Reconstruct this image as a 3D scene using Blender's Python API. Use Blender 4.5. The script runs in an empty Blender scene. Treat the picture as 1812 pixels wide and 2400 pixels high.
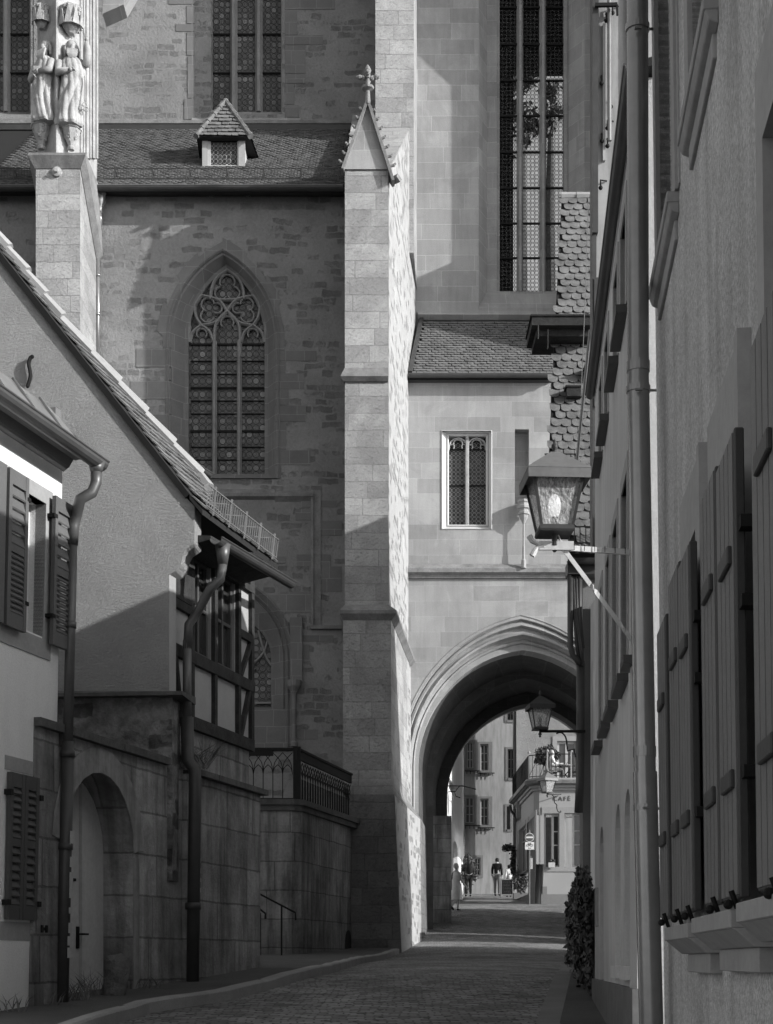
import bpy, bmesh, math, random
from mathutils import Vector, Matrix
from mathutils.geometry import tessellate_polygon
random.seed(7)
scn = bpy.context.scene
COL = scn.collection
# ------------------------------------------------------------ camera, sky, sun, exposure
F, CX, HY, EYE = 3600.0, 906.0, 2250.0, 1.6
cam = bpy.data.objects.new("camera", bpy.data.cameras.new("camera"))
COL.objects.link(cam)
cam.location = (0, 0, EYE)
cam.rotation_euler = (math.radians(90), 0, 0)
cam.data.sensor_fit = 'HORIZONTAL'
cam.data.sensor_width = 36
cam.data.lens = 36 * F / 1812
cam.data.shift_y = (HY - 1200) / 1812
cam.data.clip_start = 0.1
cam.data.clip_end = 1000
scn.camera = cam
SUN = Vector((1.0, -0.43, 0.43)).normalized()
sun = bpy.data.objects.new("sun", bpy.data.lights.new("sun", 'SUN'))
COL.objects.link(sun)
sun.data.energy = 3.1
sun.data.angle = math.radians(0.53)
sun.data.color = (1, 0.995, 0.985)
sun.rotation_euler = SUN.to_track_quat('Z', 'Y').to_euler()
world = bpy.data.worlds.new("World")
scn.world = world
world.use_nodes = True
wn = world.node_tree
wn.nodes.clear()
_o = wn.nodes.new('ShaderNodeOutputWorld')
_b = wn.nodes.new('ShaderNodeBackground')
_s = wn.nodes.new('ShaderNodeTexSky')
_bw = wn.nodes.new('ShaderNodeRGBToBW')       # the photograph is monochrome
_s.sky_type = 'NISHITA'
_s.sun_disc = False
_s.sun_elevation = math.asin(SUN.z)
_s.sun_rotation = math.atan2(SUN.x, SUN.y)
_s.air_density = 1.0
_s.dust_density = 1.0
_b.inputs[1].default_value = 0.15
wn.links.new(_s.outputs[0], _bw.inputs[0])
wn.links.new(_bw.outputs[0], _b.inputs[0])
wn.links.new(_b.outputs[0], _o.inputs[0])
scn.view_settings.view_transform = 'Standard'
scn.view_settings.look = 'None'
scn.view_settings.exposure = 0.85
scn.view_settings.gamma = 1
try:
    scn.cycles.max_bounces = 6
    scn.cycles.diffuse_bounces = 4
    scn.cycles.transparent_max_bounces = 12
    scn.cycles.use_denoising = True
except Exception:
    pass

# ------------------------------------------------------------ geometry helpers
def lerp(a, b, t):
    return a + (b - a) * t
GK = [(-12, -.9), (0, 0), (14, 1.02), (17.8, 1.24), (20.2, 1.39), (28, 1.52), (33, 1.6), (37, 1.75), (40, 1.93), (44, 2.15), (49, 2.7), (54, 3.37), (60, 3.78), (74, 4.72), (110, 7)]
def g(y):
    for (a, za), (b, zb) in zip(GK, GK[1:]):
        if y <= b:
            return lerp(za, zb, (y - a) / (b - a))
    return GK[-1][1]
def P(px, py, Y):
    return Vector(((px - CX) / F * Y, Y, EYE + (HY - py) / F * Y))
def XX(px, Y):
    return (px - CX) / F * Y
def ZZ(py, Y):
    return EYE + (HY - py) / F * Y
def gpix(px, py, dz=0):
    lo, hi = 10.0, 100.0
    for _ in range(50):
        m = (lo + hi) / 2
        if EYE + (HY - py) / F * m < g(m) + dz:
            hi = m
        else:
            lo = m
        # below the road line means nearer
    m = (lo + hi) / 2
    return Vector((XX(px, m), m, g(m) + dz))

class Pl:
    """vertical plane through (x0,y0); s runs rightwards in the picture"""
    def __init__(s, x0, y0, dx, dy, lean=0.0, zr=3.0):
        l = math.hypot(dx, dy)
        s.x, s.y, s.dx, s.dy = x0, y0, dx / l, dy / l
        s.lean, s.zr = lean, zr
    def off(s, d):
        nx, ny = s.dy, -s.dx
        p = Pl(s.x + nx * d, s.y + ny * d, s.dx, s.dy, s.lean, s.zr)
        return p
    def pix(s, px, py):
        q = px
        for _ in range(4):
            r = (q - CX) / F
            # s.x + k dx = r*(s.y + k dy)
            k = (r * s.y - s.x) / (s.dx - r * s.dy)
            t = s.y + k * s.dy
            z = EYE + (HY - py) / F * t
            if s.lean == 0:
                break
            q = px - s.lean * (z - s.zr) * F / t
        return k, z
    def S(s, px, py=1500):
        return s.pix(px, py)[0]
    def w(s, k, z, off=0.0):
        nx, ny = s.dy, -s.dx
        return Vector((s.x + s.dx * k + nx * off + s.lean * (z - s.zr), s.y + s.dy * k + ny * off, z))

class MB:
    def __init__(s):
        s.v, s.f = [], []
    def add(s, vs, fs):
        n = len(s.v)
        s.v += [tuple(v) for v in vs]
        s.f += [tuple(i + n for i in f) for f in fs]
    def hexa(s, c):
        s.add(c, [(0, 3, 2, 1), (4, 5, 6, 7), (0, 1, 5, 4), (1, 2, 6, 5), (2, 3, 7, 6), (3, 0, 4, 7)])
    def box(s, a, b):
        (x0, y0, z0), (x1, y1, z1) = a, b
        s.hexa([(x0, y0, z0), (x1, y0, z0), (x1, y1, z0), (x0, y1, z0), (x0, y0, z1), (x1, y0, z1), (x1, y1, z1), (x0, y1, z1)])
    def pbox(s, pl, s0, s1, z0, z1, o0, o1):
        """box on a plane; o = distance out of the plane"""
        s.hexa([pl.w(s0, z0, o0), pl.w(s1, z0, o0), pl.w(s1, z0, o1), pl.w(s0, z0, o1),
                pl.w(s0, z1, o0), pl.w(s1, z1, o0), pl.w(s1, z1, o1), pl.w(s0, z1, o1)])
    def bar(s, a, b, w, h=None, up=(0, 0, 1)):
        h = w if h is None else h
        a, b = Vector(a), Vector(b)
        d = (b - a)
        if d.length < 1e-6:
            return
        d.normalize()
        up = Vector(up)
        if abs(d.dot(up)) > .98:
            up = Vector((0, 1, 0))
        r = d.cross(up).normalized() * w / 2
        u = r.cross(d).normalized() * h / 2
        s.hexa([a - r - u, a + r - u, a + r + u, a - r + u, b - r - u, b + r - u, b + r + u, b - r + u])
    def path(s, pts, w, h=None, up=(0, 0, 1)):
        for a, b in zip(pts, pts[1:]):
            a, b = Vector(a), Vector(b)
            d = (b - a)
            if d.length < 1e-6:
                continue
            d.normalize()
            s.bar(a - d * w * .25, b + d * w * .25, w, h, up)
    def ribbon(s, pts, w, h, y=(0, 1, 0)):
        """moulded bar swept along a curve lying in a wall plane; chamfered towards the viewer"""
        pts = [Vector(p) for p in pts]
        y = Vector(y)
        j = random.uniform(-.006, .006)
        rings = []
        for i, p in enumerate(pts):
            d = (pts[min(len(pts) - 1, i + 1)] - pts[max(0, i - 1)]).normalized()
            r = d.cross(y).normalized()
            rings.append([p + r * a * w + y * (b * h + j) for a, b in ((-.5, .5), (-.5, -.1), (-.16, -.5), (.16, -.5), (.5, -.1), (.5, .5))])
        s.loft(rings, caps=True)
    def tube(s, pts, r, n=8, caps=True):
        pts = [Vector(p) for p in pts]
        rs = r if isinstance(r, (list, tuple)) else [r] * len(pts)
        ring = []
        base = len(s.v)
        prev = None
        for i, p in enumerate(pts):
            a = pts[max(0, i - 1)]
            b = pts[min(len(pts) - 1, i + 1)]
            d = (b - a).normalized()
            if prev is None:
                up = Vector((0, 0, 1)) if abs(d.z) < .95 else Vector((1, 0, 0))
                u = d.cross(up).normalized()
            else:
                u = (prev - d * prev.dot(d)).normalized()
            prev = u
            v = d.cross(u)
            for k in range(n):
                t = 2 * math.pi * k / n
                s.v.append(tuple(p + (u * math.cos(t) + v * math.sin(t)) * rs[i]))
        for i in range(len(pts) - 1):
            for k in range(n):
                a = base + i * n + k
                b = base + i * n + (k + 1) % n
                s.f.append((a, b, b + n, a + n))
        if caps:
            s.f.append(tuple(base + k for k in range(n))[::-1])
            s.f.append(tuple(base + (len(pts) - 1) * n + k for k in range(n)))
    def lathe(s, c, prof, n=10, rx=1, ry=1, ph=0):
        """prof: list of (r,z) upwards"""
        c = Vector(c)
        base = len(s.v)
        for r, z in prof:
            for k in range(n):
                t = 2 * math.pi * k / n + ph
                s.v.append((c.x + r * rx * math.cos(t), c.y + r * ry * math.sin(t), c.z + z))
        for i in range(len(prof) - 1):
            for k in range(n):
                a = base + i * n + k
                b = base + i * n + (k + 1) % n
                s.f.append((a, b, b + n, a + n))
        s.f.append(tuple(base + k for k in range(n))[::-1])
        s.f.append(tuple(base + (len(prof) - 1) * n + k for k in range(n)))
    def ball(s, c, r, n=8, m=5, sc=(1, 1, 1), jit=0):
        c = Vector(c)
        prof = []
        base = len(s.v)
        for i in range(m + 1):
            a = -math.pi / 2 + math.pi * i / m
            for k in range(n):
                t = 2 * math.pi * k / n
                q = 1 + random.uniform(-jit, jit)
                rr = max(.02, math.cos(a)) * r * q
                s.v.append((c.x + rr * math.cos(t) * sc[0], c.y + rr * math.sin(t) * sc[1], c.z + r * math.sin(a) * sc[2] * q))
        for i in range(m):
            for k in range(n):
                a = base + i * n + k
                b = base + i * n + (k + 1) % n
                s.f.append((a, b, b + n, a + n))
    def prism(s, poly, d):
        """extrude planar polygon (3D pts) by vector d"""
        d = Vector(d)
        poly = [Vector(p) for p in poly]
        n = len(poly)
        vs = poly + [p + d for p in poly]
        fs = [tuple(range(n)), tuple(range(2 * n - 1, n - 1, -1))]
        fs += [(i, (i + 1) % n, (i + 1) % n + n, i + n) for i in range(n)]
        s.add(vs, fs)
    def face(s, pts):
        s.add(pts, [tuple(range(len(pts)))])
    def loft(s, rings, closed=True, caps=False):
        base = len(s.v)
        n = len(rings[0])
        for r in rings:
            s.v += [tuple(p) for p in r]
        for i in range(len(rings) - 1):
            for k in range(n if closed else n - 1):
                a = base + i * n + k
                b = base + i * n + (k + 1) % n
                s.f.append((a, b, b + n, a + n))
        if caps:
            s.f.append(tuple(base + k for k in range(n))[::-1])
            s.f.append(tuple(base + (len(rings) - 1) * n + k for k in range(n)))
    def wall(s, pl, outer, holes=(), thick=.4, off=0.0, back=True, sides=True):
        """wall panel on a plane with through holes (lists of (s,z))"""
        loops = [outer] + list(holes)
        tri = tessellate_polygon([[Vector((a, b, 0)) for a, b in l] for l in loops])
        flat = [p for l in loops for p in l]
        fr = [pl.w(a, b, off) for a, b in flat]
        s.add(fr, [tuple(t) for t in tri])
        if thick:
            bk = [pl.w(a, b, off - thick) for a, b in flat]
            if back:
                s.add(bk, [tuple(t)[::-1] for t in tri])
            k = 0
            for li, l in enumerate(loops):
                n = len(l)
                if li > 0 or sides:
                    s.add(fr[k:k + n] + bk[k:k + n], [(i, (i + 1) % n, (i + 1) % n + n, i + n) for i in range(n)])
                k += n
    def build(s, name, mat, parent=None, smooth=False, recalc=True, bevel=0):
        me = bpy.data.meshes.new(name)
        me.from_pydata(s.v, [], s.f)
        me.update()
        if recalc:
            bm = bmesh.new()
            bm.from_mesh(me)
            bmesh.ops.recalc_face_normals(bm, faces=bm.faces)
            if bevel:
                bmesh.ops.bevel(bm, geom=bm.edges[:], offset=bevel, segments=1, affect='EDGES', clamp_overlap=True)
            bm.to_mesh(me)
            bm.free()
        me.materials.append(mat)
        if smooth:
            for p in me.polygons:
                p.use_smooth = True
        o = bpy.data.objects.new(name, me)
        COL.objects.link(o)
        if parent:
            o.parent = parent
            if parent.type == 'EMPTY' and parent.parent is None:
                o.matrix_parent_inverse = Matrix.Translation(parent.location).inverted()
        return o

def _each(s, name, mat, parent=None, **kw):
    """one object per separate piece of the mesh"""
    p = list(range(len(s.v)))
    def find(i):
        while p[i] != i:
            p[i] = p[p[i]]
            i = p[i]
        return i
    for f in s.f:
        for k in f[1:]:
            p[find(k)] = find(f[0])
    grp = {}
    for f in s.f:
        grp.setdefault(find(f[0]), []).append(f)
    for fs in grp.values():
        ids = sorted({k for f in fs for k in f})
        mp = {k: i for i, k in enumerate(ids)}
        q = MB()
        q.v = [s.v[k] for k in ids]
        q.f = [tuple(mp[k] for k in f) for f in fs]
        o = q.build(name, mat, parent, **kw)
    return o
MB.each = _each

def thing(name, loc, label, cat, group=None):
    o = bpy.data.objects.new(name, None)
    o.location = loc
    o.empty_display_size = .2
    COL.objects.link(o)
    o['label'] = label
    o['category'] = cat
    if group:
        o['group'] = group
    return o
def tag(o, label, cat, group=None, kind=None):
    if label:
        o['label'] = label
        o['category'] = cat
    if group:
        o['group'] = group
    if kind:
        o['kind'] = kind
    return o

def arch(s0, s1, zs, za, zb, n=10):
    """pointed arch outline, anticlockwise from bottom left"""
    w, h = (s1 - s0) / 2, za - zs
    c = (s0 + s1) / 2
    R = (w * w + h * h) / (2 * w)
    a1 = math.acos(max(-1, min(1, (R - w) / R)))
    right = [(s1 - R + R * math.cos(a1 * i / n), zs + R * math.sin(a1 * i / n)) for i in range(n + 1)]
    left = [(2 * c - a, b) for a, b in right[:-1]][::-1]
    return [(s0, zb), (s1, zb)] + right + left
def rarch(s0, s1, zs, za, zb, n=8):
    """round / segmental arch"""
    c, w, h = (s0 + s1) / 2, (s1 - s0) / 2, za - zs
    return [(s0, zb), (s1, zb)] + [(c + w * math.cos(math.pi * i / n), zs + h * math.sin(math.pi * i / n)) for i in range(n + 1)]
def rect(s0, s1, z0, z1):
    return [(s0, z0), (s1, z0), (s1, z1), (s0, z1)]

# ------------------------------------------------------------ materials
class NT:
    def __init__(s, name):
        s.m = bpy.data.materials.new(name)
        s.m.use_nodes = True
        s.t = s.m.node_tree
        s.n = s.t.nodes
        s.bsdf = s.n.get('Principled BSDF')
        s.out = s.n.get('Material Output')
    def node(s, t, **kw):
        n = s.n.new(t)
        for k, v in kw.items():
            if k.startswith('i_'):
                n.inputs[k[2:].replace('_', ' ')].default_value = v
            else:
                setattr(n, k, v)
        return n
    def l(s, a, b):
        s.t.links.new(a, b)
    def math(s, op, a, b=None, c=None):
        n = s.n.new('ShaderNodeMath')
        n.operation = op
        for i, v in enumerate((a, b, c)):
            if v is None:
                continue
            if isinstance(v, (int, float)):
                n.inputs[i].default_value = v
            else:
                s.l(v, n.inputs[i])
        return n.outputs[0]
    def noise(s, vec, scale, detail=4, rough=.6, dist=0):
        n = s.n.new('ShaderNodeTexNoise')
        n.inputs['Scale'].default_value = scale
        n.inputs['Detail'].default_value = detail
        n.inputs['Roughness'].default_value = rough
        n.inputs['Distortion'].default_value = dist
        s.l(vec, n.inputs['Vector'])
        return n.outputs[0]
    def comb(s, x, y, z=0):
        n = s.n.new('ShaderNodeCombineXYZ')
        for i, v in enumerate((x, y, z)):
            if isinstance(v, (int, float)):
                n.inputs[i].default_value = v
            else:
                s.l(v, n.inputs[i])
        return n.outputs[0]
    def ramp(s, f, a, b, lo=0.0, hi=1.0, smooth=True):
        n = s.n.new('ShaderNodeMapRange')
        n.interpolation_type = 'SMOOTHSTEP' if smooth else 'LINEAR'
        s.l(f, n.inputs[0])
        n.inputs[1].default_value = a
        n.inputs[2].default_value = b
        n.inputs[3].default_value = lo
        n.inputs[4].default_value = hi
        return n.outputs[0]
    def pos(s):
        return s.node('ShaderNodeTexCoord').outputs['Object']
    def uz(s, pos):
        """(u, z) wall coordinates chosen by which way the face looks"""
        sp = s.node('ShaderNodeSeparateXYZ')
        s.l(pos, sp.inputs[0])
        ge = s.node('ShaderNodeNewGeometry')
        sn = s.node('ShaderNodeSeparateXYZ')
        s.l(ge.outputs['True Normal'], sn.inputs[0])
        f = s.math('GREATER_THAN', s.math('ABSOLUTE', sn.outputs[0]), .72)
        u = s.math('ADD', s.math('MULTIPLY', sp.outputs[1], f), s.math('MULTIPLY', sp.outputs[0], s.math('SUBTRACT', 1.0, f)))
        return u, sp.outputs[2]

def MAT(name, base, var=.15, nscale=2.0, rough=.9, bump=.25, bscale=18.0, brick=None, rubble=None, metallic=0.0,
        fine=.12, spec=.25, streak=0.0, trowel=0.0, bdist=.02, low_dark=None, patch=0.0):
    t = NT(name)
    pos = t.pos()
    f = t.ramp(t.noise(pos, nscale, 6, .62), .3, .7, 1 - var, 1 + var, False)
    fn = t.noise(pos, bscale, 5, .7)
    f = t.math('MULTIPLY', f, t.ramp(fn, .25, .75, 1 - fine, 1 + fine, False))
    height = t.math('MULTIPLY', fn, 1.0)
    u = z = None
    if brick or rubble or streak or trowel or low_dark:
        u, z = t.uz(pos)
    if brick:
        d = t.noise(pos, 1.3, 3, .5)
        dd = t.math('MULTIPLY', t.math('SUBTRACT', d, .5), brick.get('wob', .06))
        d2 = t.math('MULTIPLY', t.math('SUBTRACT', t.noise(pos, 14.0, 3, .5), .5), .02)
        row = t.math('ADD', t.math('ADD', z, dd), d2)
        uu = t.math('ADD', t.math('ADD', u, dd), t.math('MULTIPLY', t.math('FLOOR', t.math('DIVIDE', row, brick['h'])), .37 * brick['w']))
        b = t.node('ShaderNodeTexBrick')
        b.offset = .5
        b.squash = brick.get('sq', 1.4)
        b.squash_frequency = 3
        b.inputs['Scale'].default_value = 1
        b.inputs['Brick Width'].default_value = brick['w']
        b.inputs['Row Height'].default_value = brick['h']
        b.inputs['Mortar Size'].default_value = brick.get('m', .008)
        b.inputs['Mortar Smooth'].default_value = .25
        v = brick.get('v', .15)
        b.inputs['Color1'].default_value = (1 - v,) * 3 + (1,)
        b.inputs['Color2'].default_value = (1 + v,) * 3 + (1,)
        mv = brick.get('mv', 1.3)
        b.inputs['Mortar'].default_value = (mv,) * 3 + (1,)
        t.l(t.comb(uu, row, 0), b.inputs['Vector'])
        f = t.math('MULTIPLY', f, b.outputs['Color'])
        height = t.math('SUBTRACT', height, t.math('MULTIPLY', b.outputs['Fac'], brick.get('md', .5)))
        if brick.get('strata'):
            st = t.noise(t.comb(t.math('MULTIPLY', u, 9.0), t.math('MULTIPLY', z, 20.0), b.outputs['Color']), 1.0, 8, .78)
            pit = t.ramp(st, .52, .66, 0, 1)
            f = t.math('MULTIPLY', f, t.math('SUBTRACT', 1.0, t.math('MULTIPLY', pit, .28 * brick['strata'])))
            height = t.math('SUBTRACT', height, t.math('MULTIPLY', pit, 1.2 * brick['strata']))
    if rubble:
        # roughcast pointing from which the faces of coursed rubble stones show
        wz = t.math('MULTIPLY', t.math('SUBTRACT', t.noise(pos, 1.1, 3), .5), .22)
        w2_ = t.math('MULTIPLY', t.math('SUBTRACT', t.noise(pos, 5.0, 4), .5), .15)
        row = t.math('ADD', t.math('ADD', z, wz), w2_)
        b = t.node('ShaderNodeTexBrick')
        b.offset = .5
        b.squash = 1.7
        b.squash_frequency = 2
        b.inputs['Scale'].default_value = 1
        b.inputs['Brick Width'].default_value = .34
        b.inputs['Row Height'].default_value = .19
        b.inputs['Mortar Size'].default_value = .03
        b.inputs['Mortar Smooth'].default_value = .8
        b.inputs['Color1'].default_value = (0, 0, 0, 1)
        b.inputs['Color2'].default_value = (1, 1, 1, 1)
        b.inputs['Mortar'].default_value = (0, 0, 0, 1)
        t.l(t.comb(t.math('ADD', t.math('ADD', u, w2_), t.math('MULTIPLY', t.math('FLOOR', t.math('DIVIDE', row, .19)), .13)), row, 0), b.inputs['Vector'])
        edge = t.noise(pos, 7.0, 7, .78)
        big = t.noise(pos, .6, 2)
        val = t.math('ADD', t.math('ADD', b.outputs['Color'], t.math('MULTIPLY', t.math('SUBTRACT', edge, .5), 1.3)), t.math('MULTIPLY', t.math('SUBTRACT', big, .5), .9))
        mask = t.ramp(val, .60, .80, 0, 1)
        tone = t.noise(pos, 2.3, 2)
        dark = t.math('MULTIPLY', mask, t.ramp(tone, .35, .65, -.12, rubble * 1.6, False))
        f = t.math('MULTIPLY', f, t.math('SUBTRACT', 1.0, dark))
        rb = t.noise(pos, 34.0, 5, .75)
        height = t.math('ADD', height, t.math('MULTIPLY', mask, t.math('MULTIPLY', t.math('SUBTRACT', rb, .6), 3.2)))
    if streak:
        sk = t.noise(t.comb(t.math('MULTIPLY', u, 5.0), t.math('MULTIPLY', z, .55), 0), 1.0, 5, .65)
        f = t.math('MULTIPLY', f, t.ramp(sk, .38, .68, 1 + streak * .3, 1 - streak))
    if trowel:
        w = t.noise(t.comb(t.math('MULTIPLY', t.math('ADD', u, z), 14.0), t.math('MULTIPLY', t.math('SUBTRACT', z, u), 34.0), 0), 1.0, 8, .78, 0)
        w2 = t.noise(t.comb(t.math('MULTIPLY', u, 18.0), t.math('MULTIPLY', z, 40.0), 3), 1.0, 8, .78, 0)
        sel = t.ramp(t.noise(pos, 1.6, 2), .42, .58, 0, 1)
        mm = t.math('ADD', t.math('MULTIPLY', w, sel), t.math('MULTIPLY', w2, t.math('SUBTRACT', 1.0, sel)))
        height = t.math('ADD', height, t.math('MULTIPLY', t.ramp(mm, .40, .66), trowel))
    if low_dark:  # darker towards the bottom, between two heights
        z0, z1, amt = low_dark
        so = t.math('ADD', z, t.math('MULTIPLY', t.noise(pos, 2.5, 5), .8))
        f = t.math('MULTIPLY', f, t.ramp(so, z0, z1, 1 - amt, 1))
    if patch:
        pn = t.noise(pos, .45, 7, .68, .6)
        f = t.math('MULTIPLY', f, t.ramp(pn, .46, .56, 1 + patch * .35, 1 - patch * .65))
        p2 = t.noise(pos, 5.5, 6, .75)
        f = t.math('MULTIPLY', f, t.ramp(p2, .58, .72, 1, 1 - patch))
        height = t.math('SUBTRACT', height, t.ramp(p2, .58, .72, 0, patch * 1.5))
    col = t.math('MULTIPLY', f, base)
    t.l(col, t.bsdf.inputs['Base Color'])
    t.bsdf.inputs['Roughness'].default_value = rough
    t.bsdf.inputs['Metallic'].default_value = metallic
    t.bsdf.inputs['Specular IOR Level'].default_value = spec
    if bump:
        bn = t.node('ShaderNodeBump')
        bn.inputs['Strength'].default_value = min(1, bump)
        bn.inputs['Distance'].default_value = bdist
        t.l(height, bn.inputs['Height'])
        t.l(bn.outputs[0], t.bsdf.inputs['Normal'])
    return t.m

def GLASS_BULL(name, per=.115, trans=0.0, base=.05, lead=.012, tv=.10, pane=0.0):
    """bull's-eye panes held in lead rings"""
    t = NT(name)
    pos = t.pos()
    u, z = t.uz(pos)
    a = t.math('DIVIDE', u, per)
    b = t.math('DIVIDE', z, per)
    fa, fb = t.math('FLOOR', a), t.math('FLOOR', b)
    da = t.math('SUBTRACT', t.math('FRACT', a), .5)
    db = t.math('SUBTRACT', t.math('FRACT', b), .5)
    r = t.math('SQRT', t.math('ADD', t.math('MULTIPLY', da, da), t.math('MULTIPLY', db, db)))
    ring = t.math('SUBTRACT', 1.0, t.ramp(t.math('ABSOLUTE', t.math('SUBTRACT', r, .45)), .03, .06))
    outside = t.math('GREATER_THAN', r, .45)
    wnz = t.node('ShaderNodeTexWhiteNoise')
    wnz.noise_dimensions = '2D'
    t.l(t.comb(fa, fb), wnz.inputs['Vector'])
    wv = wnz.outputs['Value']
    disc = t.math('MULTIPLY', t.math('POWER', wv, 3.0), t.math('SUBTRACT', 1.0, outside))
    col = t.math('ADD', base, t.math('MULTIPLY', disc, tv))
    col = t.math('ADD', t.math('MULTIPLY', col, t.math('SUBTRACT', 1.0, ring)), t.math('MULTIPLY', ring, lead))
    t.l(col, t.bsdf.inputs['Base Color'])
    t.l(t.math('ADD', .16, t.math('MULTIPLY', ring, .5)), t.bsdf.inputs['Roughness'])
    t.bsdf.inputs['Specular IOR Level'].default_value = .4
    bn = t.node('ShaderNodeBump')
    bn.inputs['Strength'].default_value = .5
    bn.inputs['Distance'].default_value = .02
    hh = t.math('ADD', t.math('MULTIPLY', t.math('SINE', t.math('MULTIPLY', r, 22.0)), .25), t.math('MULTIPLY', t.noise(pos, 14.0, 2), 1.0))
    t.l(t.math('ADD', hh, t.math('MULTIPLY', wv, .6)), bn.inputs['Height'])
    t.l(bn.outputs[0], t.bsdf.inputs['Normal'])
    if trans:
        tr = t.node('ShaderNodeBsdfTransparent')
        tc = t.math('MULTIPLY', trans, t.ramp(t.noise(pos, 16.0, 3, .6), .3, .7, .75, 1.1))
        t.l(tc, tr.inputs[0])
        mx = t.node('ShaderNodeMixShader')
        fac = t.math('MULTIPLY', t.math('SUBTRACT', 1.0, ring), t.math('SUBTRACT', 1.0, t.math('MULTIPLY', outside, .35)))
        t.l(t.math('MULTIPLY', fac, .93), mx.inputs[0])
        t.l(t.bsdf.outputs[0], mx.inputs[1])
        t.l(tr.outputs[0], mx.inputs[2])
        t.l(mx.outputs[0], t.out.inputs[0])
    return t.m

def LEAF(name, base):
    t = NT(name)
    pos = t.pos()
    f = t.ramp(t.noise(pos, 9.0, 2), .35, .65, .6, 1.5)
    t.l(t.math('MULTIPLY', f, base), t.bsdf.inputs['Base Color'])
    t.bsdf.inputs['Roughness'].default_value = .6
    return t.m

M = {}
M['tower'] = MAT('dressed_sandstone', .30, .10, .9, bump=.3, bscale=30, brick=dict(w=1.05, h=.47, m=.007, mv=1.35, v=.11, md=.35, wob=.05), fine=.09, streak=.08, patch=.12)
M['bridge'] = MAT('pale_sandstone', .30, .10, 1.1, bump=.25, bscale=30, brick=dict(w=.95, h=.44, m=.006, mv=1.22, v=.12, md=.3, wob=.04), fine=.08, streak=.08, patch=.13)
M['buttress'] = MAT('weathered_limestone', .34, .16, 1.6, bump=.75, bscale=26, brick=dict(w=1.0, h=.42, m=.012, mv=.8, v=.16, md=.6, strata=.45, wob=.06), fine=.2, bdist=.03, patch=.16, low_dark=(5.8, 7.2, .55))
M['rubble'] = MAT('rubble_masonry', .235, .16, .8, bump=.8, bscale=13, rubble=.12, fine=.14, bdist=.035, patch=.1)
M['sunlit_render'] = MAT('sunlit_render_over_rubble', .36, .12, 1.2, bump=.9, bscale=12, rubble=.12, fine=.1, bdist=.045)  # pale render over rubble; the sun's brightness is also put into its colour
M['frame'] = MAT('window_stone', .165, .12, 1.5, bump=.3, bscale=22, brick=dict(w=.5, h=.43, m=.008, mv=1.5, v=.08, md=.4), fine=.08)
M['tracery'] = MAT('tracery_stone', .25, .15, 3, bump=.25, bscale=22)
M['stone'] = MAT('carved_stone', .34, .25, 3, bump=.5, bscale=26, fine=.18)
M['trim'] = MAT('string_course_stone', .20, .3, 3, bump=.5, bscale=20, fine=.2)
M['darkstone'] = MAT('grimy_coping_stone', .09, .35, 3, bump=.4, bscale=20, fine=.25)
M['wallstone'] = MAT('old_retaining_wall', .25, .34, 1.4, bump=.9, patch=.25, bscale=20, brick=dict(w=.85, h=.46, m=.012, mv=.6, v=.14, md=.8, wob=.05), fine=.15, streak=.4, low_dark=(1.4, 2.6, .35))
M['bastion'] = MAT('terrace_wall_stone', .18, .34, 1.0, bump=.9, patch=.25, bscale=16, brick=dict(w=1.3, h=.62, m=.012, mv=.55, v=.12, md=.8, wob=.05), fine=.15, streak=.5, low_dark=(1.5, 3.4, .45))
M['rough_rubble'] = MAT('mossy_rubble', .2, .55, 4, bump=1.0, bscale=14, fine=.35, rubble=.12, bdist=.06, patch=.2)
M['roughplaster'] = MAT('scraped_plaster', .36, .08, 1.3, bump=.8, bscale=38, trowel=.9, fine=.1, bdist=.022, patch=.05)
M['plaster'] = MAT('smooth_plaster', .72, .07, 1.0, bump=.4, bscale=60, fine=.1, streak=.03, low_dark=(1.0, 2.6, .18))
M['plaster2'] = MAT('grey_smooth_plaster', .56, .1, .8, bump=.3, bscale=50, fine=.08, streak=.12, patch=.06, low_dark=(1.0, 2.4, .15))
M['stucco'] = MAT('pebbled_stucco', .6, .12, 1.5, bump=1.0, bscale=60, fine=.6, bdist=.016, patch=.13, streak=.2)
M['stuccolit'] = MAT('pale_roughcast', .5, .05, 2, bump=.8, bscale=60, fine=.08, bdist=.01)
M['farplaster'] = MAT('aged_plaster', .28, .14, .6, bump=.15, bscale=20, fine=.06, streak=.22)
M['cafe'] = MAT('cream_plaster', .28, .05, .6, bump=.15, bscale=20, fine=.03)
M['caferough'] = MAT('cream_roughcast', .34, .1, 1.5, bump=.9, bscale=9, fine=.1, trowel=1.0, bdist=.05)
M['cafetrim'] = MAT('painted_window_surround', .25, .05, 1, bump=.1)
M['cafedado'] = MAT('painted_plinth', .16, .08, 1, bump=.1)
M['infill'] = MAT('infill_plaster', .3, .12, 1.5, bump=.25, bscale=40, fine=.05)
M['timber'] = MAT('old_timber', .035, .35, 6, bump=.5, bscale=26, fine=.2)
M['tile'] = MAT('beaver_tail_tile', .135, .35, 5, bump=.4, bscale=40, fine=.2, rough=.85)
M['tile2'] = MAT('weathered_roof_tile', .15, .4, 4, bump=.5, bscale=40, fine=.25)
M['tileunder'] = MAT('roof_underlay', .02, .1, 2, bump=0)
M['zincmid'] = MAT('old_grey_zinc', .10, .15, 4, rough=.42, bump=.05, metallic=.3, fine=.08, spec=.5)
M['zinc'] = MAT('weathered_zinc', .26, .12, 4, rough=.27, bump=.05, metallic=.55, fine=.05, spec=.5)
M['zincdark'] = MAT('dark_painted_metal', .045, .2, 4, rough=.45, bump=.05, fine=.05, spec=.4)
M['iron'] = MAT('wrought_iron', .014, .2, 8, rough=.7, bump=.1, spec=.15)
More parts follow.
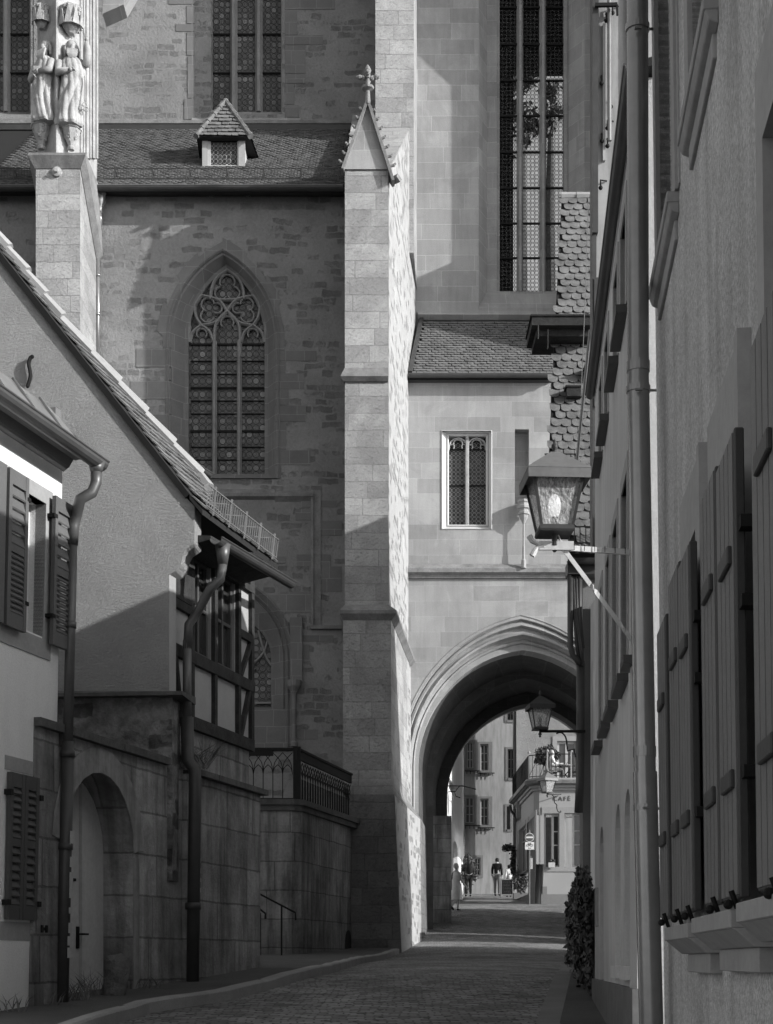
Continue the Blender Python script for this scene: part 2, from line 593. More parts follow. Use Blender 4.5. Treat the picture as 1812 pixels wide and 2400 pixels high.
M['flash'] = MAT('copper_flashing', .22, .12, 3, rough=.5, bump=.05, metallic=.3)
M['lampmetal'] = MAT('lamp_sheet_metal', .17, .1, 6, rough=.55, bump=.1, metallic=.2)
M['lampdark'] = MAT('lamp_dark_frame', .05, .15, 6, rough=.5, bump=.05)
M['bracket'] = MAT('pale_painted_steel', .55, .1, 8, rough=.5, bump=.08)
M['white'] = MAT('white_paint', .62, .05, 4, rough=.5, bump=.05)
M['offwhite'] = MAT('off_white_paint', .42, .06, 4, rough=.5, bump=.05)
M['shutter'] = MAT('grey_painted_shutter', .115, .08, 3, rough=.5, bump=.12, bscale=60)
M['shutterdark'] = MAT('dark_painted_shutter', .075, .08, 3, rough=.5, bump=.12, bscale=60)
M['plank'] = MAT('painted_plank_shutter', .05, .08, 3, rough=.45, bump=.12, bscale=60)
M['plankface'] = MAT('painted_plank_face', .16, .14, 3, rough=.5, bump=.3, bscale=60)
M['surround'] = MAT('painted_stone_surround', .34, .07, 3, rough=.7, bump=.1)
M['surround2'] = MAT('pale_stone_surround', .30, .07, 3, rough=.7, bump=.1)
M['sill'] = MAT('sandstone_sill', .32, .1, 3, rough=.7, bump=.2)
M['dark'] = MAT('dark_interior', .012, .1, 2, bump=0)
M['glass'] = MAT('window_glass', .03, .2, 1.2, rough=.06, bump=.06, bscale=4, spec=.7)
M['curtain'] = MAT('curtained_glass', .10, .35, 3, rough=.25, bump=.05, spec=.5)
M['bull'] = GLASS_BULL('bulls_eye_glass', .178, tv=.14, base=.07, lead=.012)
M['bullpale'] = GLASS_BULL('bulls_eye_glass_pale_lead', .118, tv=.05, base=.02, lead=.22)
M['bulltrans'] = GLASS_BULL('bulls_eye_glass_clear', .118 * 1.05, trans=1.0, base=.05, tv=.05)
M['road'] = MAT('cobbled_road', .22, .38, .7, bump=1.0, patch=.2, bscale=9, fine=.12, rough=.75, bdist=.04)
M['pave'] = MAT('asphalt_pavement', .085, .2, 1.2, bump=.5, bscale=60, fine=.2, rough=.85)
M['kerb'] = MAT('granite_kerb', .28, .15, 2, bump=.3, bscale=60, fine=.15)
M['slab'] = MAT('pale_gutter_slabs', .19, .15, 1.5, bump=.3, bscale=30, fine=.1)
M['leaf'] = LEAF('dark_leaves', .05)
M['leaf2'] = LEAF('pale_leaves', .11)
M['bark'] = MAT('bark', .06, .3, 6, bump=.5)
M['skin'] = MAT('skin', .34, .08, 4, rough=.6, bump=0)
M['hairgrey'] = MAT('grey_hair', .35, .3, 30, rough=.7, bump=.3)
M['hairdark'] = MAT('dark_hair', .02, .3, 30, rough=.6, bump=.3)
M['clothpale'] = MAT('pale_cloth', .55, .12, 5, bump=.2)
M['clothmid'] = MAT('grey_cloth', .12, .15, 5, bump=.2)
M['clothdark'] = MAT('dark_cloth', .03, .2, 5, bump=.2)
M['clothblack'] = MAT('black_cloth', .012, .2, 5, bump=.2)
M['signred'] = MAT('no_entry_red', .09, .05, 2, rough=.4, bump=0)
M['board'] = MAT('chalkboard', .03, .15, 5, bump=.05)
M['ink'] = MAT('dark_lettering', .08, .05, 2, bump=0)
M['pot'] = MAT('stone_planter', .16, .15, 4, bump=.3)
def _road():
    m = M['road']
    t = NT.__new__(NT)
    t.m, t.t, t.n = m, m.node_tree, m.node_tree.nodes
    t.bsdf = t.n['Principled BSDF']
    t.out = t.n['Material Output']
    pos = t.pos()
    sp = t.node('ShaderNodeSeparateXYZ')
    t.l(pos, sp.inputs[0])
    wob = t.math('ADD', t.math('MULTIPLY', t.math('SUBTRACT', t.noise(pos, .8, 3), .5), .3), t.math('MULTIPLY', t.math('SUBTRACT', t.noise(pos, 4.5, 3), .5), .09))
    bow = t.math('MULTIPLY', t.math('MULTIPLY', sp.outputs[0], sp.outputs[0]), .012)
    b = t.node('ShaderNodeTexBrick')
    b.offset = .5
    b.inputs['Scale'].default_value = 1
    b.inputs['Brick Width'].default_value = .16
    b.inputs['Row Height'].default_value = .12
    b.inputs['Mortar Size'].default_value = .012
    b.inputs['Mortar Smooth'].default_value = .5
    b.inputs['Color1'].default_value = (.65,) * 3 + (1,)
    b.inputs['Color2'].default_value = (1.35,) * 3 + (1,)
    b.inputs['Mortar'].default_value = (.45,) * 3 + (1,)
    t.l(t.comb(t.math('ADD', sp.outputs[0], wob), t.math('ADD', t.math('ADD', sp.outputs[1], wob), bow)), b.inputs['Vector'])
    # a few missing / deep joints
    ho = t.ramp(t.noise(t.comb(t.math('MULTIPLY', sp.outputs[0], 6.5), t.math('MULTIPLY', sp.outputs[1], 5.0), 0), 1.0, 2, .5), .62, .68, 1, .3)
    old = t.bsdf.inputs['Base Color'].links[0].from_socket
    t.l(t.math('MULTIPLY', t.math('MULTIPLY', old, b.outputs['Color']), ho), t.bsdf.inputs['Base Color'])
    bn = t.bsdf.inputs['Normal'].links[0].from_node
    oh = bn.inputs['Height'].links[0].from_socket
    t.l(t.math('SUBTRACT', t.math('MULTIPLY', oh, .5), t.math('MULTIPLY', b.outputs['Fac'], .8)), bn.inputs['Height'])
_road()
# ============================================================ GROUND, ROAD, PAVEMENTS
def sheet(name, left, right, ys, mat, dz=0.0, nx=6, crown=0.0):
    """left/right: functions y -> x"""
    m = MB()
    rows = []
    for y in ys:
        a, b = left(y), right(y)
        rows.append([(lerp(a, b, i / nx), y, g(y) + dz + crown * 4 * (i / nx) * (1 - i / nx)) for i in range(nx + 1)])
    m.loft(rows, closed=False)
    o = m.build(name, mat, recalc=False)
    o['kind'] = 'structure'
    return o
YS = [-6 + i * 2 for i in range(0, 60)]
sheet('ground', lambda y: -60, lambda y: 60, YS + [150, 400], M['pave'], -.05)
KP = [(163, 2400), (268, 2369), (366, 2340), (420, 2336), (500, 2323), (533, 2318), (576, 2309), (651, 2289), (759, 2264), (845, 2243)]
KW = [gpix(a, b, .12) for a, b in KP]
kx = [(-8, -2.7), (10, -2.75)] + [(p.y, p.x) for p in KW] + [(37.2, .3), (44, .95), (60, .95)]
kx.sort()
def kerbx(y):
    for (a, xa), (b, xb) in zip(kx, kx[1:]):
        if y <= b:
            return lerp(xa, xb, (y - a) / (b - a + 1e-9)) + .02
    return kx[-1][1]
def gutx(y):
    return 1.36 + .136 * (y - 14) if y > 14 else 1.36 - .02 * (14 - y)
YR = [-6 + i * .5 for i in range(0, 220)]
sheet('road', kerbx, gutx, [y for y in YR if y < 60], M['road'], 0.0, 10, .03)
sheet('square', lambda y: -6, lambda y: 14, [52 + i * 2 for i in range(26)], M['road'], -.012, 10)
sheet('gutter_slabs', gutx, lambda y: gutx(y) + .22, YR[:120], M['slab'], .008, 1)
sheet('pavement_right', lambda y: gutx(y) + .22, lambda y: gutx(y) + 2.2, YR[:112], M['pave'], .012, 2)
sheet('pavement_left', lambda y: -9, lambda y: kerbx(y) - .1, [y for y in YR if y < 38], M['pave'], .12, 8)
mk = MB()
yk = [y for y in YR if y < 37.3]
rings = []
for y in yk:
    x, z = kerbx(y), g(y)
    j = .006 * math.sin(y * 9)
    rings.append([(x - .13, y, z - .1), (x - .13, y, z + .125 + j), (x - .015, y, z + .125 + j), (x + .005, y, z + .105 + j), (x + .012, y, z - .1)])
mk.loft(rings, closed=True, caps=True)
tag(mk.build('kerb', M['kerb']), None, None, kind='structure')

# ============================================================ CHURCH
church = thing('church', (-3, 46, g(46)), 'huge gothic stone church with tall buttresses, tracery windows and a tiled aisle roof', 'church')
YA, YN = 40.3, 46.7
A = Pl(0, YA, 1, 0)
N_ = Pl(0, YN, 1, 0)
zt = 21.62
def z6(x, y):            # coordinates read from an enlarged view
    return 350 + x / 2.95, 500 + y / 2.95
# --- aisle wall with window and doorway openings
aw_out = arch(XX(397, YA), XX(648, YA), ZZ(795, YA), ZZ(589, YA), ZZ(1122, YA), 12)
YG = YA + .5
aw_in = arch(XX(443, YG), XX(621, YG), ZZ(800, YG), ZZ(633, YG), ZZ(1114, YG), 12)
dw_out = arch(XX(490, YA), XX(683, YA), ZZ(1545, YA), ZZ(1378, YA), ZZ(1760, YA), 12)
dw_in = arch(XX(537, YG), XX(636, YG), ZZ(1545, YG), ZZ(1462, YG), ZZ(1660, YG), 12)
m = MB()
m.wall(A, rect(-17, .0, 0, zt), [aw_out, dw_out], thick=.3, back=False)
wall_o = m.build('aisle_wall', M['rubble'], church)
m = MB()
def ring3(pl, pts, off):
    return [pl.w(a, b, off) for a, b in pts]
def outl(pts, d, cx, cz):
    """grow an arch outline by d (from its centre line)"""
    out = []
    for a, b in pts:
        v = Vector((a - cx, max(0, b - cz)))
        if b <= cz:
            out.append((a + (d if a > cx else -d), b - (0 if b > cz else 0)))
        else:
            v = Vector((a - cx, b - cz))
            l = v.length
            out.append((a + v.x / l * d, b + v.y / l * d))
    return out
G_ = Pl(0, YG, 1, 0)
cxw, czw = XX(528, YA), ZZ(795, YA)
m.loft([ring3(A, outl(aw_out, .10, cxw, czw), .02), ring3(A, outl(aw_out, .04, cxw, czw), .05), ring3(A, aw_out, 0.0), ring3(A, aw_out, -.04), ring3(A, outl(aw_out, -.06, cxw, czw), -.06), ring3(G_, outl(aw_in, .10, XX(532, YG), czw), .12), ring3(G_, aw_in, .1), ring3(G_, aw_in, -.06)])
win = m.build('gothic_window', M['frame'], church)
# surround stones: voussoirs and quoins, a little proud of the rubble
m = MB()
ow = [p for p in aw_out[1:]]
arcp = aw_out[2:]
vo = [0, 3, 6, 9, 12, 15, 18, 21, 24]
for i, (a, b) in enumerate(zip(vo, vo[1:])):
    w_ = .22 + .13 * (i % 2) + random.uniform(0, .06)
    seg = arcp[a:b + 1]
    o2 = outl(seg, w_, cxw, czw - 1.0)
    i2 = outl(seg, .09, cxw, czw)
    poly = i2 + o2[::-1]
    m.prism([A.w(p, q, .004 + .002 * (i % 3)) for p, q in poly], (0, -.012, 0))
for (xa, xb, ya, yb) in [(880, 935, 815, 950), (880, 1155, 952, 1020), (880, 942, 1024, 1104), (880, 1070, 1108, 1215), (880, 963, 1220, 1326), (880, 1085, 1330, 1440), (880, 945, 1444, 1636), (880, 1115, 1640, 1740), (880, 912, 1745, 1830),
                         (95, 140, 650, 930), (-90, 140, 935, 1065), (105, 140, 1070, 1155), (-130, 140, 1160, 1285), (110, 140, 1288, 1390), (-60, 140, 1394, 1520), (118, 140, 1524, 1640), (-60, 140, 1645, 1780), (100, 140, 1784, 1850)]:
    if xa == 880:
        p0, p1 = z6(873, ya), z6(xb, yb)
    else:
        p0, p1 = z6(xa, ya), z6(148, yb)
    m.box((XX(p0[0], YA), YA - .012, ZZ(p1[1], YA)), (XX(p1[0], YA), YA + .05, ZZ(p0[1], YA)))
m.build('window_surround_stones', M['frame'], win)
m = MB()
m.wall(Pl(0, YG + .05, 1, 0), rect(XX(430, YG), XX(634, YG), ZZ(1120, YG), ZZ(625, YG)), thick=0)
m.build('bulls_eye_glazing', M['bull'], win)
# sill under the window and the moulding that steps down beside the doorway
m = MB()
x0, x1 = XX(430, YA), XX(735, YA)
m.prism([(x0, YA + .5, ZZ(1113, YG)), (x0, YA - .12, ZZ(1158, YA)), (x0, YA - .12, ZZ(1166, YA)), (x0, YA + .1, ZZ(1176, YA)), (x0, YA + .5, ZZ(1176, YA))], (XX(645, YA) - x0, 0, 0))
m.prism([(XX(645, YA), YA, ZZ(1150, YA)), (XX(645, YA), YA - .13, ZZ(1160, YA)), (XX(645, YA), YA - .13, ZZ(1166, YA)), (XX(645, YA), YA, ZZ(1176, YA))], (x1 - XX(645, YA), 0, 0))
m.box((XX(729, YA), YA - .1, ZZ(1474, YA)), (XX(735, YA), YA, ZZ(1166, YA)))
m.box((XX(735, YA), YA - .04, ZZ(1474, YA)), (XX(752, YA), YA + .02, ZZ(1150, YA)))
m.box((XX(729, YA), YA - .14, ZZ(1476, YA)), (XX(806, YA), YA, ZZ(1468, YA)))
m.build('string_course', M['trim'], church)
m = MB()
for (xa, xb, ya, yb) in [(1040, 1150, 130, 210), (1080, 1335, 72, 118), (1180, 1370, 215, 320), (1050, 1150, 455, 540), (1175, 1290, 455, 540), (930, 1150, 720, 870), (1230, 1370, 540, 720), (1000, 1090, 905, 1200), (1095, 1140, 1095, 1200), (1080, 1310, 1030, 1075), (1050, 1200, 1700, 1770), (840, 915, 740, 785), (860, 970, 470, 518)]:
    a0, b0 = 350 + xa / 3.036, 1150 + ya / 3.036
    a1, b1 = 350 + xb / 3.036, 1150 + yb / 3.036
    m.box((XX(a0, YA), YA - .012 - .002 * (xa % 3), ZZ(b1, YA)), (XX(a1, YA), YA + .05, ZZ(b0, YA)))
m.each('dressed_block', M['frame'], church)
# tracery
m = MB()
def zp(l):
    return [G_.w(XX(z6(a, b)[0], YG), ZZ(z6(a, b)[1], YG), .03) for a, b in l]
def smoothp(l, n=4):
    out = []
    for i in range(len(l) - 1):
        p0 = Vector(l[max(0, i - 1)]); p1 = Vector(l[i]); p2 = Vector(l[i + 1]); p3 = Vector(l[min(len(l) - 1, i + 2)])
        for k in range(n):
            t = k / n
            out.append(tuple(.5 * ((2 * p1) + (-p0 + p2) * t + (2 * p0 - 5 * p1 + 4 * p2 - p3) * t * t + (-p0 + 3 * p1 - 3 * p2 + p3) * t ** 3)))
    out.append(tuple(l[-1]))
    return out
def mir(l):
    return [(1080 - a, b) for a, b in l]
W1, W2 = .085, .045
L1 = smoothp([(283, 900), (300, 830), (360, 778)]) + smoothp([(360, 778), (420, 825), (446, 900)])
L2 = smoothp([(448, 1000), (455, 800), (485, 735), (540, 680)])
L3 = smoothp([(540, 680), (480, 605), (360, 573)])
L4 = smoothp([(360, 573), (318, 640), (325, 720), (360, 778)])
L5 = smoothp([(360, 778), (440, 765), (500, 725), (540, 680)])
L6 = smoothp([(540, 395), (462, 455), (430, 530), (425, 600)])
L7 = smoothp([(425, 585), (480, 600), (540, 603)])
L8 = smoothp([(360, 573), (300, 660), (278, 760), (278, 900)])
for l in (L1, L2, L3, L4, L5, L6, L7, L8):
    for q in (l, mir(l)):
        m.ribbon(zp(q), W1, .16)
def cusp(cx, cy, r, a0, a1, n=10):
    return [(cx + r * math.cos(lerp(a0, a1, i / n)), cy + r * math.sin(lerp(a0, a1, i / n))) for i in range(n + 1)]
for (cx, cy, r, a0, a1) in [(540, 480, 52, 2.6, 6.8), (498, 555, 44, .6, 4.6), (582, 555, 44, -1.5, 2.5)]:
    m.ribbon(zp(cusp(cx, cy, r, a0, a1)), W2, .08)
for (cx, cy, r, a0, a1) in [(405, 635, 46, 1.9, 6.2), (402, 712, 46, .2, 4.4), (468, 660, 36, -1.9, 2.2), (363, 838, 36, 2.4, 7.0)]:
    q = cusp(cx, cy, r, a0, a1)
    m.ribbon(zp(q), W2, .08)
    m.ribbon(zp(mir(q)), W2, .08)
m.ribbon(zp(cusp(540, 760, 45, 2.5, 6.9)), W2, .08)
m.build('tracery', M['tracery'], win)
for q in (503, 561.5):
    mm = MB()
    mm.prism([(XX(q - 6, YG), YG - .02, ZZ(1116, YG)), (XX(q - 1.5, YG), YG - .14, ZZ(1116, YG)), (XX(q + 1.5, YG), YG - .14, ZZ(1116, YG)), (XX(q + 6, YG), YG - .02, ZZ(1116, YG))], (0, 0, ZZ(800, YG) - ZZ(1116, YG)))
    mm.build('mullion', M['tracery'], win)
m = MB()
for y in (905, 1020, 1110, 1205, 1295, 1385, 1505, 1615, 1703):
    h = .05 if y in (905, 1205, 1505) else .022
    zz_ = ZZ(z6(0, y)[1], YG)
    for a, b in ((447, 497), (509, 556), (567, 619)):
        m.box((XX(a, YG), YG + .0, zz_ - h / 2), (XX(b, YG), YG + .045, zz_ + h / 2))
m.each('saddle_bar', M['iron'], win)
# doorway window (mostly hidden by the half timbered house)
m = MB()
cxd, czd = XX(586, YA), ZZ(1545, YA)
m.loft([ring3(A, outl(dw_out, .12, cxd, czd), .02), ring3(A, outl(dw_out, .06, cxd, czd), .07), ring3(A, dw_out, 0), ring3(A, outl(dw_out, -.05, cxd, czd), -.06), ring3(A, outl(dw_out, -.1, cxd, czd), -.02), ring3(A, outl(dw_out, -.18, cxd, czd), -.16), ring3(A, outl(dw_out, -.22, cxd, czd), -.12), ring3(G_, outl(dw_in, .08, cxd, czd), .14), ring3(G_, dw_in, .1), ring3(G_, dw_in, -.06)])
door = m.build('arched_side_window', M['frame'], church)
m = MB()
m.wall(Pl(0, YG + .05, 1, 0), rect(XX(530, YG), XX(642, YG), ZZ(1664, YG), ZZ(1455, YG)), thick=0)
m.build('bulls_eye_glazing', M['bull'], door)
m = MB()
m.box((XX(490, YA), YA + .1, ZZ(1760, YA)), (XX(683, YA), YA + .6, ZZ(1660, YA)))
m.build('sill_panel', M['frame'], door)
m = MB()
l = [G_.w(XX(a, YG), ZZ(b, YG), .03) for a, b in smoothp([(606, 1478), (614, 1510), (624, 1540), (636, 1560)]) ]
m.ribbon(l, .06, .08)
l = [G_.w(XX(a, YG), ZZ(b, YG), .03) for a, b in smoothp([(628, 1500), (618, 1530), (598, 1552), (590, 1560), (598, 1570)])]
m.ribbon(l, .06, .08)
m.path([G_.w(XX(600, YG), ZZ(1648, YG), .03), G_.w(XX(640, YG), ZZ(1648, YG), .03)], .05, .06, (0, 1, 0))
m.build('tracery', M['tracery'], door)
m = MB()
m.box((XX(681, YA), YA - .14, ZZ(1600, YA)), (XX(709, YA), YA + .02, ZZ(1450, YA)))
m.lathe((XX(690, YA), YA - .2, ZZ(1752, YA)), [(.1, 0), (.1, .1), (.06, .14), (.06, 1.35), (.08, 1.4), (.1, 1.44), (.19, 1.56), (.2, 1.62), (.2, 1.72)], 10)
m.build('colonnette', M['frame'], church)

# --- nave (upper) wall and tall choir window wall
zr0 = ZZ(296, YN)
nw = rect(XX(495, YN), XX(662, YN), ZZ(268, YN), 44)
nw2 = rect(XX(-70, YN), XX(72, YN), ZZ(268, YN), 44)
m = MB()
m.wall(N_, rect(-16, .499, 18, 45), [nw, nw2], thick=.5, back=False)
m.build('nave_wall', M['rubble'], church)
YQ = YN + .55
def mull(mb, xs, ytop, Y, w=9, d=.16):
    for q in xs:
        mb.prism([(XX(q - w, Y), Y, ZZ(ytop, Y)), (XX(q - w / 3, Y), Y - d, ZZ(ytop, Y)), (XX(q + w / 3, Y), Y - d, ZZ(ytop, Y)), (XX(q + w, Y), Y, ZZ(ytop, Y))], (0, 0, 44 - ZZ(ytop, Y)))
for xs0, xs1, sh, ms in ((450, 705, 'left', (548, 607)), (-110, 88, 'far', (16, -50))):
    gl0, gl1 = (497, 659) if sh == 'left' else (-68, 70)
    m = MB()
    # splayed jambs, sloping sill, proud dressed band
    z0, z1 = ZZ(283, YN), ZZ(262, YQ)
    for a, b, sg in ((xs0, gl0, -1), (min(xs1, 672 if sh == 'left' else 80), gl1, 1)):
        m.hexa([(XX(a, YN), YN - .02, z0), (XX(b, YQ), YQ - .05, z0), (XX(b, YQ), YQ + .3, z0), (XX(a, YN), YQ + .3, z0),
                (XX(a, YN), YN - .02, 44), (XX(b, YQ), YQ - .05, 44), (XX(b, YQ), YQ + .3, 44), (XX(a, YN), YQ + .3, 44)])
    m.prism([(XX(xs0, YN), YQ, z1), (XX(xs0, YN), YN - .1, z0), (XX(xs0, YN), YN - .1, z0 - .1), (XX(xs0, YN), YQ, z0 - .1)], (XX(xs1, YN) - XX(xs0, YN), 0, 0))
    m.build('window_jambs', M['tower'] if sh == 'left' else M['frame'], church)
    if sh == 'left':
        mq = MB()
        for i, (ya, yb, xe) in enumerate([(0, 22, 785), (25, 82, 696), (83, 105, 757), (107, 172, 716), (174, 195, 716), (197, 245, 690), (247, 275, 700), (-60, -2, 700), (-120, -64, 760)]):
            mq.box((XX(668, YN), YN - .015 - .002 * (i % 2), ZZ(yb, YN)), (XX(xe, YN), YN + .05, ZZ(ya, YN)))
        for i, (ya, yb, xe) in enumerate([(-60, 10, 395), (13, 55, 438), (57, 74, 412), (76, 130, 438), (132, 230, 440), (232, 280, 432)]):
            mq.box((XX(xe, YN), YN - .015 - .002 * (i % 2), ZZ(yb, YN)), (XX(456, YN), YN + .05, ZZ(ya, YN)))
        mq.each('window_quoin', M['frame'], church)
    m = MB()
    m.wall(Pl(0, YQ + .1, 1, 0), rect(XX(gl0 - 8, YQ), XX(gl1 + 8, YQ), ZZ(275, YQ), 44), thick=0)
    wn_ = m.build('nave_window', M['bull'], church)
    for q in ms:
        m = MB()
        mull(m, [q], 266, YQ + .05)
        m.build('mullion', M['tracery'], wn_)
    m = MB()
    for y in (-100, -10, 78, 169):
        m.box((XX(gl0, YQ), YQ + .03, ZZ(y, YQ) - .02), (XX(gl1, YQ), YQ + .07, ZZ(y, YQ) + .02))
    m.each('saddle_bar', M['iron'], wn_)
m = MB()
m.prism([(-16, YN + .1, ZZ(283, YN)), (-16, YN - .14, ZZ(287, YN)), (-16, YN - .14, ZZ(294, YN)), (-16, YN + .02, ZZ(300, YN)), (-16, YN + .1, ZZ(300, YN))], (15.6, 0, 0))
m.build('string_course', M['trim'], church)
m = MB()
m.box((-16, YN - .2, ZZ(304, YN) - .1), (-.4, YN + .02, ZZ(300, YN)))
m.build('roof_flashing', M['zincdark'], church)

# --- beaver tail roofs
def tileroof(mb, o, u, v, wdt, lng, tw=.18, ex=.155, th=.016, inside=None, segs=4, jit=.012, seed=1, lift=.022, lobe=.045):
    """o origin at left end of eave; u along eave; v up the slope"""
    rnd = random.Random(seed)
    o, u, v = Vector(o), Vector(u).normalized(), Vector(v).normalized()
    n = u.cross(v).normalized()
    if n.z < 0:
        n = -n
    R = int(lng / ex)
    C = int(wdt / tw) + 1
    for r in range(R):
        for c in range(-1, C + 1):
            uu = (c + (.5 if r % 2 else 0)) * tw
            vv = r * ex
            cu = uu + tw / 2
            if cu < -.02 or cu > wdt + .02 or (inside and not inside(cu, vv + ex / 2)):
                continue
            du, dv, dl = rnd.uniform(-jit, jit), rnd.uniform(-jit, jit), rnd.uniform(0, .012)
            a = tw * .49
            L = ex * 1.25
            pts = [(-a, L), (-a, lobe)] + [(-a * math.cos(math.pi * (k + 1) / (segs + 1)), lobe - lobe * math.sin(math.pi * (k + 1) / (segs + 1))) for k in range(segs)] + [(a, lobe), (a, L)]
            top = []
            for pu, pv in pts:
                h = lerp(lift + dl, .003, min(1, pv / L))
                top.append(o + u * (cu + du + pu) + v * (vv + dv + pv) + n * (h + th))
            bot = [p - n * th for p in top]
            k = len(pts)
            mb.add(top + bot, [tuple(range(k))] + [(i, i + 1, i + 1 + k, i + k) for i in range(k - 1)])
E0 = Vector((-15, YA - .45, ZZ(437, YA - .45)))
T0 = Vector((-15, YN - .1, ZZ(303, YN - .1)))
vdir = T0 - E0
dz_dy = vdir.z / vdir.y
def roofz(y):
    return E0.z + (y - E0.y) * dz_dy
m = MB()
wdx = 15 + XX(806, YA)
m.prism([E0 + Vector((0, 0, -.03)), E0 + Vector((wdx + .1, 0, -.03)), T0 + Vector((wdx + .1, 0, -.03)), T0 + Vector((0, 0, -.03))], (0, 0, -.12))
roof = m.build('aisle_roof', M['tileunder'], church)
m = MB()
tileroof(m, E0 + Vector((4.5, 0, 0)), (1, 0, 0), vdir, wdx - 4.5, vdir.length, seed=3)
m.build('roof_tiles', M['tile'], roof, recalc=False)
# gutter under the eave
m = MB()
gy, gz = E0.y - .12, E0.z - .08
prof = [(gy + .1 * math.cos(a), gz + .1 * math.sin(a)) for a in [math.pi + math.pi * i / 8 for i in range(9)]]
ringa = [(-15, a, b) for a, b in prof] + [(-15, a, b + .0) for a, b in [(gy + .085, gz), (gy - .085, gz)]]
m.loft([ringa, [(XX(806, YA), b, c) for a, b, c in ringa]], closed=True, caps=True)
m.box((-15, YA - .3, ZZ(458, YA)), (XX(806, YA), YA + .02, ZZ(446, YA)))
m.build('gutter', M['zincdark'], church)
m = MB()
m.tube([(-15, gy - .1, gz + .01), (XX(806, YA), gy - .1, gz + .01)], .012, 6)
m.build('gutter_bead', M['zinc'], church)
# snow guard
m = MB()
yg_ = E0.y + .55
zg_ = roofz(yg_) + .03
nrm = Vector((0, -vdir.z, vdir.y)).normalized()
for x_a, x_b in ((-15, XX(84, 38.2)), (XX(236, 40), XX(806, 40))):
    for h in (.03, .31):
        m.bar(Vector((x_a, yg_, zg_ + h)), Vector((x_b, yg_, zg_ + h)), .016)
    x = x_a
    while x < x_b:
        m.bar(Vector((x, yg_, zg_)), Vector((x, yg_, zg_ + .32)), .011)
        x += .075
    x = x_a + .3
    while x < x_b:
        m.bar(Vector((x, yg_, zg_ - .05)), Vector((x, yg_, zg_ + .34)), .03)
        m.bar(Vector((x, yg_, zg_ + .3)), Vector((x, yg_ + .35, roofz(yg_ + .35) + .02)), .02)
        x += .98
m.build('snow_guard', M['zincdark'], church)
# dormer
YD = 41.9
xa, xb = XX(476, YD), XX(573, YD)
zb, ztp = ZZ(392, YD) - .1, ZZ(322, YD)
m = MB()
m.wall(Pl(0, YD, 1, 0), rect(xa, xb, zb, ztp), [rect(XX(494, YD), XX(556, YD), ZZ(387, YD), ZZ(331, YD))], thick=.12)
m.box((xa, YD + .121, zb), (xa + .09, YD + 1.8, ztp))
m.box((xb - .09, YD + .121, zb), (xb, YD + 1.8, ztp))
dorm = m.build('dormer', M['offwhite'], church)
m = MB()
m.wall(Pl(0, YD + .06, 1, 0), rect(XX(490, YD), XX(560, YD), ZZ(388, YD), ZZ(329, YD)), thick=0)
m.build('dormer_glazing', M['bullpale'], dorm)
m = MB()
for a, b in ((xa - .02, xa + .13), (xb - .16, xb + .02)):
    m.box((a, YD - .03, zb), (b, YD - .003, ztp))
m.box((xa, YD - .05, zb), (xb, YD - .002, zb + .1))
m.build('dormer_frame', M['surround'], dorm)
apx = P(529, 240, YD + .65)
ea = [Vector((XX(463, YD), YD - .22, ZZ(331, YD))), Vector((XX(588, YD), YD - .22, ZZ(331, YD))), Vector((XX(600, YD) + .05, YD + 1.75, ZZ(331, YD))), Vector((XX(463, YD) - .1, YD + 1.75, ZZ(331, YD)))]
m = MB()
apb = apx + Vector((0, 1.6, 0))
m.add(ea + [apx, apb], [(0, 1, 4), (1, 2, 5, 4), (3, 0, 4, 5), (0, 3, 2, 1)])
dr = m.build('dormer_roof', M['tileunder'], dorm)
m = MB()
def tri_in(w, l):
    return lambda a, b: abs(a - w / 2) < (w / 2) * (1 - b / l) + .02
wd = (ea[1] - ea[0]).length
vv = apx - (ea[0] + ea[1]) / 2
tileroof(m, ea[0], ea[1] - ea[0], vv, wd, vv.length, tw=.19, ex=.17, inside=tri_in(wd, vv.length), seed=5, lift=.04)
def side_in(w, l, rev):
    def f(a, b):
        t = b / l
        q = a if not rev else w - a
        return q > t * .85
    return f
vs = (apx + apb) / 2 - (ea[1] + ea[2]) / 2
us = ea[2] - ea[1]
vs2 = vs - us.normalized() * vs.dot(us.normalized())
tileroof(m, ea[1], us, vs2, us.length, vs2.length, tw=.19, ex=.17, inside=side_in(us.length, vs2.length, False), seed=6, lift=.04)
m.build('roof_tiles', M['tile2'], dr, recalc=False)
m = MB()
for e in (ea[0], ea[1]):
    nseg = 5
    for i in range(nseg):
        a = e.lerp(apx, i / nseg - .02)
        b = e.lerp(apx, (i + 1) / nseg + .03)
        m.tube([a + Vector((0, 0, .04)), b + Vector((0, 0, .03))], [.085, .065], 7)
m.build('ridge_tiles', M['tile2'], dr, smooth=False)
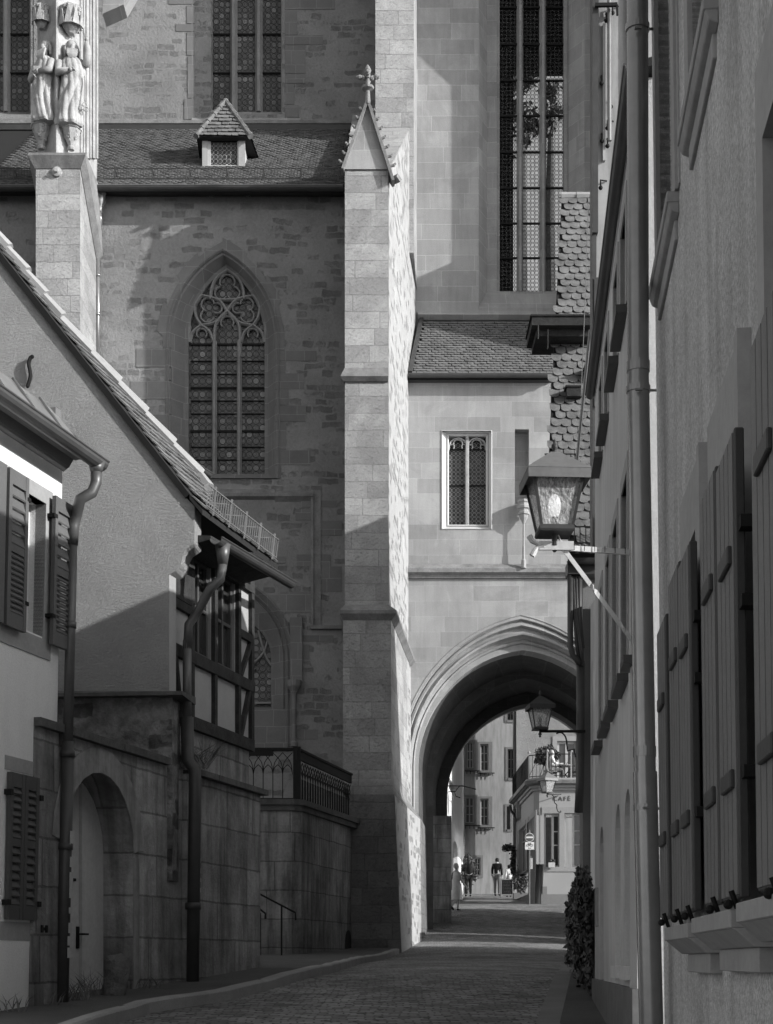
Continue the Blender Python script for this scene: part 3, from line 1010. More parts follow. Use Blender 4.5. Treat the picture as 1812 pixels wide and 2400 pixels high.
# rain hopper and downpipe at the left buttress
m = MB()
YH = YA - .25
hx = XX(233, YH)
m.lathe((hx, YH, ZZ(500, YH)), [(.05, -.1), (.05, 0), (.08, .02), (.08, .08), (.16, .3), (.17, .48), (.2, .5), (.2, .56)], 8)
m.tube([(hx, YH, ZZ(500, YH)), (hx + .02, YH, ZZ(512, YH)), (XX(231, YH), YA - .12, ZZ(540, YH))], .055, 8)
m.tube([(XX(231, YA), YA - .12, ZZ(535, YH)), (XX(231, YA), YA - .12, ZZ(900, YH))], .06, 8)
for y in (553, 640, 732, 830):
    m.tube([(XX(231, YA), YA - .12, ZZ(y, YH) - .04), (XX(231, YA), YA - .12, ZZ(y, YH) + .04)], .075, 8)
m.build('downpipe', M['zinc'], church, smooth=True)
m = MB()
m.tube([(XX(222, YA), YA - .05, ZZ(470, YA)), (XX(223, YA), YA - .05, ZZ(515, YA)), (XX(226, YA), YA - .05, ZZ(545, YA)), (XX(226, YA), YA - .05, ZZ(880, YA))], .018, 6)
m.build('lightning_conductor', M['iron'], church)

# --- left buttress with its corner pinnacle and niche canopies
YF = 38.06
bxa, bxb = XX(84, YF), XX(188, YF)
m = MB()
ztb = ZZ(389, YF)
m.box((bxa, YF, 0), (bxb, YA + .2, ztb - 1.35))
m.prism([(bxa, YF, ztb - 1.35), (bxa, YA + .2, ztb - 1.35), (bxa, YA + .2, ztb - 1.3), (bxa, YF, ztb)], (bxb - bxa, 0, 0))
bl = m.build('buttress', M['buttress'], church)
m = MB()
za_, zb_ = ZZ(389, YF), ZZ(371, YF)
ox, oy = .16, .16
sl = (ZZ(432, YA) - zb_) / (YA - YF)
slo = -.62
def cq(x, y, z):
    return (x, y, z + (y - YF) * slo)
c0 = [cq(bxa - .02, YF - .02, za_ - .08), cq(bxb + .02, YF - .02, za_ - .08), cq(bxb + .02, YA - .1, za_ - .08), cq(bxa - .02, YA - .1, za_ - .08)]
c1 = [cq(bxa - ox, YF - oy, zb_ - .1), cq(bxb + ox, YF - oy, zb_ - .1), cq(bxb + ox, YA - .1, zb_ - .1), cq(bxa - ox, YA - .1, zb_ - .1)]
c2 = [(a, b, c + .06) for a, b, c in c1]
c3 = [(bxa + .15, YF + .3, zb_ + .25), (bxb - .05, YF + .3, zb_ + .25), (bxb + .1, YA - .2, zb_ + .3), (bxa + .2, YA - .2, zb_ + .3)]
m.loft([c0, c1, c2, c3], caps=True)
m.build('weathering', M['trim'], bl)
m = MB()
m.lathe((0, 0, 0), [(.12, 0), (.12, .06), (.05, .08), (.045, .14)], 12)
kc = P(134, 404, YF)
m.v = [(kc.x + x, YF - z, kc.z + y) for x, y, z in m.v]
m.build('tie_rod_plate', M['stone'], bl)
# pinnacle shaft: diamond plan
m = MB()
Yc = 38.25
zp0, zp1 = ZZ(380, Yc), 46
cpx = [(XX(88, 38.9), 38.95), (XX(133, Yc), Yc), (XX(186, 38.9), 38.9), (XX(214, 39.4), 39.5), (XX(214, 39.8), 40.6), (XX(92, 39.8), 40.6)]
m.prism([(a, b, zp0) for a, b in cpx], (0, 0, zp1 - zp0))
pin = m.build('pinnacle_shaft', M['stone'], church)
m = MB()
for px_, y_, r_ in ((190, 38.95, .05), (197, 39.05, .035), (204, 39.2, .06), (212, 39.35, .035), (219, 39.5, .055), (227, 39.75, .04), (133, 38.27, .05), (92, 38.95, .05)):
    m.tube([(XX(px_, y_), y_, ZZ(372 if px_ > 185 else 360, y_)), (XX(px_, y_), y_, zp1)], r_, 6)
m.build('shaft_mouldings', M['stone'], pin)
def rnd_blobs(mb, c, rx, ry, rz, n, r, seed=0, top=None):
    rr = random.Random(seed)
    for i in range(n):
        a = rr.uniform(0, 2 * math.pi)
        zz = rr.uniform(-1, 1)
        k = 1 if top is None else lerp(top, 1, (zz + 1) / 2)
        p = Vector(c) + Vector((math.cos(a) * rx * k, math.sin(a) * ry * k, zz * rz))
        mb.ball(p, r * rr.uniform(.7, 1.2), 6, 4, (1, 1, 1), .2)
for (cxp, yy, top, bot, sd) in ((97, 38.55, 292, 350, 1), (167, 38.45, 300, 352, 2)):
    m = MB()
    c = P(cxp, bot, yy)
    H = ZZ(top, yy) - ZZ(bot, yy)
    m.lathe(c, [(.08, 0), (.1, .05), (.07, .09), (.1, H * .3), (.18, H * .6), (.24, H * .86), (.27, H * .88), (.27, H)], 8)
    rnd_blobs(m, c + Vector((0, 0, H * .62)), .2, .2, H * .25, 34, .045, sd, .5)
    m.build('corbel', M['stone'], pin)
for (cxp, yy, top, bot, sd, w_) in ((98, 38.6, 18, 68, 3, .2), (166, 38.45, 20, 80, 4, .26)):
    m = MB()
    c = P(cxp, bot, yy)
    H = ZZ(top, yy) - ZZ(bot, yy)
    m.lathe(c, [(w_ * .35, 0), (w_ * .9, H * .25), (w_ * 1.05, H * .5), (w_ * 1.05, H * .9), (w_ * 1.1, H)], 6, ph=.5)
    rnd_blobs(m, c + Vector((0, 0, H * .6)), w_ * 1.02, w_ * 1.02, H * .36, 40, .05, sd)
    for k in range(5):
        a = -math.pi * (k + .5) / 5
        d = Vector((math.cos(a), math.sin(a), 0)) * w_
        m.prism([c + d * 1.1 + Vector((0, 0, H * .95)), c + d * 1.1 + Vector((-.06 * math.sin(a) * 1.6, .06 * math.cos(a) * 1.6, H * .2)), c + d * 1.1 + Vector((.06 * math.sin(a) * 1.6, -.06 * math.cos(a) * 1.6, H * .2))], d * .12)
    m.build('canopy', M['stone'], pin)
# flying piece above
m = MB()
m.prism([P(240, 32, 42), P(243, 0, 42), P(243, -60, 42), P(330, -60, 42), P(290, 10, 42)], (0, .6, 0))
m.build('flying_arch', M['tower'], church)

# --- central buttress
m = MB()
Y0 = 38.0
zl = ZZ(1440, Y0)
zt2 = ZZ(400, Y0)
def plan(e, yb=47.2, e2=None):
    e2 = e if e2 is None else e2
    return [(-1.03 - e * .6, Y0 - e), (.045 + e2, Y0 - e), (.62 + e2, 44.0), (.93 + e2, yb), (-1.03 - e * .6, yb)]
body = plan(0)
# upper body up to the sloping top
def top_z(x, y):
    return zt2 + (y - Y0) * (ZZ(300, 44.3) - zt2) / 6.3
m.loft([[(a, b, zl) for a, b in body], [(a, b, top_z(a, b)) for a, b in body]], caps=True)
bc = m.build('buttress', M['buttress'], church)
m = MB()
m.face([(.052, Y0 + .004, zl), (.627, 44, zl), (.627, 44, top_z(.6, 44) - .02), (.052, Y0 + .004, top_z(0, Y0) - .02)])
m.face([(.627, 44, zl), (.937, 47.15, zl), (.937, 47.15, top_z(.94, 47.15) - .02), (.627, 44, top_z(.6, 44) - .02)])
m.build('sunlit_render_side', M['sunlit_render'], bc, recalc=False)  # pale facing that carries sunlight in its colour
m = MB()
lo = plan(.07)
m.loft([[(a, b, ZZ(1830, Y0) - .2) for a, b in lo], [(a, b, zl) for a, b in lo]], caps=True)
m.build('buttress_stage', M['buttress'], bc)
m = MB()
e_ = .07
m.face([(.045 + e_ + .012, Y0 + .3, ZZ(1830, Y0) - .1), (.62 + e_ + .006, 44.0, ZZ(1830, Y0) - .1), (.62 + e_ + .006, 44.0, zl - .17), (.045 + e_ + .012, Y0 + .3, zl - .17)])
m.build('sunlit_render_side', M['sunlit_render'], bc, recalc=False)
pt = [(-.9, Y0 - .45), (.18, Y0 - .45), (.95, 44), (1.2, 47), (-.9, 47)]
pb = [(-.86, Y0 - .6), (.40, Y0 - .6), (1.0, 44), (1.3, 47), (-.86, 47)]
m = MB()
m.loft([[(a, b, .8) for a, b in pb], [(a, b, ZZ(1862, Y0 - .45)) for a, b in pt], [(a, b, ZZ(1826, Y0)) for a, b in lo]], caps=True)
m.build('buttress_plinth', M['buttress'], bc)
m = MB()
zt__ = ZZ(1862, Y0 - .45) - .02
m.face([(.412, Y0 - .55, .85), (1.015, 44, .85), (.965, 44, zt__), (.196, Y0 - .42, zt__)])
m.build('sunlit_render_side', M['sunlit_render'], bc, recalc=False)
m = MB()
# cornice of the lower stage, running back and down along the side
e1, e2_ = plan(.18), plan(.26)
def band(pa, pb_, z, h, sl_):
    f = lambda y: -(y - Y0) * sl_ if sl_ else 0
    return [[(a, b, z - h + f(b) * 0) for a, b in pa]]
m.loft([[(a, b, zl - .16) for a, b in plan(.08)], [(a, b, zl - .02) for a, b in plan(.2)], [(a, b, zl + .06) for a, b in plan(.2)], [(a, b, zl + .24) for a, b in plan(.0)]], caps=True)
m.build('buttress_cornice', M['trim'], bc)
m = MB()
zz1 = ZZ(886, Y0)
m.loft([[(a, b, zz1 - .1) for a, b in ((-1.06, Y0 - .05), (.04, Y0 - .05), (.04, Y0 + .3), (-1.06, Y0 + .3))], [(a, b, zz1) for a, b in ((-1.14, Y0 - .13), (.045, Y0 - .13), (.045, Y0 + .3), (-1.14, Y0 + .3))], [(a, b, zz1 + .25) for a, b in ((-1.03, Y0 - .01), (.04, Y0 - .01), (.04, Y0 + .3), (-1.03, Y0 + .3))]], caps=True)
m.build('buttress_offset', M['trim'], bc)
# gable front with copings, crockets and finial
ap = P(862, 240, Y0 - .1)
gl_, gr_ = P(803, 392, Y0 - .1), P(919, 400, Y0 - .1)
m = MB()
tr = [P(806, 396, Y0 - .04), P(912, 396, Y0 - .04), P(862, 248, Y0 - .04)]
m.prism(tr, (0, 3.6, 0))
m.tube([ap + Vector((0, .3, .0)), ap + Vector((.1, 3.5, .05))], .12, 8)  # unseen ridge bar added to raise the gable's shadow
m.build('gable_front_and_shadow_bar', M['tower'], bc)
m = MB()
m.bar(gl_ + Vector((0, .12, -.05)), ap + Vector((0, .12, .05)), .34, .07, (0, 0, 1))
m.bar(gr_ + Vector((.03, .12, -.25)), ap + Vector((0, .12, .05)), .34, .07, (0, 0, 1))
m.bar(gr_ + Vector((.02, .1, -.1)), P(930, 428, Y0 + .1), .3, .1)
m.build('gable_coping', M['trim'], bc)
m = MB()
for a, sgn in ((gl_, -1), (gr_, 1)):
    for i in range(7):
        c = a.lerp(ap, .06 + i * .135) + Vector((sgn * .085, 0, .035))
        m.ball(c, .038, 7, 5, (1, 1, 1), .2)
        m.ball(c + Vector((sgn * .03, 0, .035)), .032, 6, 4, (1, 1, 1), .2)
        m.bar(c, c - Vector((sgn * .1, 0, .03)), .05)
m.each('crocket', M['trim'], bc)
m = MB()
fc = ap
m.lathe(fc + Vector((0, 0, -.05)), [(.07, 0), (.055, .3), (.05, .33), (.15, .38), (.16, .43), (.06, .47), (.05, .62), (.07, .7), (.06, .76), (.09, .84), (.05, .93), (.0, 1.0)], 8)
for k in range(4):
    a = k * math.pi / 2
    d = Vector((math.cos(a), math.sin(a), 0))
    c = fc + Vector((0, 0, .6))
    for q, r in ((.1, .06), (.19, .065), (.25, .045)):
        m.ball(c + d * q + Vector((0, 0, .02 * (q > .15))), r, 6, 4, (1, 1, 1), .25)
m.build('finial', M['trim'], bc)
# the upper buttress of the nave behind
YU = 44.3
m = MB()
m.loft([[(a, b, 22) for a, b in ((XX(880, YU), YU), (XX(970, YU), YU), (.95, 47.2), (XX(880, YU), 47.2))], [(a, b, 45) for a, b in ((XX(880, YU), YU), (XX(970, YU), YU), (.95, 47.2), (XX(880, YU), 47.2))]], caps=True)
m.build('upper_buttress', M['buttress'], church)

# --- choir wall with the tall window
YT = YN
c_out = [(XX(1122, YT), ZZ(728, YT)), (XX(1370, YT), ZZ(728, YT)), (XX(1370, YT), 44), (XX(1122, YT), 44)]
m = MB()
m.wall(Pl(0, YT, 1, 0), rect(.5, 10, 14, 45), [c_out], thick=.3, back=False)
m.build('choir_wall', M['tower'], church)
YW = YT + .75
m = MB()
zs0, zs1 = ZZ(722, YT), ZZ(686, YW)
def vprism(pts, z0, z1):
    m.prism([(a, b, z0) for a, b in pts], (0, 0, z1 - z0))
vprism([(XX(1122, YT), YT), (XX(1164, YT) - .25, YW - .12), (XX(1164, YW), YW - .14), (XX(1164, YW), YW - .04), (XX(1171, YW), YW - .04), (XX(1171, YW), YW + .2), (XX(1115, YT), YW + .2)], zs0 - .2, 44)
vprism([(XX(1370, YT), YT), (XX(1330, YT) + .1, YW - .12), (XX(1330, YW), YW - .14), (XX(1330, YW), YW - .04), (XX(1321, YW), YW - .04), (XX(1321, YW), YW + .2), (XX(1378, YT), YW + .2)], zs0 - .2, 44)
m.prism([(XX(1122, YT), YW + .2, zs1), (XX(1122, YT), YW - .1, zs1), (XX(1122, YT), YT - .02, zs0), (XX(1122, YT), YT + .05, zs0 - .3), (XX(1122, YT), YW + .2, zs0 - .3)], (XX(1370, YT) - XX(1122, YT), 0, 0))
m.build('choir_window_jambs', M['tower'], church)
m = MB()
m.wall(Pl(0, YW + .08, 1, 0), rect(XX(1165, YW), XX(1328, YW), ZZ(690, YW), 44), thick=0)
cw = m.build('choir_window', M['bulltrans'], church)
for q in (1218.5, 1272):
    m = MB()
    mull(m, [q], 690, YW + .06, 8, .2)
    m.build('mullion', M['tower'], cw)
m = MB()
for y in (-70, 16, 103, 188, 271, 356, 440, 523, 604, 686):
    m.box((XX(1168, YW), YW + .0, ZZ(y, YW) - .025), (XX(1325, YW), YW + .06, ZZ(y, YW) + .025))
m.each('saddle_bar', M['iron'], cw)
m = MB()
m.prism([(.95, YT + .1, ZZ(728, YT)), (.95, YT - .22, ZZ(738, YT)), (.95, YT - .22, ZZ(744, YT)), (.95, YT - .06, ZZ(752, YT)), (.95, YT + .1, ZZ(752, YT))], (11, 0, 0))
m.build('string_course', M['tower'], church)
# hidden next buttress of the choir, casting its shadow on the choir wall
m = MB()
bx = 6.5
m.box((bx, 44.75, 10), (bx + 1.2, YT + .2, ZZ(175, YT) + 1.6))
m.prism([(bx, 44.75, ZZ(175, YT) + 1.6), (bx, 44.3, ZZ(175, YT) + 3.0), (bx, 43.6, 45), (bx, YT + .2, 45), (bx, YT + .2, ZZ(175, YT) + 1.6)], (1.2, 0, 0))
m.box((bx - .0, 43.9, 10), (bx + 1.4, 44.752, ZZ(620, YT) + 2.0))
m.build('buttress', M['tower'], church)
# interior of the choir: a dim hall with a window on the far side
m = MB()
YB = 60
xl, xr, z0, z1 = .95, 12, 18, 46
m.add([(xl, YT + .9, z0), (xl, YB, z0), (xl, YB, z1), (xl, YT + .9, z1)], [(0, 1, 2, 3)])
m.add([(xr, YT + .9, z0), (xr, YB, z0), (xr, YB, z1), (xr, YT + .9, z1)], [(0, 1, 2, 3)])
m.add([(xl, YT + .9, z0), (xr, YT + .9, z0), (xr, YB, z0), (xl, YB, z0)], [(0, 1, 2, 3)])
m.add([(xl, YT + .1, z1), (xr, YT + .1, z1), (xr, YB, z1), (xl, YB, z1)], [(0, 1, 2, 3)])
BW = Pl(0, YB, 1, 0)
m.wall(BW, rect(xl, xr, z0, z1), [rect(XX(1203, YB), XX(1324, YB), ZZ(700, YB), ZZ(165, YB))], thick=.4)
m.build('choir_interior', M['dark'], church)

# ============================================================ GATE BUILDING OVER THE STREET
gate = thing('gate_building', (4, 44, g(44)), 'pale ashlar gate building with a big pointed archway spanning the street', 'gate building')
YB_ = 44.0
B = Pl(0, YB_, 1, 0)
g_out = arch(.44, 7.28, ZZ(1790, YB_), ZZ(1450, YB_), -1, 16)
g_in = arch(.93, 6.98, ZZ(1800, YB_ + .7), ZZ(1527, YB_ + .7), -1, 16)
zbt = ZZ(889, YB_)
m = MB()
wf = rect(XX(1036, YB_), XX(1152, YB_), ZZ(1240, YB_), ZZ(1010, YB_))
nf = rect(XX(1207, YB_), XX(1240, YB_), ZZ(1182, YB_), ZZ(1006, YB_))
xR = XX(1291, YB_)
m.wall(B, [(.2, 9), (.44, 9), (7.28, 9), (9, 9), (9, ZZ(1100, YB_)), (xR, ZZ(1099, YB_)), (xR, zbt), (.2, zbt)], [wf, nf], thick=.35)
# spandrels round the arch
half = g_out[2:]
ztop = 9.0
lowR = [(7.28, 9), (9, 9), (9, 0), (7.28, 0)]
m2 = [(a, b) for a, b in half if b < 9.0]
m.v = m.v
m = MB()
up = arch(.44, 7.28, ZZ(1790, YB_), ZZ(1450, YB_), 1, 16)
m.wall(B, rect(.2, 9.0, 1.001, ZZ(1335, YB_)), [up], thick=.35)
m.wall(B, [(.2, ZZ(1335, YB_)), (9, ZZ(1335, YB_)), (9, ZZ(1110, YB_)), (xR, ZZ(1109, YB_)), (xR, zbt), (.2, zbt)], [wf, nf], thick=.35)
m.build('gate_wall', M['bridge'], gate)
m = MB()
cxg, czg = 3.86, ZZ(1790, YB_)
def stepring(k, off, Y):
    return [Pl(0, Y, 1, 0).w(a, b, 0) for a, b in k]
def mix(a, b, t):
    return [(lerp(p[0], q[0], t), lerp(p[1], q[1], t)) for p, q in zip(a, b)]
up_in = arch(.93, 6.98, ZZ(1800, YB_ + .7), ZZ(1527, YB_ + .7), 1, 16)
prf = [(-.12, -.02), (-.1, .0), (.0, .02), (.05, .12), (.12, .06), (.22, .05), (.27, .22), (.36, .2), (.44, .14), (.52, .16), (.58, .36), (.64, .42), (.7, .38), (.76, .42), (.78, .5), (1.0, .5)]
for (t_, d_) in [(0, 0)]:
    rings = []
    for t, d in prf:
        r = mix(up, up_in, t)
        rings.append([(a, YB_ + d, b) for a, b in r])
    rings.append([(a, YB_ + 1.2, b) for a, b in up_in])
m.loft(rings)
m.build('arch_moulding', M['bridge'], gate, smooth=False)
YE = 51.8
far = arch(XX(1046, YE), XX(1046, YE) + 5.4, ZZ(1880, YE), ZZ(1658, YE), 1.5, 16)
m = MB()
r1 = [(a, YB_ + 1.2, b) for a, b in up_in]
r2 = [(a, YE - .8, b) for a, b in outl(far, .35, XX(1046, YE) + 2.7, ZZ(1880, YE))]
r3 = [(a, YE - .8, b) for a, b in far]
r4 = [(a, YE, b) for a, b in far]
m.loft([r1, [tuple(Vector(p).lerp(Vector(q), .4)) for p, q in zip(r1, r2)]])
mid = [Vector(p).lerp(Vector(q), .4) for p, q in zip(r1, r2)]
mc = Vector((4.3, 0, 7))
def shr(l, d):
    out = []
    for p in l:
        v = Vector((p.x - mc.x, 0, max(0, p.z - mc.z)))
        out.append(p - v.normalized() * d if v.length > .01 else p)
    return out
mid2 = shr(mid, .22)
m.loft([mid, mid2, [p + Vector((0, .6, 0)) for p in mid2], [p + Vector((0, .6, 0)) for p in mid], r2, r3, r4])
m.build('passage_vault', MAT('dark_vault_stone', .07, .2, 2, bump=.4, brick=dict(w=.7, h=.4, m=.01, mv=1.3, v=.1)), gate)  # one dark stone tone over the whole vault
m = MB()
RW = Pl(0, YE, 1, 0)
m.wall(RW, rect(.9, 7.9, 1.5, 24), [far], thick=.3, off=-.001)
m.build('gate_rear_wall', M['bridge'], gate)
m = MB()
m.box((7.4, 44.02, 0), (8.9, 46.6, 13.5))
m.box((5.45, 41.4, 0), (6.4, 43.98, 4.3))  # unseen pier added to shade the ground before the arch
m.build('gate_side_and_sun_block', M['bridge'], gate)
m = MB()
m.box((1.0, 49.6, 2), (XX(1057, 50) , 51.85, ZZ(1915, 50)))
m.build('passage_bench', M['wallstone'], gate)
# small twin window
m = MB()
Yw = YB_ + .28
of_ = rect(XX(1036, YB_), XX(1152, YB_), ZZ(1240, YB_), ZZ(1010, YB_))
inn = rect(XX(1052, Yw), XX(1139, Yw), ZZ(1232, Yw), ZZ(1025, Yw))
sx = lambda l, Y: [(a, Y, b) for a, b in l]
def grow(l, d):
    return rect(l[0][0] - d, l[1][0] + d, l[0][1] - d, l[2][1] + d)
m.loft([sx(grow(of_, .02), YB_ - .01), sx(of_, YB_ - .03), sx(of_, YB_ + .04), sx(grow(inn, .07), Yw - .12), sx(grow(inn, .04), Yw - .15), sx(inn, Yw - .1), sx(inn, Yw + .12)])
gw = m.build('twin_lancet_window', M['stuccolit'], gate)
m = MB()
m.wall(Pl(0, Yw + .08, 1, 0), grow(inn, .05), thick=0)
m.build('bulls_eye_glazing', M['bullpale'], gw)
m = MB()
xm = XX(1095, Yw)
m.prism([(xm - .06, Yw, inn[0][1]), (xm - .03, Yw - .1, inn[0][1]), (xm + .03, Yw - .1, inn[0][1]), (xm + .06, Yw, inn[0][1])], (0, 0, inn[2][1] - inn[0][1]))
for a, b in ((inn[0][0], xm), (xm, inn[1][0])):
    c_, w_ = (a + b) / 2, (b - a) / 2
    zt_ = inn[2][1] - .03
    def pp(l):
        return [Vector((c_ + q * w_, Yw - .03, zt_ - r * w_)) for q, r in l]
    m.ribbon(pp(smoothp([(-1, 1.3), (-.93, .7), (-.6, .25), (0, .02)])), .05, .1)
    m.ribbon(pp(smoothp([(1, 1.3), (.93, .7), (.6, .25), (0, .02)])), .05, .1)
    m.ribbon(pp(smoothp([(-.93, .75), (-.5, .7), (-.42, 1.0), (-.5, 1.15)])), .03, .07)
    m.ribbon(pp(smoothp([(.93, .75), (.5, .7), (.42, 1.0), (.5, 1.15)])), .03, .07)
    m.ribbon(pp(smoothp([(-.5, .7), (-.4, .35), (0, .2), (.4, .35), (.5, .7)])), .03, .07)
m.build('mullion_and_cusps', M['stone'], gw)
m = MB()
for y in (1052, 1137):
    m.box((inn[0][0], Yw + .02, ZZ(y, Yw) - .015), (inn[1][0], Yw + .06, ZZ(y, Yw) + .015))
m.each('saddle_bar', M['iron'], gw)
m = MB()
m.wall(Pl(0, YB_ + .3, 1, 0), grow(nf, .06), thick=0)
m.build('niche_back', M['bridge'], gate)
m = MB()
x0 = .5
m.prism([(x0, YB_ + .05, ZZ(1318, YB_)), (x0, YB_ - .2, ZZ(1336, YB_)), (x0, YB_ - .2, ZZ(1345, YB_)), (x0, YB_ - .1, ZZ(1350, YB_)), (x0, YB_ - .08, ZZ(1356, YB_)), (x0, YB_ + .05, ZZ(1358, YB_))], (7.5, 0, 0))
m.build('string_course', M['trim'], gate)
m = MB()
cx_, cy_ = XX(1227, YB_ - .15), YB_ - .22
m.lathe((cx_, cy_, ZZ(1333, YB_ - .15)), [(.07, 0), (.07, .22), (.04, .26), (.038, .62), (.028, .66), (.028, 1.25), (.05, 1.3), (.11, 1.42), (.13, 1.5), (.17, 1.52), (.17, 1.58), (.14, 1.6), (.14, 1.66), (.19, 1.69), (.19, 1.76), (.15, 1.78), (.15, 1.84), (.18, 1.87), (.18, 1.93)], 8)
m.build('slender_colonnette', M['surround2'], gate)
# its roof
rl0, rr0 = Vector((XX(961, YB_ - .25), YB_ - .25, ZZ(878, YB_ - .25))), Vector((8.5, YB_ - .25, ZZ(878, YB_ - .25)))
rt = Vector((0, YT - .1, ZZ(752, YT - .1)))
vd = Vector((0, rt.y - rl0.y, rt.z - rl0.z))
m = MB()
skew = XX(988, YT) - rl0.x
m.prism([rl0, (xR + .1, rl0.y, rl0.z), (xR + .2, rl0.y + vd.y, rl0.z + vd.z), (rl0.x + skew, rl0.y + vd.y, rl0.z + vd.z)], (0, 0, -.14))
gr = m.build('gate_roof', M['tileunder'], gate)
m = MB()
LL = vd.length
tileroof(m, rl0 + Vector((0, 0, 0)), (1, 0, 0), vd, xR + .2 - rl0.x, LL, tw=.185, ex=.165, inside=lambda a, b: a > skew * b / LL + .05, seed=9, lift=.03, lobe=.07)
m.build('roof_tiles', M['tile'], gr, recalc=False)
m = MB()
m.bar(rl0 + Vector((0, -.02, .05)), rl0 + Vector((skew, vd.y, vd.z + .05)), .12, .1)
m.tube([rl0 + Vector((-.05, -.1, -.06)), Vector((xR + .02, rl0.y - .1, rl0.z - .06))], .075, 8)
m.box((.5, YB_ - .2, zbt - .1), (xR, YB_ - .0, zbt + .02))
m.build('gutter', M['zincdark'], gate)
# tree on the far side of the church, seen through the choir window
def leafcloud(mb, c, rad, n, size, seed, sc=(1, 1, 1), shell=.55):
    rr = random.Random(seed)
    for i in range(n):
        d = Vector((rr.gauss(0, 1), rr.gauss(0, 1), rr.gauss(0, 1))).normalized()
        q = rad * (shell + (1 - shell) * rr.random()) * (1 + .18 * math.sin(d.x * 5 + seed) * math.cos(d.z * 4))
        p = Vector(c) + Vector((d.x * q * sc[0], d.y * q * sc[1], d.z * q * sc[2]))
        a = Vector((rr.gauss(0, 1), rr.gauss(0, 1), rr.gauss(0, 1))).normalized()
        b = a.cross(Vector((rr.gauss(0, 1), rr.gauss(0, 1), rr.gauss(0, 1)))).normalized()
        s_ = size * rr.uniform(.6, 1.3)
        mb.add([p - a * s_, p + b * s_ * .5, p + a * s_, p - b * s_ * .5], [(0, 1, 2, 3)])
YX = 75
tr_ = thing('tree', (7.2, YX, g(YX)), 'dark bare-trunked tree seen through the bulls-eye panes of the tall choir window', 'tree')
m = MB()
for px_ in (1224, 1290):
    m.tube([(XX(px_, YX), YX, 6), (XX(px_ + 3, YX), YX, 30), (XX(px_ - 2, YX), YX, 38), (XX(px_ + 2, YX), YX, 43)], [.32, .28, .24, .1], 8)
m.build('trunk', M['bark'], tr_)
m = MB()
for i, (a, b, r) in enumerate([(1212, 200, .5), (1240, 190, .45), (1225, 262, .55), (1240, 290, .5), (1288, 215, .5), (1297, 262, .5), (1278, 300, .5), (1228, 330, .35), (1196, 250, .6), (1192, 300, .5), (1180, 360, .5)]):
    leafcloud(m, P(a, b, YX), r * 1.2, 120, .18, i, shell=.2)
m.build('crown', M['leaf'], tr_, recalc=False)
# ============================================================ LEFT SIDE
PL1 = Pl(-3.15, 15, .276, 1, .022, 4)
W = Pl(-3.15, 15, .276, 1)
def louvre_shutter(name, pl, s0, s1, z0, z1, o, parent, mat, rails=(.52,), n=(5, 11), th=.04, leaves=1):
    """framed louvred shutter leaf as one part"""
    m = MB()
    wd = (s1 - s0) / leaves
    for k in range(leaves):
        a, b = s0 + k * wd + .004, s0 + (k + 1) * wd - .004
        st = .055
        m.pbox(pl, a, a + st, z0, z1, o, o + th)
        m.pbox(pl, b - st, b, z0, z1, o, o + th)
        zs_ = [z0, z0 + .12] 
        H = z1 - z0
        zr = z0 + H * (1 - rails[0])
        m.pbox(pl, a + st, b - st, z0, z0 + .13, o, o + th - .003)
        m.pbox(pl, a + st, b - st, z1 - .13, z1, o, o + th - .003)
        m.pbox(pl, a + st, b - st, zr, zr + .07, o, o + th - .003)
        for (q0, q1, cnt) in ((z0 + .13, zr, n[1]), (zr + .07, z1 - .13, n[0])):
            dz = (q1 - q0) / cnt
            for i in range(cnt):
                zc = q0 + dz * i
                m.hexa([pl.w(a + st, zc, o + .032), pl.w(b - st, zc, o + .032), pl.w(b - st, zc + dz * .85, o + .004), pl.w(a + st, zc + dz * .85, o + .004),
                        pl.w(a + st, zc + .012, o + .04), pl.w(b - st, zc + .012, o + .04), pl.w(b - st, zc + dz * .85 + .012, o + .012), pl.w(a + st, zc + dz * .85 + .012, o + .012)])
    return m.build(name, mat, parent)
def casement(name, pl, s0, s1, z0, z1, o, parent, mat=None, glass=None, cols=2, rows=(.62,), fw=.05, bars=0):
    """window frame; its pane is a child"""
    mat = mat or M['white']
    m = MB()
    m.pbox(pl, s0, s0 + fw, z0, z1, o - .06, o)
    m.pbox(pl, s1 - fw, s1, z0, z1, o - .06, o)
    m.pbox(pl, s0 + fw, s1 - fw, z0, z0 + fw, o - .06, o)
    m.pbox(pl, s0 + fw, s1 - fw, z1 - fw, z1, o - .06, o)
    for c in range(1, cols):
        q = lerp(s0, s1, c / cols)
        m.pbox(pl, q - fw * .55, q + fw * .55, z0 + fw, z1 - fw, o - .06, o + .008)
    for r in rows:
        q = lerp(z0, z1, r)
        m.pbox(pl, s0 + fw, s1 - fw, q - .02, q + .02, o - .055, o + .002)
    f = m.build(name, mat, parent)
    m = MB()
    m.add([pl.w(s0 + .01, z0 + .01, o - .04), pl.w(s1 - .01, z0 + .01, o - .04), pl.w(s1 - .01, z1 - .01, o - .04), pl.w(s0 + .01, z1 - .01, o - .04)], [(0, 1, 2, 3)])
    m.build('pane', glass or M['glass'], f, recalc=False)
    return f

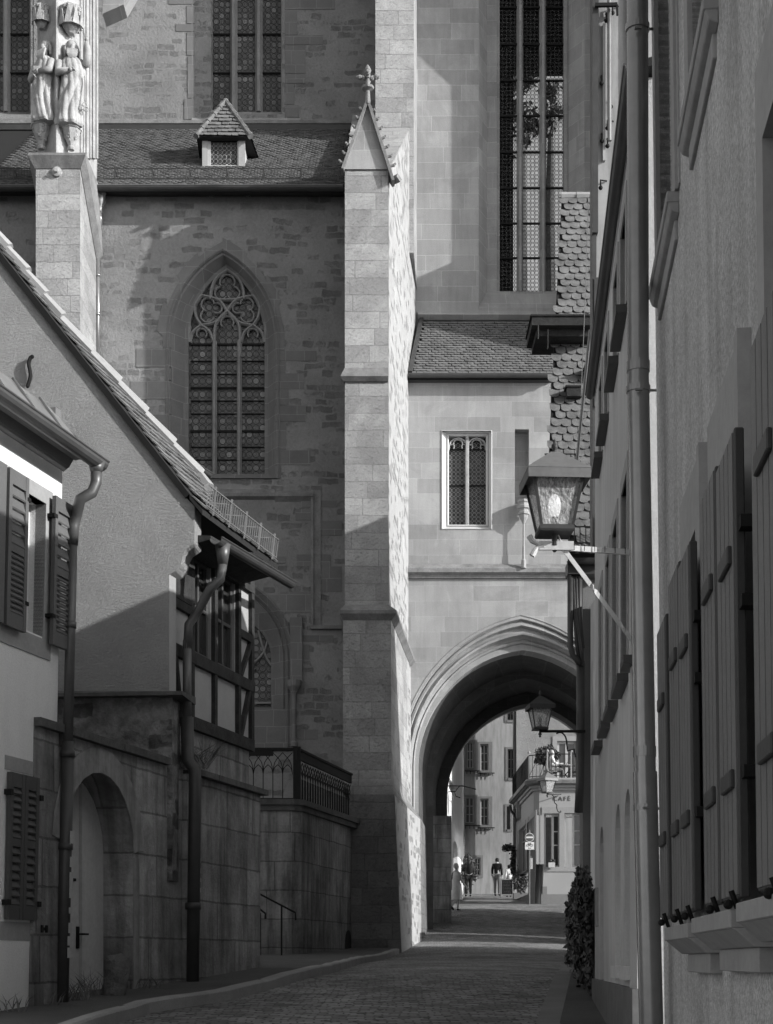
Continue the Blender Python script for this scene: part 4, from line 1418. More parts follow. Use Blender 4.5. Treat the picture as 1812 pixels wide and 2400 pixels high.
# --- the plastered house at the far left
h1 = thing('plastered_house', W.w(-1, g(14), -1), 'smooth plastered house at the left edge with louvred shutters and an overhanging gutter', 'house')
wz0, wz1 = 4.70, 5.98
ws0, ws1 = PL1.S(45, 1300) - .35, PL1.S(106, 1300)
wbot, wtop = 4.66, 6.0
ws0, ws1 = -1.33, -.47
l0, l1 = -1.07, -.54
m = MB()
m.wall(PL1, rect(-9, -.14, 0, 6.5), [rect(ws0, ws1, wbot, wtop - .08)], thick=.3)
m.v = [v if True else v for v in m.v]
m.hexa([PL1.w(-.14, 0, 0), PL1.w(-.14, 0, -6), PL1.w(-.5, 0, -6), PL1.w(-.5, 0, -.31), PL1.w(-.14, 6.36, 0), PL1.w(-.14, 6.36, -6), PL1.w(-.5, 6.36, -6), PL1.w(-.5, 6.36, -.31)])
m.build('wall', M['plaster'], h1)
m = MB()
for a, b, c, d in ((ws0 - .12, ws0, wbot - .02, wtop + .06), (ws1, ws1 + .13, wbot - .02, wtop + .06), (ws0, ws1, wtop - .08, wtop + .06), (ws0 - .12, ws1 + .15, wbot - .2, wbot - .02)):
    m.pbox(PL1, a, b, c, d, -.1, .012)
m.build('window_surround', M['surround2'], h1)
casement('window', PL1, ws0, ws1 - .0, wbot, wtop - .08, -.16, h1, cols=2, rows=(.62,), fw=.06, glass=M['glass'])
for a, b in ((-1.29, -.93), (-.42, -.03)):
    sh = louvre_shutter('shutter', PL1, a, b, 4.6, 6.01, .045, h1, M['shutter'])
    mm = MB()
    for z in (4.85, 5.8):
        e = b if a < -1 else a
        mm.pbox(PL1, e - .03, e + .04 if a > -1 else e + .03, z, z + .035, -.02, .09)
    mm.each('hinge', M['iron'], sh)
mm = MB()
mm.pbox(PL1, -1.70, -1.34, 4.6, 6.01, .045, .085)
mm.build('shutter', M['shutter'], h1)
sh = louvre_shutter('shutter', PL1, -1.09, -.54, 1.97, 3.31, .01, h1, M['shutterdark'], leaves=2, n=(7, 7), rails=(.5,))
mm = MB()
for e, z in ((-1.1, 3.1), (-1.1, 2.1), (-.53, 3.1), (-.53, 2.1)):
    mm.pbox(PL1, e - .02, e + .03, z, z + .05, 0, .07)
mm.pbox(PL1, -.44, -.36, 1.88, 1.91, 0, .05)
mm.pbox(PL1, -.46, -.43, 1.86, 1.93, 0, .06)
mm.pbox(PL1, -.37, -.34, 1.86, 1.93, 0, .06)
mm.each('hinge', M['iron'], sh)
mm = MB()
mm.pbox(PL1, -1.12, -.5, 3.33, 3.46, -.01, .005)
mm.pbox(PL1, -1.14, -.5, 1.78, 1.95, -.01, .005)
mm.each('window_surround', M['surround2'], h1)
# corner timber, soffit, roof edge
m = MB()
m.pbox(PL1, -.15, -.02, 3.9, 6.2, -.3, -.06)
m.build('corner_stones', M['stuccolit'], h1)
m = MB()
# roof slab
r0, r1 = -9, -.05
def rp(s, o, z):
    return PL1.w(s, z, o)
m.hexa([rp(r0, .27, 6.47), rp(r1, .27, 6.47), rp(r1, -.02, 6.5), rp(r0, -.02, 6.5), rp(r0, .27, 6.51), rp(r1, .27, 6.51), rp(r1, -.02, 6.8), rp(r0, -.02, 6.8)])
m.hexa([rp(r0, -.02, 6.5), rp(r1, -.02, 6.5), rp(r1, -4, 9.5), rp(r0, -4, 9.5), rp(r0, -.02, 6.8), rp(r1, -.02, 6.8), rp(r1, -4, 9.9), rp(r0, -4, 9.9)])
rf = m.build('roof', M['tileunder'], h1)
m = MB()
gs = PL1.off(.5).S(170, 1040)
m.hexa([rp(r0, .26, 6.53), rp(-.36, .26, 6.53), rp(-.36, .0, 6.83), rp(r0, .0, 6.83), rp(r0, .26, 6.55), rp(-.36, .26, 6.55), rp(-.36, .0, 6.85), rp(r0, .0, 6.85)])
m.build('metal_flashing', M['flash'], rf)
m = MB()
for s in (-2.3, -1.75, -1.2, -.7):
    m.bar(rp(s, .3, 6.5), rp(s + .02, .03, 6.85), .02)
    m.bar(rp(s, .3, 6.5), rp(s + .14, .1, 6.74), .012)
m.pbox(PL1, -.42, -.3, 6.62, 6.85, -.1, .06)
m.each('snow_stop_strap', M['zinc'], rf)
m = MB()
m.hexa([rp(r0, .0, 6.33), rp(-.12, .0, 6.33), rp(-.12, .06, 6.37), rp(r0, .06, 6.37), rp(r0, .0, 6.46), rp(-.12, .0, 6.46), rp(-.12, .12, 6.46), rp(r0, .12, 6.46)])
m.hexa([rp(r0, .12, 6.43), rp(-.12, .12, 6.43), rp(-.12, .25, 6.44), rp(r0, .25, 6.44), rp(r0, .12, 6.468), rp(-.12, .12, 6.468), rp(-.12, .25, 6.468), rp(r0, .25, 6.468)])
m.build('cornice', M['shutter'], h1)
def halfgutter(mb, p0, p1, out, r=.075, th=.006, n=8):
    p0, p1, out = Vector(p0), Vector(p1), Vector(out).normalized()
    rings = []
    for p in (p0, p1):
        l = [p + out * r * math.cos(a) + Vector((0, 0, r * math.sin(a))) for a in [math.pi + math.pi * i / n for i in range(n + 1)]]
        l2 = [p + out * (r - th) * math.cos(a) + Vector((0, 0, (r - th) * math.sin(a))) for a in [2 * math.pi - math.pi * i / n for i in range(n + 1)]]
        rings.append(l + l2)
    mb.loft(rings, closed=True, caps=True)
    d = (p1 - p0).normalized()
    mb.tube([p0 + out * r + Vector((0, 0, .004)), p1 + out * r + Vector((0, 0, .004))], .011, 6)
gO = Vector((W.dy, -W.dx, 0))
gz_ = 6.43
gend = PL1.off(.33).S(237, 1090)
m = MB()
halfgutter(m, PL1.w(-9, gz_, .33), PL1.w(gend, gz_, .33), gO, .085)
for s in (-2.0, -1.45, -.95):
    m.bar(PL1.w(s, gz_ + .01, .24), PL1.w(s, gz_ + .01, .42), .03, .008)
gu = m.build('gutter', M['zincmid'], h1, smooth=False)
m = MB()
so = gend - .1
top = PL1.w(so, gz_ - .02, .33)
m.tube([top, PL1.w(so, gz_ - .14, .33)], [.085, .05], 12)
pth = [PL1.w(so, gz_ - .1, .33), PL1.w(so, gz_ - .22, .33), PL1.w(so - .02, gz_ - .32, .3), PL1.w(so - .1, gz_ - .4, .22), PL1.w(-.08, gz_ - .5, .13), PL1.w(-.08, gz_ - .62, .1), PL1.w(-.07, gz_ - .8, .085)]
m.tube(pth, .055, 12)
m.tube([PL1.w(-.07, gz_ - .72, .085), PL1.w(-.07, 3.72, .085)], .05, 12)
for z in (gz_ - .72, 4.85):
    m.tube([PL1.w(-.07, z - .03, .085), PL1.w(-.07, z + .03, .085)], .058, 12)
m.build('downpipe', M['zincmid'], h1, smooth=True)
m = MB()
m.tube([PL1.w(-.07, 3.72, .085), PL1.w(-.07, 1.08, .085)], .062, 12)
for z in (3.6, 2.7):
    m.tube([PL1.w(-.07, z - .03, .085), PL1.w(-.07, z + .03, .085)], .072, 12)
lp = m.build('iron_standpipe', M['zincdark'], h1, smooth=True)
m = MB()
for z, h, dx_ in ((2.72, .13, 0), (2.5, .1, .01), (2.4, .05, .01), (2.2, .2, .012), (2.05, .06, .012), (1.86, .1, .012), (1.74, .09, 0), (1.62, .1, 0)):
    m.pbox(PL1, -.105 + dx_, -.03, z, z + h, .146, .152)
m.build('torn_stickers', M['offwhite'], lp)
# --- gate wall with the arched door
gw_ = thing('courtyard_wall', W.w(1.4, g(16), 0), 'dark old ashlar wall with an arched carriage door between the plastered house and timber house', 'wall')
d0, d1 = W.S(150, 2100), W.S(312, 2100)
dzs, dza = 2.75, 3.52
WD = W.off(-.38)
m = MB()
dout = rarch(d0, d1, dzs, dza, .9, 12)
m.wall(W, [(-.6, .9), (2.93, .9), (2.93, 3.80), (-.6, 3.80)], [[(a, b) for a, b in rarch(d0, d1, dzs, dza, .901, 12)]], thick=.55)
m.build('wall', M['wallstone'], gw_)
m = MB()
dg = outl(dout[2:], .26, (d0 + d1) / 2, 2.6)
m.prism([W.w(a, b, .006) for a, b in dout[2:] + dg[::-1]], gO * .012)
m.pbox(W, d1 + .0, d1 + .14, .9, 2.7, .0, .010)
m.build('arch_stones', MAT('limewashed_arch_stone', .24, .25, 3, bump=.4, streak=.3), gw_)
m = MB()
for i in range(5):
    a, b = lerp(-.6, 2.45, i / 5), lerp(-.6, 2.45, (i + 1) / 5) - .01
    m.pbox(W, a, b, 3.80, 3.88, -.6, .07 + .01 * (i % 2))
m.build('coping', M['darkstone'], gw_)
m = MB()
do = -.38
mid_ = W.off(do).S(185, 2000)
da, db = WD.S(140, 2100), WD.S(269, 2100) + .06
m.prism([W.w(a, b, do) for a, b in [(da, 1.0), (mid_, 1.0), (mid_, 3.56), (mid_ - .2, 3.5), (da, 3.0)]], -gO * .05)
dr_ = m.build('door_leaf', MAT('grey_painted_door', .48, .07, 2, rough=.6, bump=.15, streak=.06), gw_)
m = MB()
pol = [(mid_ + .015, 1.0), (db, 1.0), (db, 2.6), (db - .06, 3.0), (db - .25, 3.4), (db - .5, 3.56), (mid_ + .015, 3.6)]
m.prism([W.w(a, b, do + .03) for a, b in pol], -gO * .05)
dl = m.build('door_leaf', bpy.data.materials['grey_painted_door'], gw_)
m = MB()
m.pbox(W, mid_ - .07, mid_ - .025, 1.72, 1.95, do, do + .02)
m.bar(W.w(mid_ - .05, 1.87, do), W.w(mid_ - .05, 1.87, do + .08), .02)
m.bar(W.w(mid_ - .05, 1.87, do + .08), W.w(mid_ + .05, 1.87, do + .08), .02)
m.pbox(W, mid_ - .2, mid_ - .1, 2.42, 2.45, do, do + .02)
m.build('door_handle', M['iron'], dl)
# --- gable (timber framed) house
ck = W.S(396, 1400)
cp = W.w(ck, 0, 0)
GP = Pl(cp.x, cp.y, 1, -.09)
h2 = thing('timber_framed_house', (cp.x, cp.y, g(17.7)), 'steep gabled house with scraped plaster gable wall and a half timbered side', 'house')
def gp(px, py):
    return GP.pix(px, py)
v0, v1 = gp(0, 590), gp(446, 1160)
eave_pt = gp(476, 1196)
m = MB()
led = gp(300, 1625)[1]
sl_ = (v1[1] - v0[1]) / (v1[0] - v0[0])
cor = [gp(456, 1186), gp(456, 1272), gp(452, 1276), gp(436, 1287), gp(429, 1300), gp(424, 1323), gp(412, 1338), gp(398, 1346)]
poly = [(-4.5, led), (0, led), (0, cor[-1][1])] + cor[::-1] + [(v1[0] - .02, v1[1] - .06), (-4.5, v1[1] - .06 + sl_ * (-4.5 - v1[0]))]
m.wall(GP, poly, thick=.36)
m.build('gable_wall', M['roughplaster'], h2)
m = MB()
m.wall(GP, [(-4.5, 2.5), (.05, 2.5), (.05, led - .02), (-4.5, led - .02)], thick=.4, off=.05)
m.build('rubble_base', M['rough_rubble'], h2)
m = MB()
m.hexa([GP.w(-4.5, led - .06, 0), GP.w(-4.5, led - .06, .2), GP.w(.2, led - .06, .2), GP.w(.2, led - .06, -.5), GP.w(-4.5, led + .1, 0), GP.w(-4.5, led - .02, .2), GP.w(.2, led - .02, .2), GP.w(.2, led + .03, -.5)])
m.build('ledge', M['darkstone'], h2)
# wall anchor
m = MB()
m.tube([GP.w(*gp(a, b), .04) for a, b in smoothp([(82, 838), (74, 842), (70, 855), (73, 872), (74, 885), (70, 900), (66, 912)], 3)], [.012] + [.022] * 17 + [.01], 6)
m.build('wall_anchor', M['iron'], h2)
m = MB()
a_, b_ = gp(338, 1258), gp(384, 1300)
pass
# quoin return (catches the sun)
m = MB()
m.pbox(W, ck, W.S(412, 1400), 2.5, gp(398, 1346)[1], -.3, .003)
m.build('quoin', M['infill'], h2)
tw0, tw1 = W.S(412, 1400), 5.36
TW = W.off(-.04)
zb0, zb1, zb2 = 4.34, W.pix(513, 1562)[1], 6.62
# body core, stone base
m = MB()
m.pbox(W, tw0, tw1 - .05, 1.0, zb0, -3, -.07)
m.build('stone_base', M['wallstone'], h2)
p_a, p_b, p_c, p_d = [W.S(q, 1600) for q in (455, 509, 563, 595)]
wnA = rect(p_a + .03, p_b - .06, zb1 + .05, 6.42)
wnB = rect(p_b + .08, p_c - .04, zb1 + .05, 6.42)
m = MB()
m.wall(TW, rect(tw0, tw1, zb0, zb2), [wnA, wnB], thick=.2, off=-.02)
m.pbox(TW, tw0, tw1 - .003, zb0, zb2, -3, -2.8)
m.pbox(TW, tw1 - .2, tw1, zb0, zb2, -2.79, -.23)
m.build('infill_panels', M['infill'], h2)
m = MB()
tb = .035
def tbar(s0, z0, s1, z1, w=.11):
    m.bar(TW.w(s0, z0, 0), TW.w(s1, z1, 0), .1, w, up=gO) if False else m.prism([TW.w(a, b, tb) for a, b in quadline(s0, z0, s1, z1, w)], -gO * (tb + .03))
def quadline(s0, z0, s1, z1, w):
    d = Vector((s1 - s0, z1 - z0)).normalized()
    n = Vector((-d.y, d.x)) * w / 2
    return [(s0 - n.x, z0 - n.y), (s1 - n.x, z1 - n.y), (s1 + n.x, z1 + n.y), (s0 + n.x, z0 + n.y)]
tbar(tw0, zb0 + .07, tw1, zb0 + .07, .15)
tb = .04
tbar(tw0, zb1 - .04, tw1, zb1 - .04, .14)
tbar(tw0, 6.5, tw1, 6.5, .2)
tb = .032
for q in (p_a, tw1 - .05):
    tbar(q, zb0 + .14, q, 6.4, .09)
tbar(p_c + .02, zb0 + .14, p_c + .02, 6.4, .09)
tbar(p_b, zb0 + .14, p_b, zb1 - .1, .08)
tbar(p_b, zb1, p_b, 6.4, .1)
tbar(tw0 + .2, zb0 + .14, tw0 + .05, zb1 - .1, .07)
tbar(p_c + .1, zb0 + .14, tw1 - .13, zb1 - .1, .07)
tbar(p_c + .1, zb1 + .04, tw1 - .08, 5.75, .06)
tbar(tw0, 5.72, p_a - .05, 5.72, .1)
tbar(p_c + .07, 5.8, tw1 - .1, 5.8, .1)
m.pbox(TW, tw0 + .02, p_a - .04, 5.78, 6.4, -.02, .03)  # dark board added over this panel; its colour stands for shade
m.build('timber_frame_and_shade_board', M['timber'], h2)
for wnx in (wnA, wnB):
    casement('window', TW, wnx[0][0], wnx[1][0], wnx[0][1], wnx[2][1], -.06, h2, mat=M['shutterdark'], glass=M['glass'], cols=2, rows=(.5,), fw=.045)
# roof
def ray_plane(px, py, p0, n):
    d = Vector(((px - CX) / F, 1, (HY - py) / F))
    t = (p0 - Vector((0, 0, EYE))).dot(n) / d.dot(n)
    return Vector((0, 0, EYE)) + d * t
ve = GP.w(*gp(446, 1160), .04)
vt = GP.w(gp(446, 1160)[0] - 4.5, gp(446, 1160)[1] - 4.5 * sl_, .04)
vv = vt - ve
ud = Vector((W.dx, W.dy, 0))
nn = ud.cross(vv).normalized()
if nn.z < 0:
    nn = -nn
fp = []
for a, b in [(560, 1268), (500, 1190), (440, 1078), (414, 1056), (350, 985), (228, 846), (110, 712)]:
    q = ray_plane(a, b, ve, nn) - ve
    fp.append((q.dot(vv.normalized()), q.dot(ud)))
fp.sort()
def lmax(v):
    if v <= fp[0][0]:
        return fp[0][1]
    for (a, la), (b, lb) in zip(fp, fp[1:]):
        if v <= b:
            return lerp(la, lb, (v - a) / (b - a + 1e-9))
    return .35
m = MB()
vl = vv.length
nv = vv.normalized()
for i in range(14):
    a, b = vl * i / 14, vl * (i + 1) / 14
    la, lb = max(.3, lmax(a)), max(.3, lmax(b))
    m.prism([ve + nv * a, ve + nv * a + ud * la, ve + nv * b + ud * lb, ve + nv * b], -nn * .07)
# flared foot of the roof down to the eave
ee = GP.w(*gp(476, 1196), .04)
m.prism([ve, ee, ee + ud * 2.55, ve + ud * 2.4], -Vector((0, 0, .06)))
m.prism([ve + ud * .3, ve + ud * 2.4, ve + ud * 2.4 - gO * 2.2 + Vector((0, 0, .35)), ve + ud * .3 - gO * 2.2 + Vector((0, 0, .35))], -Vector((0, 0, .06)))
rf2 = m.build('roof', M['tileunder'], h2)
m = MB()
tileroof(m, ve, ud, nv, 3.2, vl, tw=.17, ex=.15, inside=lambda a, b: (.085 < a or b > 1e9) and a < max(.3, lmax(b)), seed=12, lift=.02)
tileroof(m, ee, ud, ve - ee, 2.5, (ve - ee).length, tw=.17, ex=.15, seed=13, lift=.02)
m.build('roof_tiles', M['tile2'], rf2, recalc=False)
m = MB()
for i in range(13):
    a = .55 + i * .36
    p = ve + nv * a + ud * max(.3, lmax(a)) + nn * .05
    a2 = a + .38
    p2 = ve + nv * a2 + ud * max(.3, lmax(a2)) + nn * .03
    m.tube([p, p2], [.08, .06], 7)
m.build('ridge_tiles', M['surround2'], rf2)
m = MB()
q = ve + nv * fp[2][0] + ud * (lmax(fp[2][0]) - .1) + nn * .05
halfgutter(m, q, q + ud * .3 + Vector((.08, 0, -.03)), gO, .05)
m.build('valley_spout', M['zincdark'], rf2)
# verge board shadow line, eave soffit and gutter
def solve_off(pa, pb):
    best = min((abs(W.off(o / 100).pix(*pa)[1] - W.off(o / 100).pix(*pb)[1]), o / 100) for o in range(5, 100))
    return best[1]
go = .52
ga, gb = W.off(go).pix(482, 1244), W.off(go).pix(682, 1366)
ga = (max(ga[0], ck + .12), ga[1])
gzz = (ga[1] + gb[1]) / 2
m = MB()
halfgutter(m, W.w(ga[0], ga[1], go), W.w(gb[0], gb[1] + .0, go), gO, .075)
m.build('gutter', M['zincdark'], h2)
m = MB()
m.hexa([W.w(tw0 + .02, ga[1] - .06, .0), W.w(gb[0] - .35, gb[1] - .06, .0), W.w(gb[0] - .35, gb[1] + .02, .42), W.w(ga[0] + .1, ga[1] + .02, .42),
        W.w(tw0 + .02, ga[1] + .1, .0), W.w(gb[0] - .35, gb[1] + .1, .0), W.w(gb[0] - .35, gb[1] + .06, .42), W.w(ga[0] + .1, ga[1] + .06, .42)])
m.build('eave_soffit', M['timber'], h2)
m = MB()
dp = [W.w(ga[0] + .22, ga[1] - .02, go), W.w(ga[0] + .22, ga[1] - .25, go), W.w(ga[0] + .2, ga[1] - .42, go - .02), W.w(ga[0] + .12, ga[1] - .55, go - .12), W.w(tw0 + .16, ga[1] - .78, .2), W.w(tw0 + .12, ga[1] - .92, .11), W.w(tw0 + .12, ga[1] - 1.2, .09)]
m.tube([dp[0], dp[1]], [.09, .055], 12)
m.tube(dp[1:], .052, 12)
m.tube([W.w(tw0 + .12, ga[1] - 1.1, .09), W.w(tw0 + .12, 4.3, .09)], .052, 12)
m.build('downpipe', M['zincmid'], h2, smooth=True)
m = MB()
m.tube([W.w(tw0 + .12, 4.4, .09), W.w(tw0 + .12, 3.9, .1), W.w(tw0 + .13, 3.8, .18), W.w(tw0 + .12, 3.6, .19), W.w(tw0 + .09, 1.3, .17)], .075, 12)
m.tube([W.w(tw0 + .1, 2.18, .17), W.w(tw0 + .1, 2.26, .17)], .095, 12)
sp_ = m.build('iron_standpipe', M['zincdark'], h2, smooth=True)
m = MB()
for z, h in ((2.98, .05), (2.86, .1), (2.72, .05), (2.6, .06), (2.5, .05), (2.38, .05)):
    m.pbox(W, tw0 + .12, tw0 + .17, z, z + h, .235, .241)
m.build('torn_stickers', M['offwhite'], sp_)
# snow guard on the eave
m = MB()
sg0 = ee + ud * .05 + nn * .04
n1 = 34
for k in range(n1 + 1):
    p = sg0 + ud * (2.35 * k / n1) + Vector((.0, 0, .02))
    m.bar(p, p + Vector((.03, 0, .24)), .01)
for h in (.01, .24):
    p = sg0 + Vector((.03 * h / .24, 0, .02 + h))
    m.bar(p, p + ud * 2.36, .014)
for k in range(5):
    p = sg0 + ud * (.2 + .5 * k)
    m.bar(p + Vector((.0, 0, -.03)), p + Vector((.035, 0, .3)), .022)
    m.bar(p + Vector((.03, 0, .24)), p + Vector((-.22, 0, .26)), .014)
m.build('snow_guard', M['zinc'], h2)
# --- retaining wall under the timber house
rw = thing('retaining_wall', W.w(4.1, g(19), 0), 'tall weathered ashlar retaining wall with sloping coping under the timber framed house', 'wall')
m = MB()
m.pbox(W, 2.93, 5.39, .9, 3.76, -1.2, .06)
m.build('wall', M['wallstone'], rw)
m = MB()
for i in range(4):
    a, b = lerp(3.12, 5.44, i / 4), lerp(3.12, 5.44, (i + 1) / 4) - .012
    m.pbox(W, a, b, 3.76, 3.83, -.3, .16)
m.build('coping', M['darkstone'], rw)
# boulder (guard stone) beside the door
m = MB()
c = W.w(W.off(.16).S(268, 2280), 1.2, .16)
rr = random.Random(4)
c.z = g(c.y) + .12
prof = [(.12, -.1), (.125, .0), (.135, .08), (.135, .16), (.13, .24), (.125, .31), (.115, .36), (.09, .40), (.04, .42)]
m.lathe(c, prof, 11)
m.v = [(c.x + (v[0] - c.x) * (1 + .16 * math.sin(v[2] * 9 + v[0] * 7) + .1 * math.sin(v[2] * 23 + v[1] * 31)) + .06 * (v[2] - c.z), c.y + (v[1] - c.y) * (.75 + .1 * math.sin(v[2] * 17)), v[2] * 1.0 + .25 * (v[0] - c.x) * (v[2] > c.z + .4)) for v in m.v]
tag(m.build('guard_stone', MAT('worn_guard_stone', .17, .4, 5, bump=1.0, bscale=12, bdist=.06, patch=.3), smooth=True), 'rounded upright guard stone on the pavement at the foot of the carriage door arch', 'guard stone')
# --- terrace with iron railing
q0 = (XX(600, 33), 33.0)
tc_ = (XX(700, 33), 33.0)
te = (XX(825, 37.55), 37.55)
T1 = Pl(tc_[0], tc_[1], 1, 0)
T2 = Pl(tc_[0], tc_[1], te[0] - tc_[0], te[1] - tc_[1])
tz = ZZ(1876, 33)
tl = math.hypot(te[0] - tc_[0], te[1] - tc_[1])
ter = thing('terrace', (tc_[0], tc_[1] + 1, g(33)), 'dark stone terrace wall below the church side window carrying an iron railing', 'terrace')
m = MB()
m.prism([(tc_[0] - 3, 33, .8), (tc_[0] - .15, 33, .8), (tc_[0] + .05, 33.15, .8), (te[0], te[1], .8), (te[0], YA, .8), (tc_[0] - 3, YA, .8)], (0, 0, tz - .8))
m.build('wall', M['bastion'], ter)
m = MB()
for o_, z0_, z1_ in ((.12, tz - .1, tz + .02), (.06, tz - .22, tz - .1)):
    m.prism([(tc_[0] - 3, 33 - o_, z0_), (tc_[0] - .1, 33 - o_, z0_), (tc_[0] + o_, 33.05, z0_), (te[0] + o_ + .08, te[1], z0_), (te[0], YA - .3, z0_), (tc_[0] - 3, YA - .3, z0_)], (0, 0, z1_ - z0_))
m.build('coping', M['darkstone'], ter)
m = MB()
vd_ = T2.w(tl * .93, 1.9, .01)
for k in range(8):
    m.lathe(T2.w(tl * .9, 1.6, -.12) + Vector((0, 0, 0)), [(.1, 0), (.1, .1)], 6) if k == 0 else None
pol = rarch(tl * .86, tl * .97, ZZ(2205, 37), ZZ(2180, 37), 1.6, 6)
m.prism([T2.w(a, b, .02) for a, b in pol], -Vector((T2.dy, -T2.dx, 0)) * .05)
m.build('drain_opening', M['dark'], ter)
rail = thing('iron_railing', (tc_[0], tc_[1], tz), 'black wrought iron railing with gothic arches on top of the dark stone terrace', 'railing')
rt_ = tz + 1.14
m = MB()
m.box((tc_[0] - .12, 33.02, tz), (tc_[0] + .04, 33.18, rt_ + .02))
m.build('corner_post', M['iron'], rail)
m = MB()
m.box((tc_[0] - 3, 33.05, rt_ - .05), (tc_[0], 33.13, rt_ + .0))
m.box((tc_[0] - 3, 33.06, rt_ - .17), (XX(640, 33), 33.12, rt_ - .05))
m.pbox(T2, 0, tl + .1, rt_ - .05, rt_, -.12, .0)
m.pbox(T2, 0, tl + .1, rt_ - .24, rt_ - .05, -.08, -.03)
m.box((tc_[0] - 3, 33.07, tz + .03), (tc_[0], 33.11, tz + .06))
m.pbox(T2, 0, tl + .1, tz + .03, tz + .06, -.08, -.03)
m.build('rails', M['iron'], rail)
def gothic_bay(pl, s, w, z0, z1, off):
    mm = MB()
    f = lambda a, b: pl.w(s + a * w, lerp(z0, z1, b), off)
    for a in (0, .5):
        mm.bar(f(a, 0), f(a, .5), .018)
    for pts in ([(0, .5), (.06, .62), (.25, .7)], [(.5, .5), (.44, .62), (.25, .7)], [(.5, .5), (.56, .62), (.75, .7)], [(1, .5), (.94, .62), (.75, .7)], [(0, .5), (.1, .75), (.5, .95)], [(1, .5), (.9, .75), (.5, .95)], [(.5, .5), (.42, .75), (0, .95)], [(.5, .5), (.58, .75), (1, .95)]):
        mm.path([f(a, b) for a, b in smoothp(pts, 3)], .016)
    return mm
w_ = .42
for i in range(5):
    gothic_bay(T1, -.14 - w_ * (i + 1), w_, tz + .05, rt_ - .05, -.09).build('railing_bay', M['iron'], rail)
nb = int(tl / w_)
for i in range(nb):
    mm = gothic_bay(T2, .06 + i * tl / nb, tl / nb, tz + .05, rt_ - .24, -.055)
    for k in range(4):
        s_ = .06 + (i + (k + .5) / 4) * tl / nb
        mm.bar(T2.w(s_, tz + .05, -.055), T2.w(s_, tz + .5, -.055), .014)
    mm.build('railing_bay', M['iron'], rail)
# hand rail
hr = thing('handrail', P(640, 2200, 30), 'thin bent iron handrail in front of the dark terrace wall', 'handrail')
m = MB()
for pts in ([(560, 2062), (606, 2094), (692, 2139), (693, 2157)], [(575, 2112), (608, 2130), (622, 2141), (622, 2154)]):
    m.tube([P(a, b, 31.5) for a, b in pts], .022, 6)
m.tube([P(660, 2124, 31.5), P(660, 2240, 31.5)], .02, 6)
m.tube([P(610, 2140, 31.5), P(610, 2243, 31.5)], .02, 6)
m.build('rail', M['iron'], hr)
# grass tufts at wall feet
def tuft(name, p, n, h, sp, seed, label, group=None, mat='leaf2', lean=.5, up=True):
    rr = random.Random(seed)
    m = MB()
    for i in range(n):
        a = rr.uniform(0, 2 * math.pi)
        b = Vector(p) + Vector((rr.uniform(-sp, sp), rr.uniform(-sp * .5, sp * .5), 0))
        d = Vector((math.cos(a) * lean, math.sin(a) * lean * .6, 1 if up else -.3)).normalized()
        hh = h * rr.uniform(.5, 1)
        w = Vector((.004, .003, 0))
        mid = b + d * hh * .55
        tip = b + d * hh + Vector((math.cos(a), math.sin(a), 0)) * hh * .35
        m.add([b - w, b + w, mid + w * .8, tip, mid - w * .8], [(0, 1, 2, 3, 4)])
    tag(m.build(name, M[mat], recalc=False), label, 'weeds', group)
for i, (s, o, n, h, lb) in enumerate([(-1.15, .05, 30, .28, 'loose weeds at the foot of the plastered house near the picture edge'), (-.45, .06, 25, .25, 'small weeds beside the iron standpipe of the plastered house'), (.12, .08, 60, .42, 'tall grass tuft growing at the left jamb of the carriage door'), (.75, .05, 50, .4, 'grass tuft growing before the middle of the carriage door'), (1.72, .1, 40, .2, 'low weeds between guard stone and standpipe')]):
    p = W.w(s, 0, o)
    tuft('weed_tuft', (p.x, p.y, g(p.y) + .12), int(n * .6), h * .8, .14, i, lb, 'weeds at the wall foot', 'leaf2')
p = W.w(tw0 + .35, 3.85, .05)
tuft('weed_tuft', (p.x, p.y, 3.84), 130, .42, .2, 30, 'bushy dry weed growing on the coping beside the standpipe', None, 'leaf2', .8)
# ============================================================ RIGHT SIDE
R1 = Pl(1.40, 8, -.09, -1, -.013, 5)
h3 = thing('stucco_house', (1.6, 5, g(5)), 'pebbled stucco house close at the right edge with plank shutters and moulded sills', 'house')
m = MB()
up = [rect(.36, 1.12, 5.02, 6.6), rect(1.82, 2.5, 5.02, 6.6), rect(3.3, 4.1, 5.02, 6.6)]
dn = [rect(1.5, 1.95, 1.74, 3.3), rect(2.5, 3.0, 1.74, 3.3), rect(3.72, 4.25, 1.74, 3.9)]
m.wall(R1, rect(0, 9, -.5, 9), up + dn, thick=.3)
m.pbox(R1, 0, .3, -.5, 9, -5, -.301)
m.build('wall', M['stucco'], h3)
m = MB()
m.pbox(R1, -.2, 9, 9, 9.2, -5.2, .5)
m.build('roof', M['tileunder'], h3)
for i, (a, b) in enumerate(((.23, 1.24), (1.70, 2.62), (3.15, 4.3))):
    m = MB()
    z = 4.94
    m.pbox(R1, a, b, z - .0, z + .05, -.1, .055)
    m.prism([R1.w(a + .0, z, 0), R1.w(a, z, .05), R1.w(a, z - .035, .035), R1.w(a, z - .05, .0)], R1.w(b, 0, 0) - R1.w(a, 0, 0))
    m.pbox(R1, a + .08, b - .06, z - .14, z - .05, -.05, .016)
    m.build('sill', M['sill'], h3, bevel=.004)
    m = MB()
    c, d = up[i][0][0], up[i][1][0]
    m.pbox(R1, d - .001, d + .14, z + .05, 6.9, -.05, .02)
    m.pbox(R1, d + .139, d + .19, z + .05, 6.9, -.05, .008)
    m.pbox(R1, c - .13, c, z + .05, 6.9, -.05, .02)
    m.build('window_surround', M['surround'], h3)
    casement('window', R1, c, d, z + .07, 6.6, -.15, h3, cols=2, rows=(.6,))
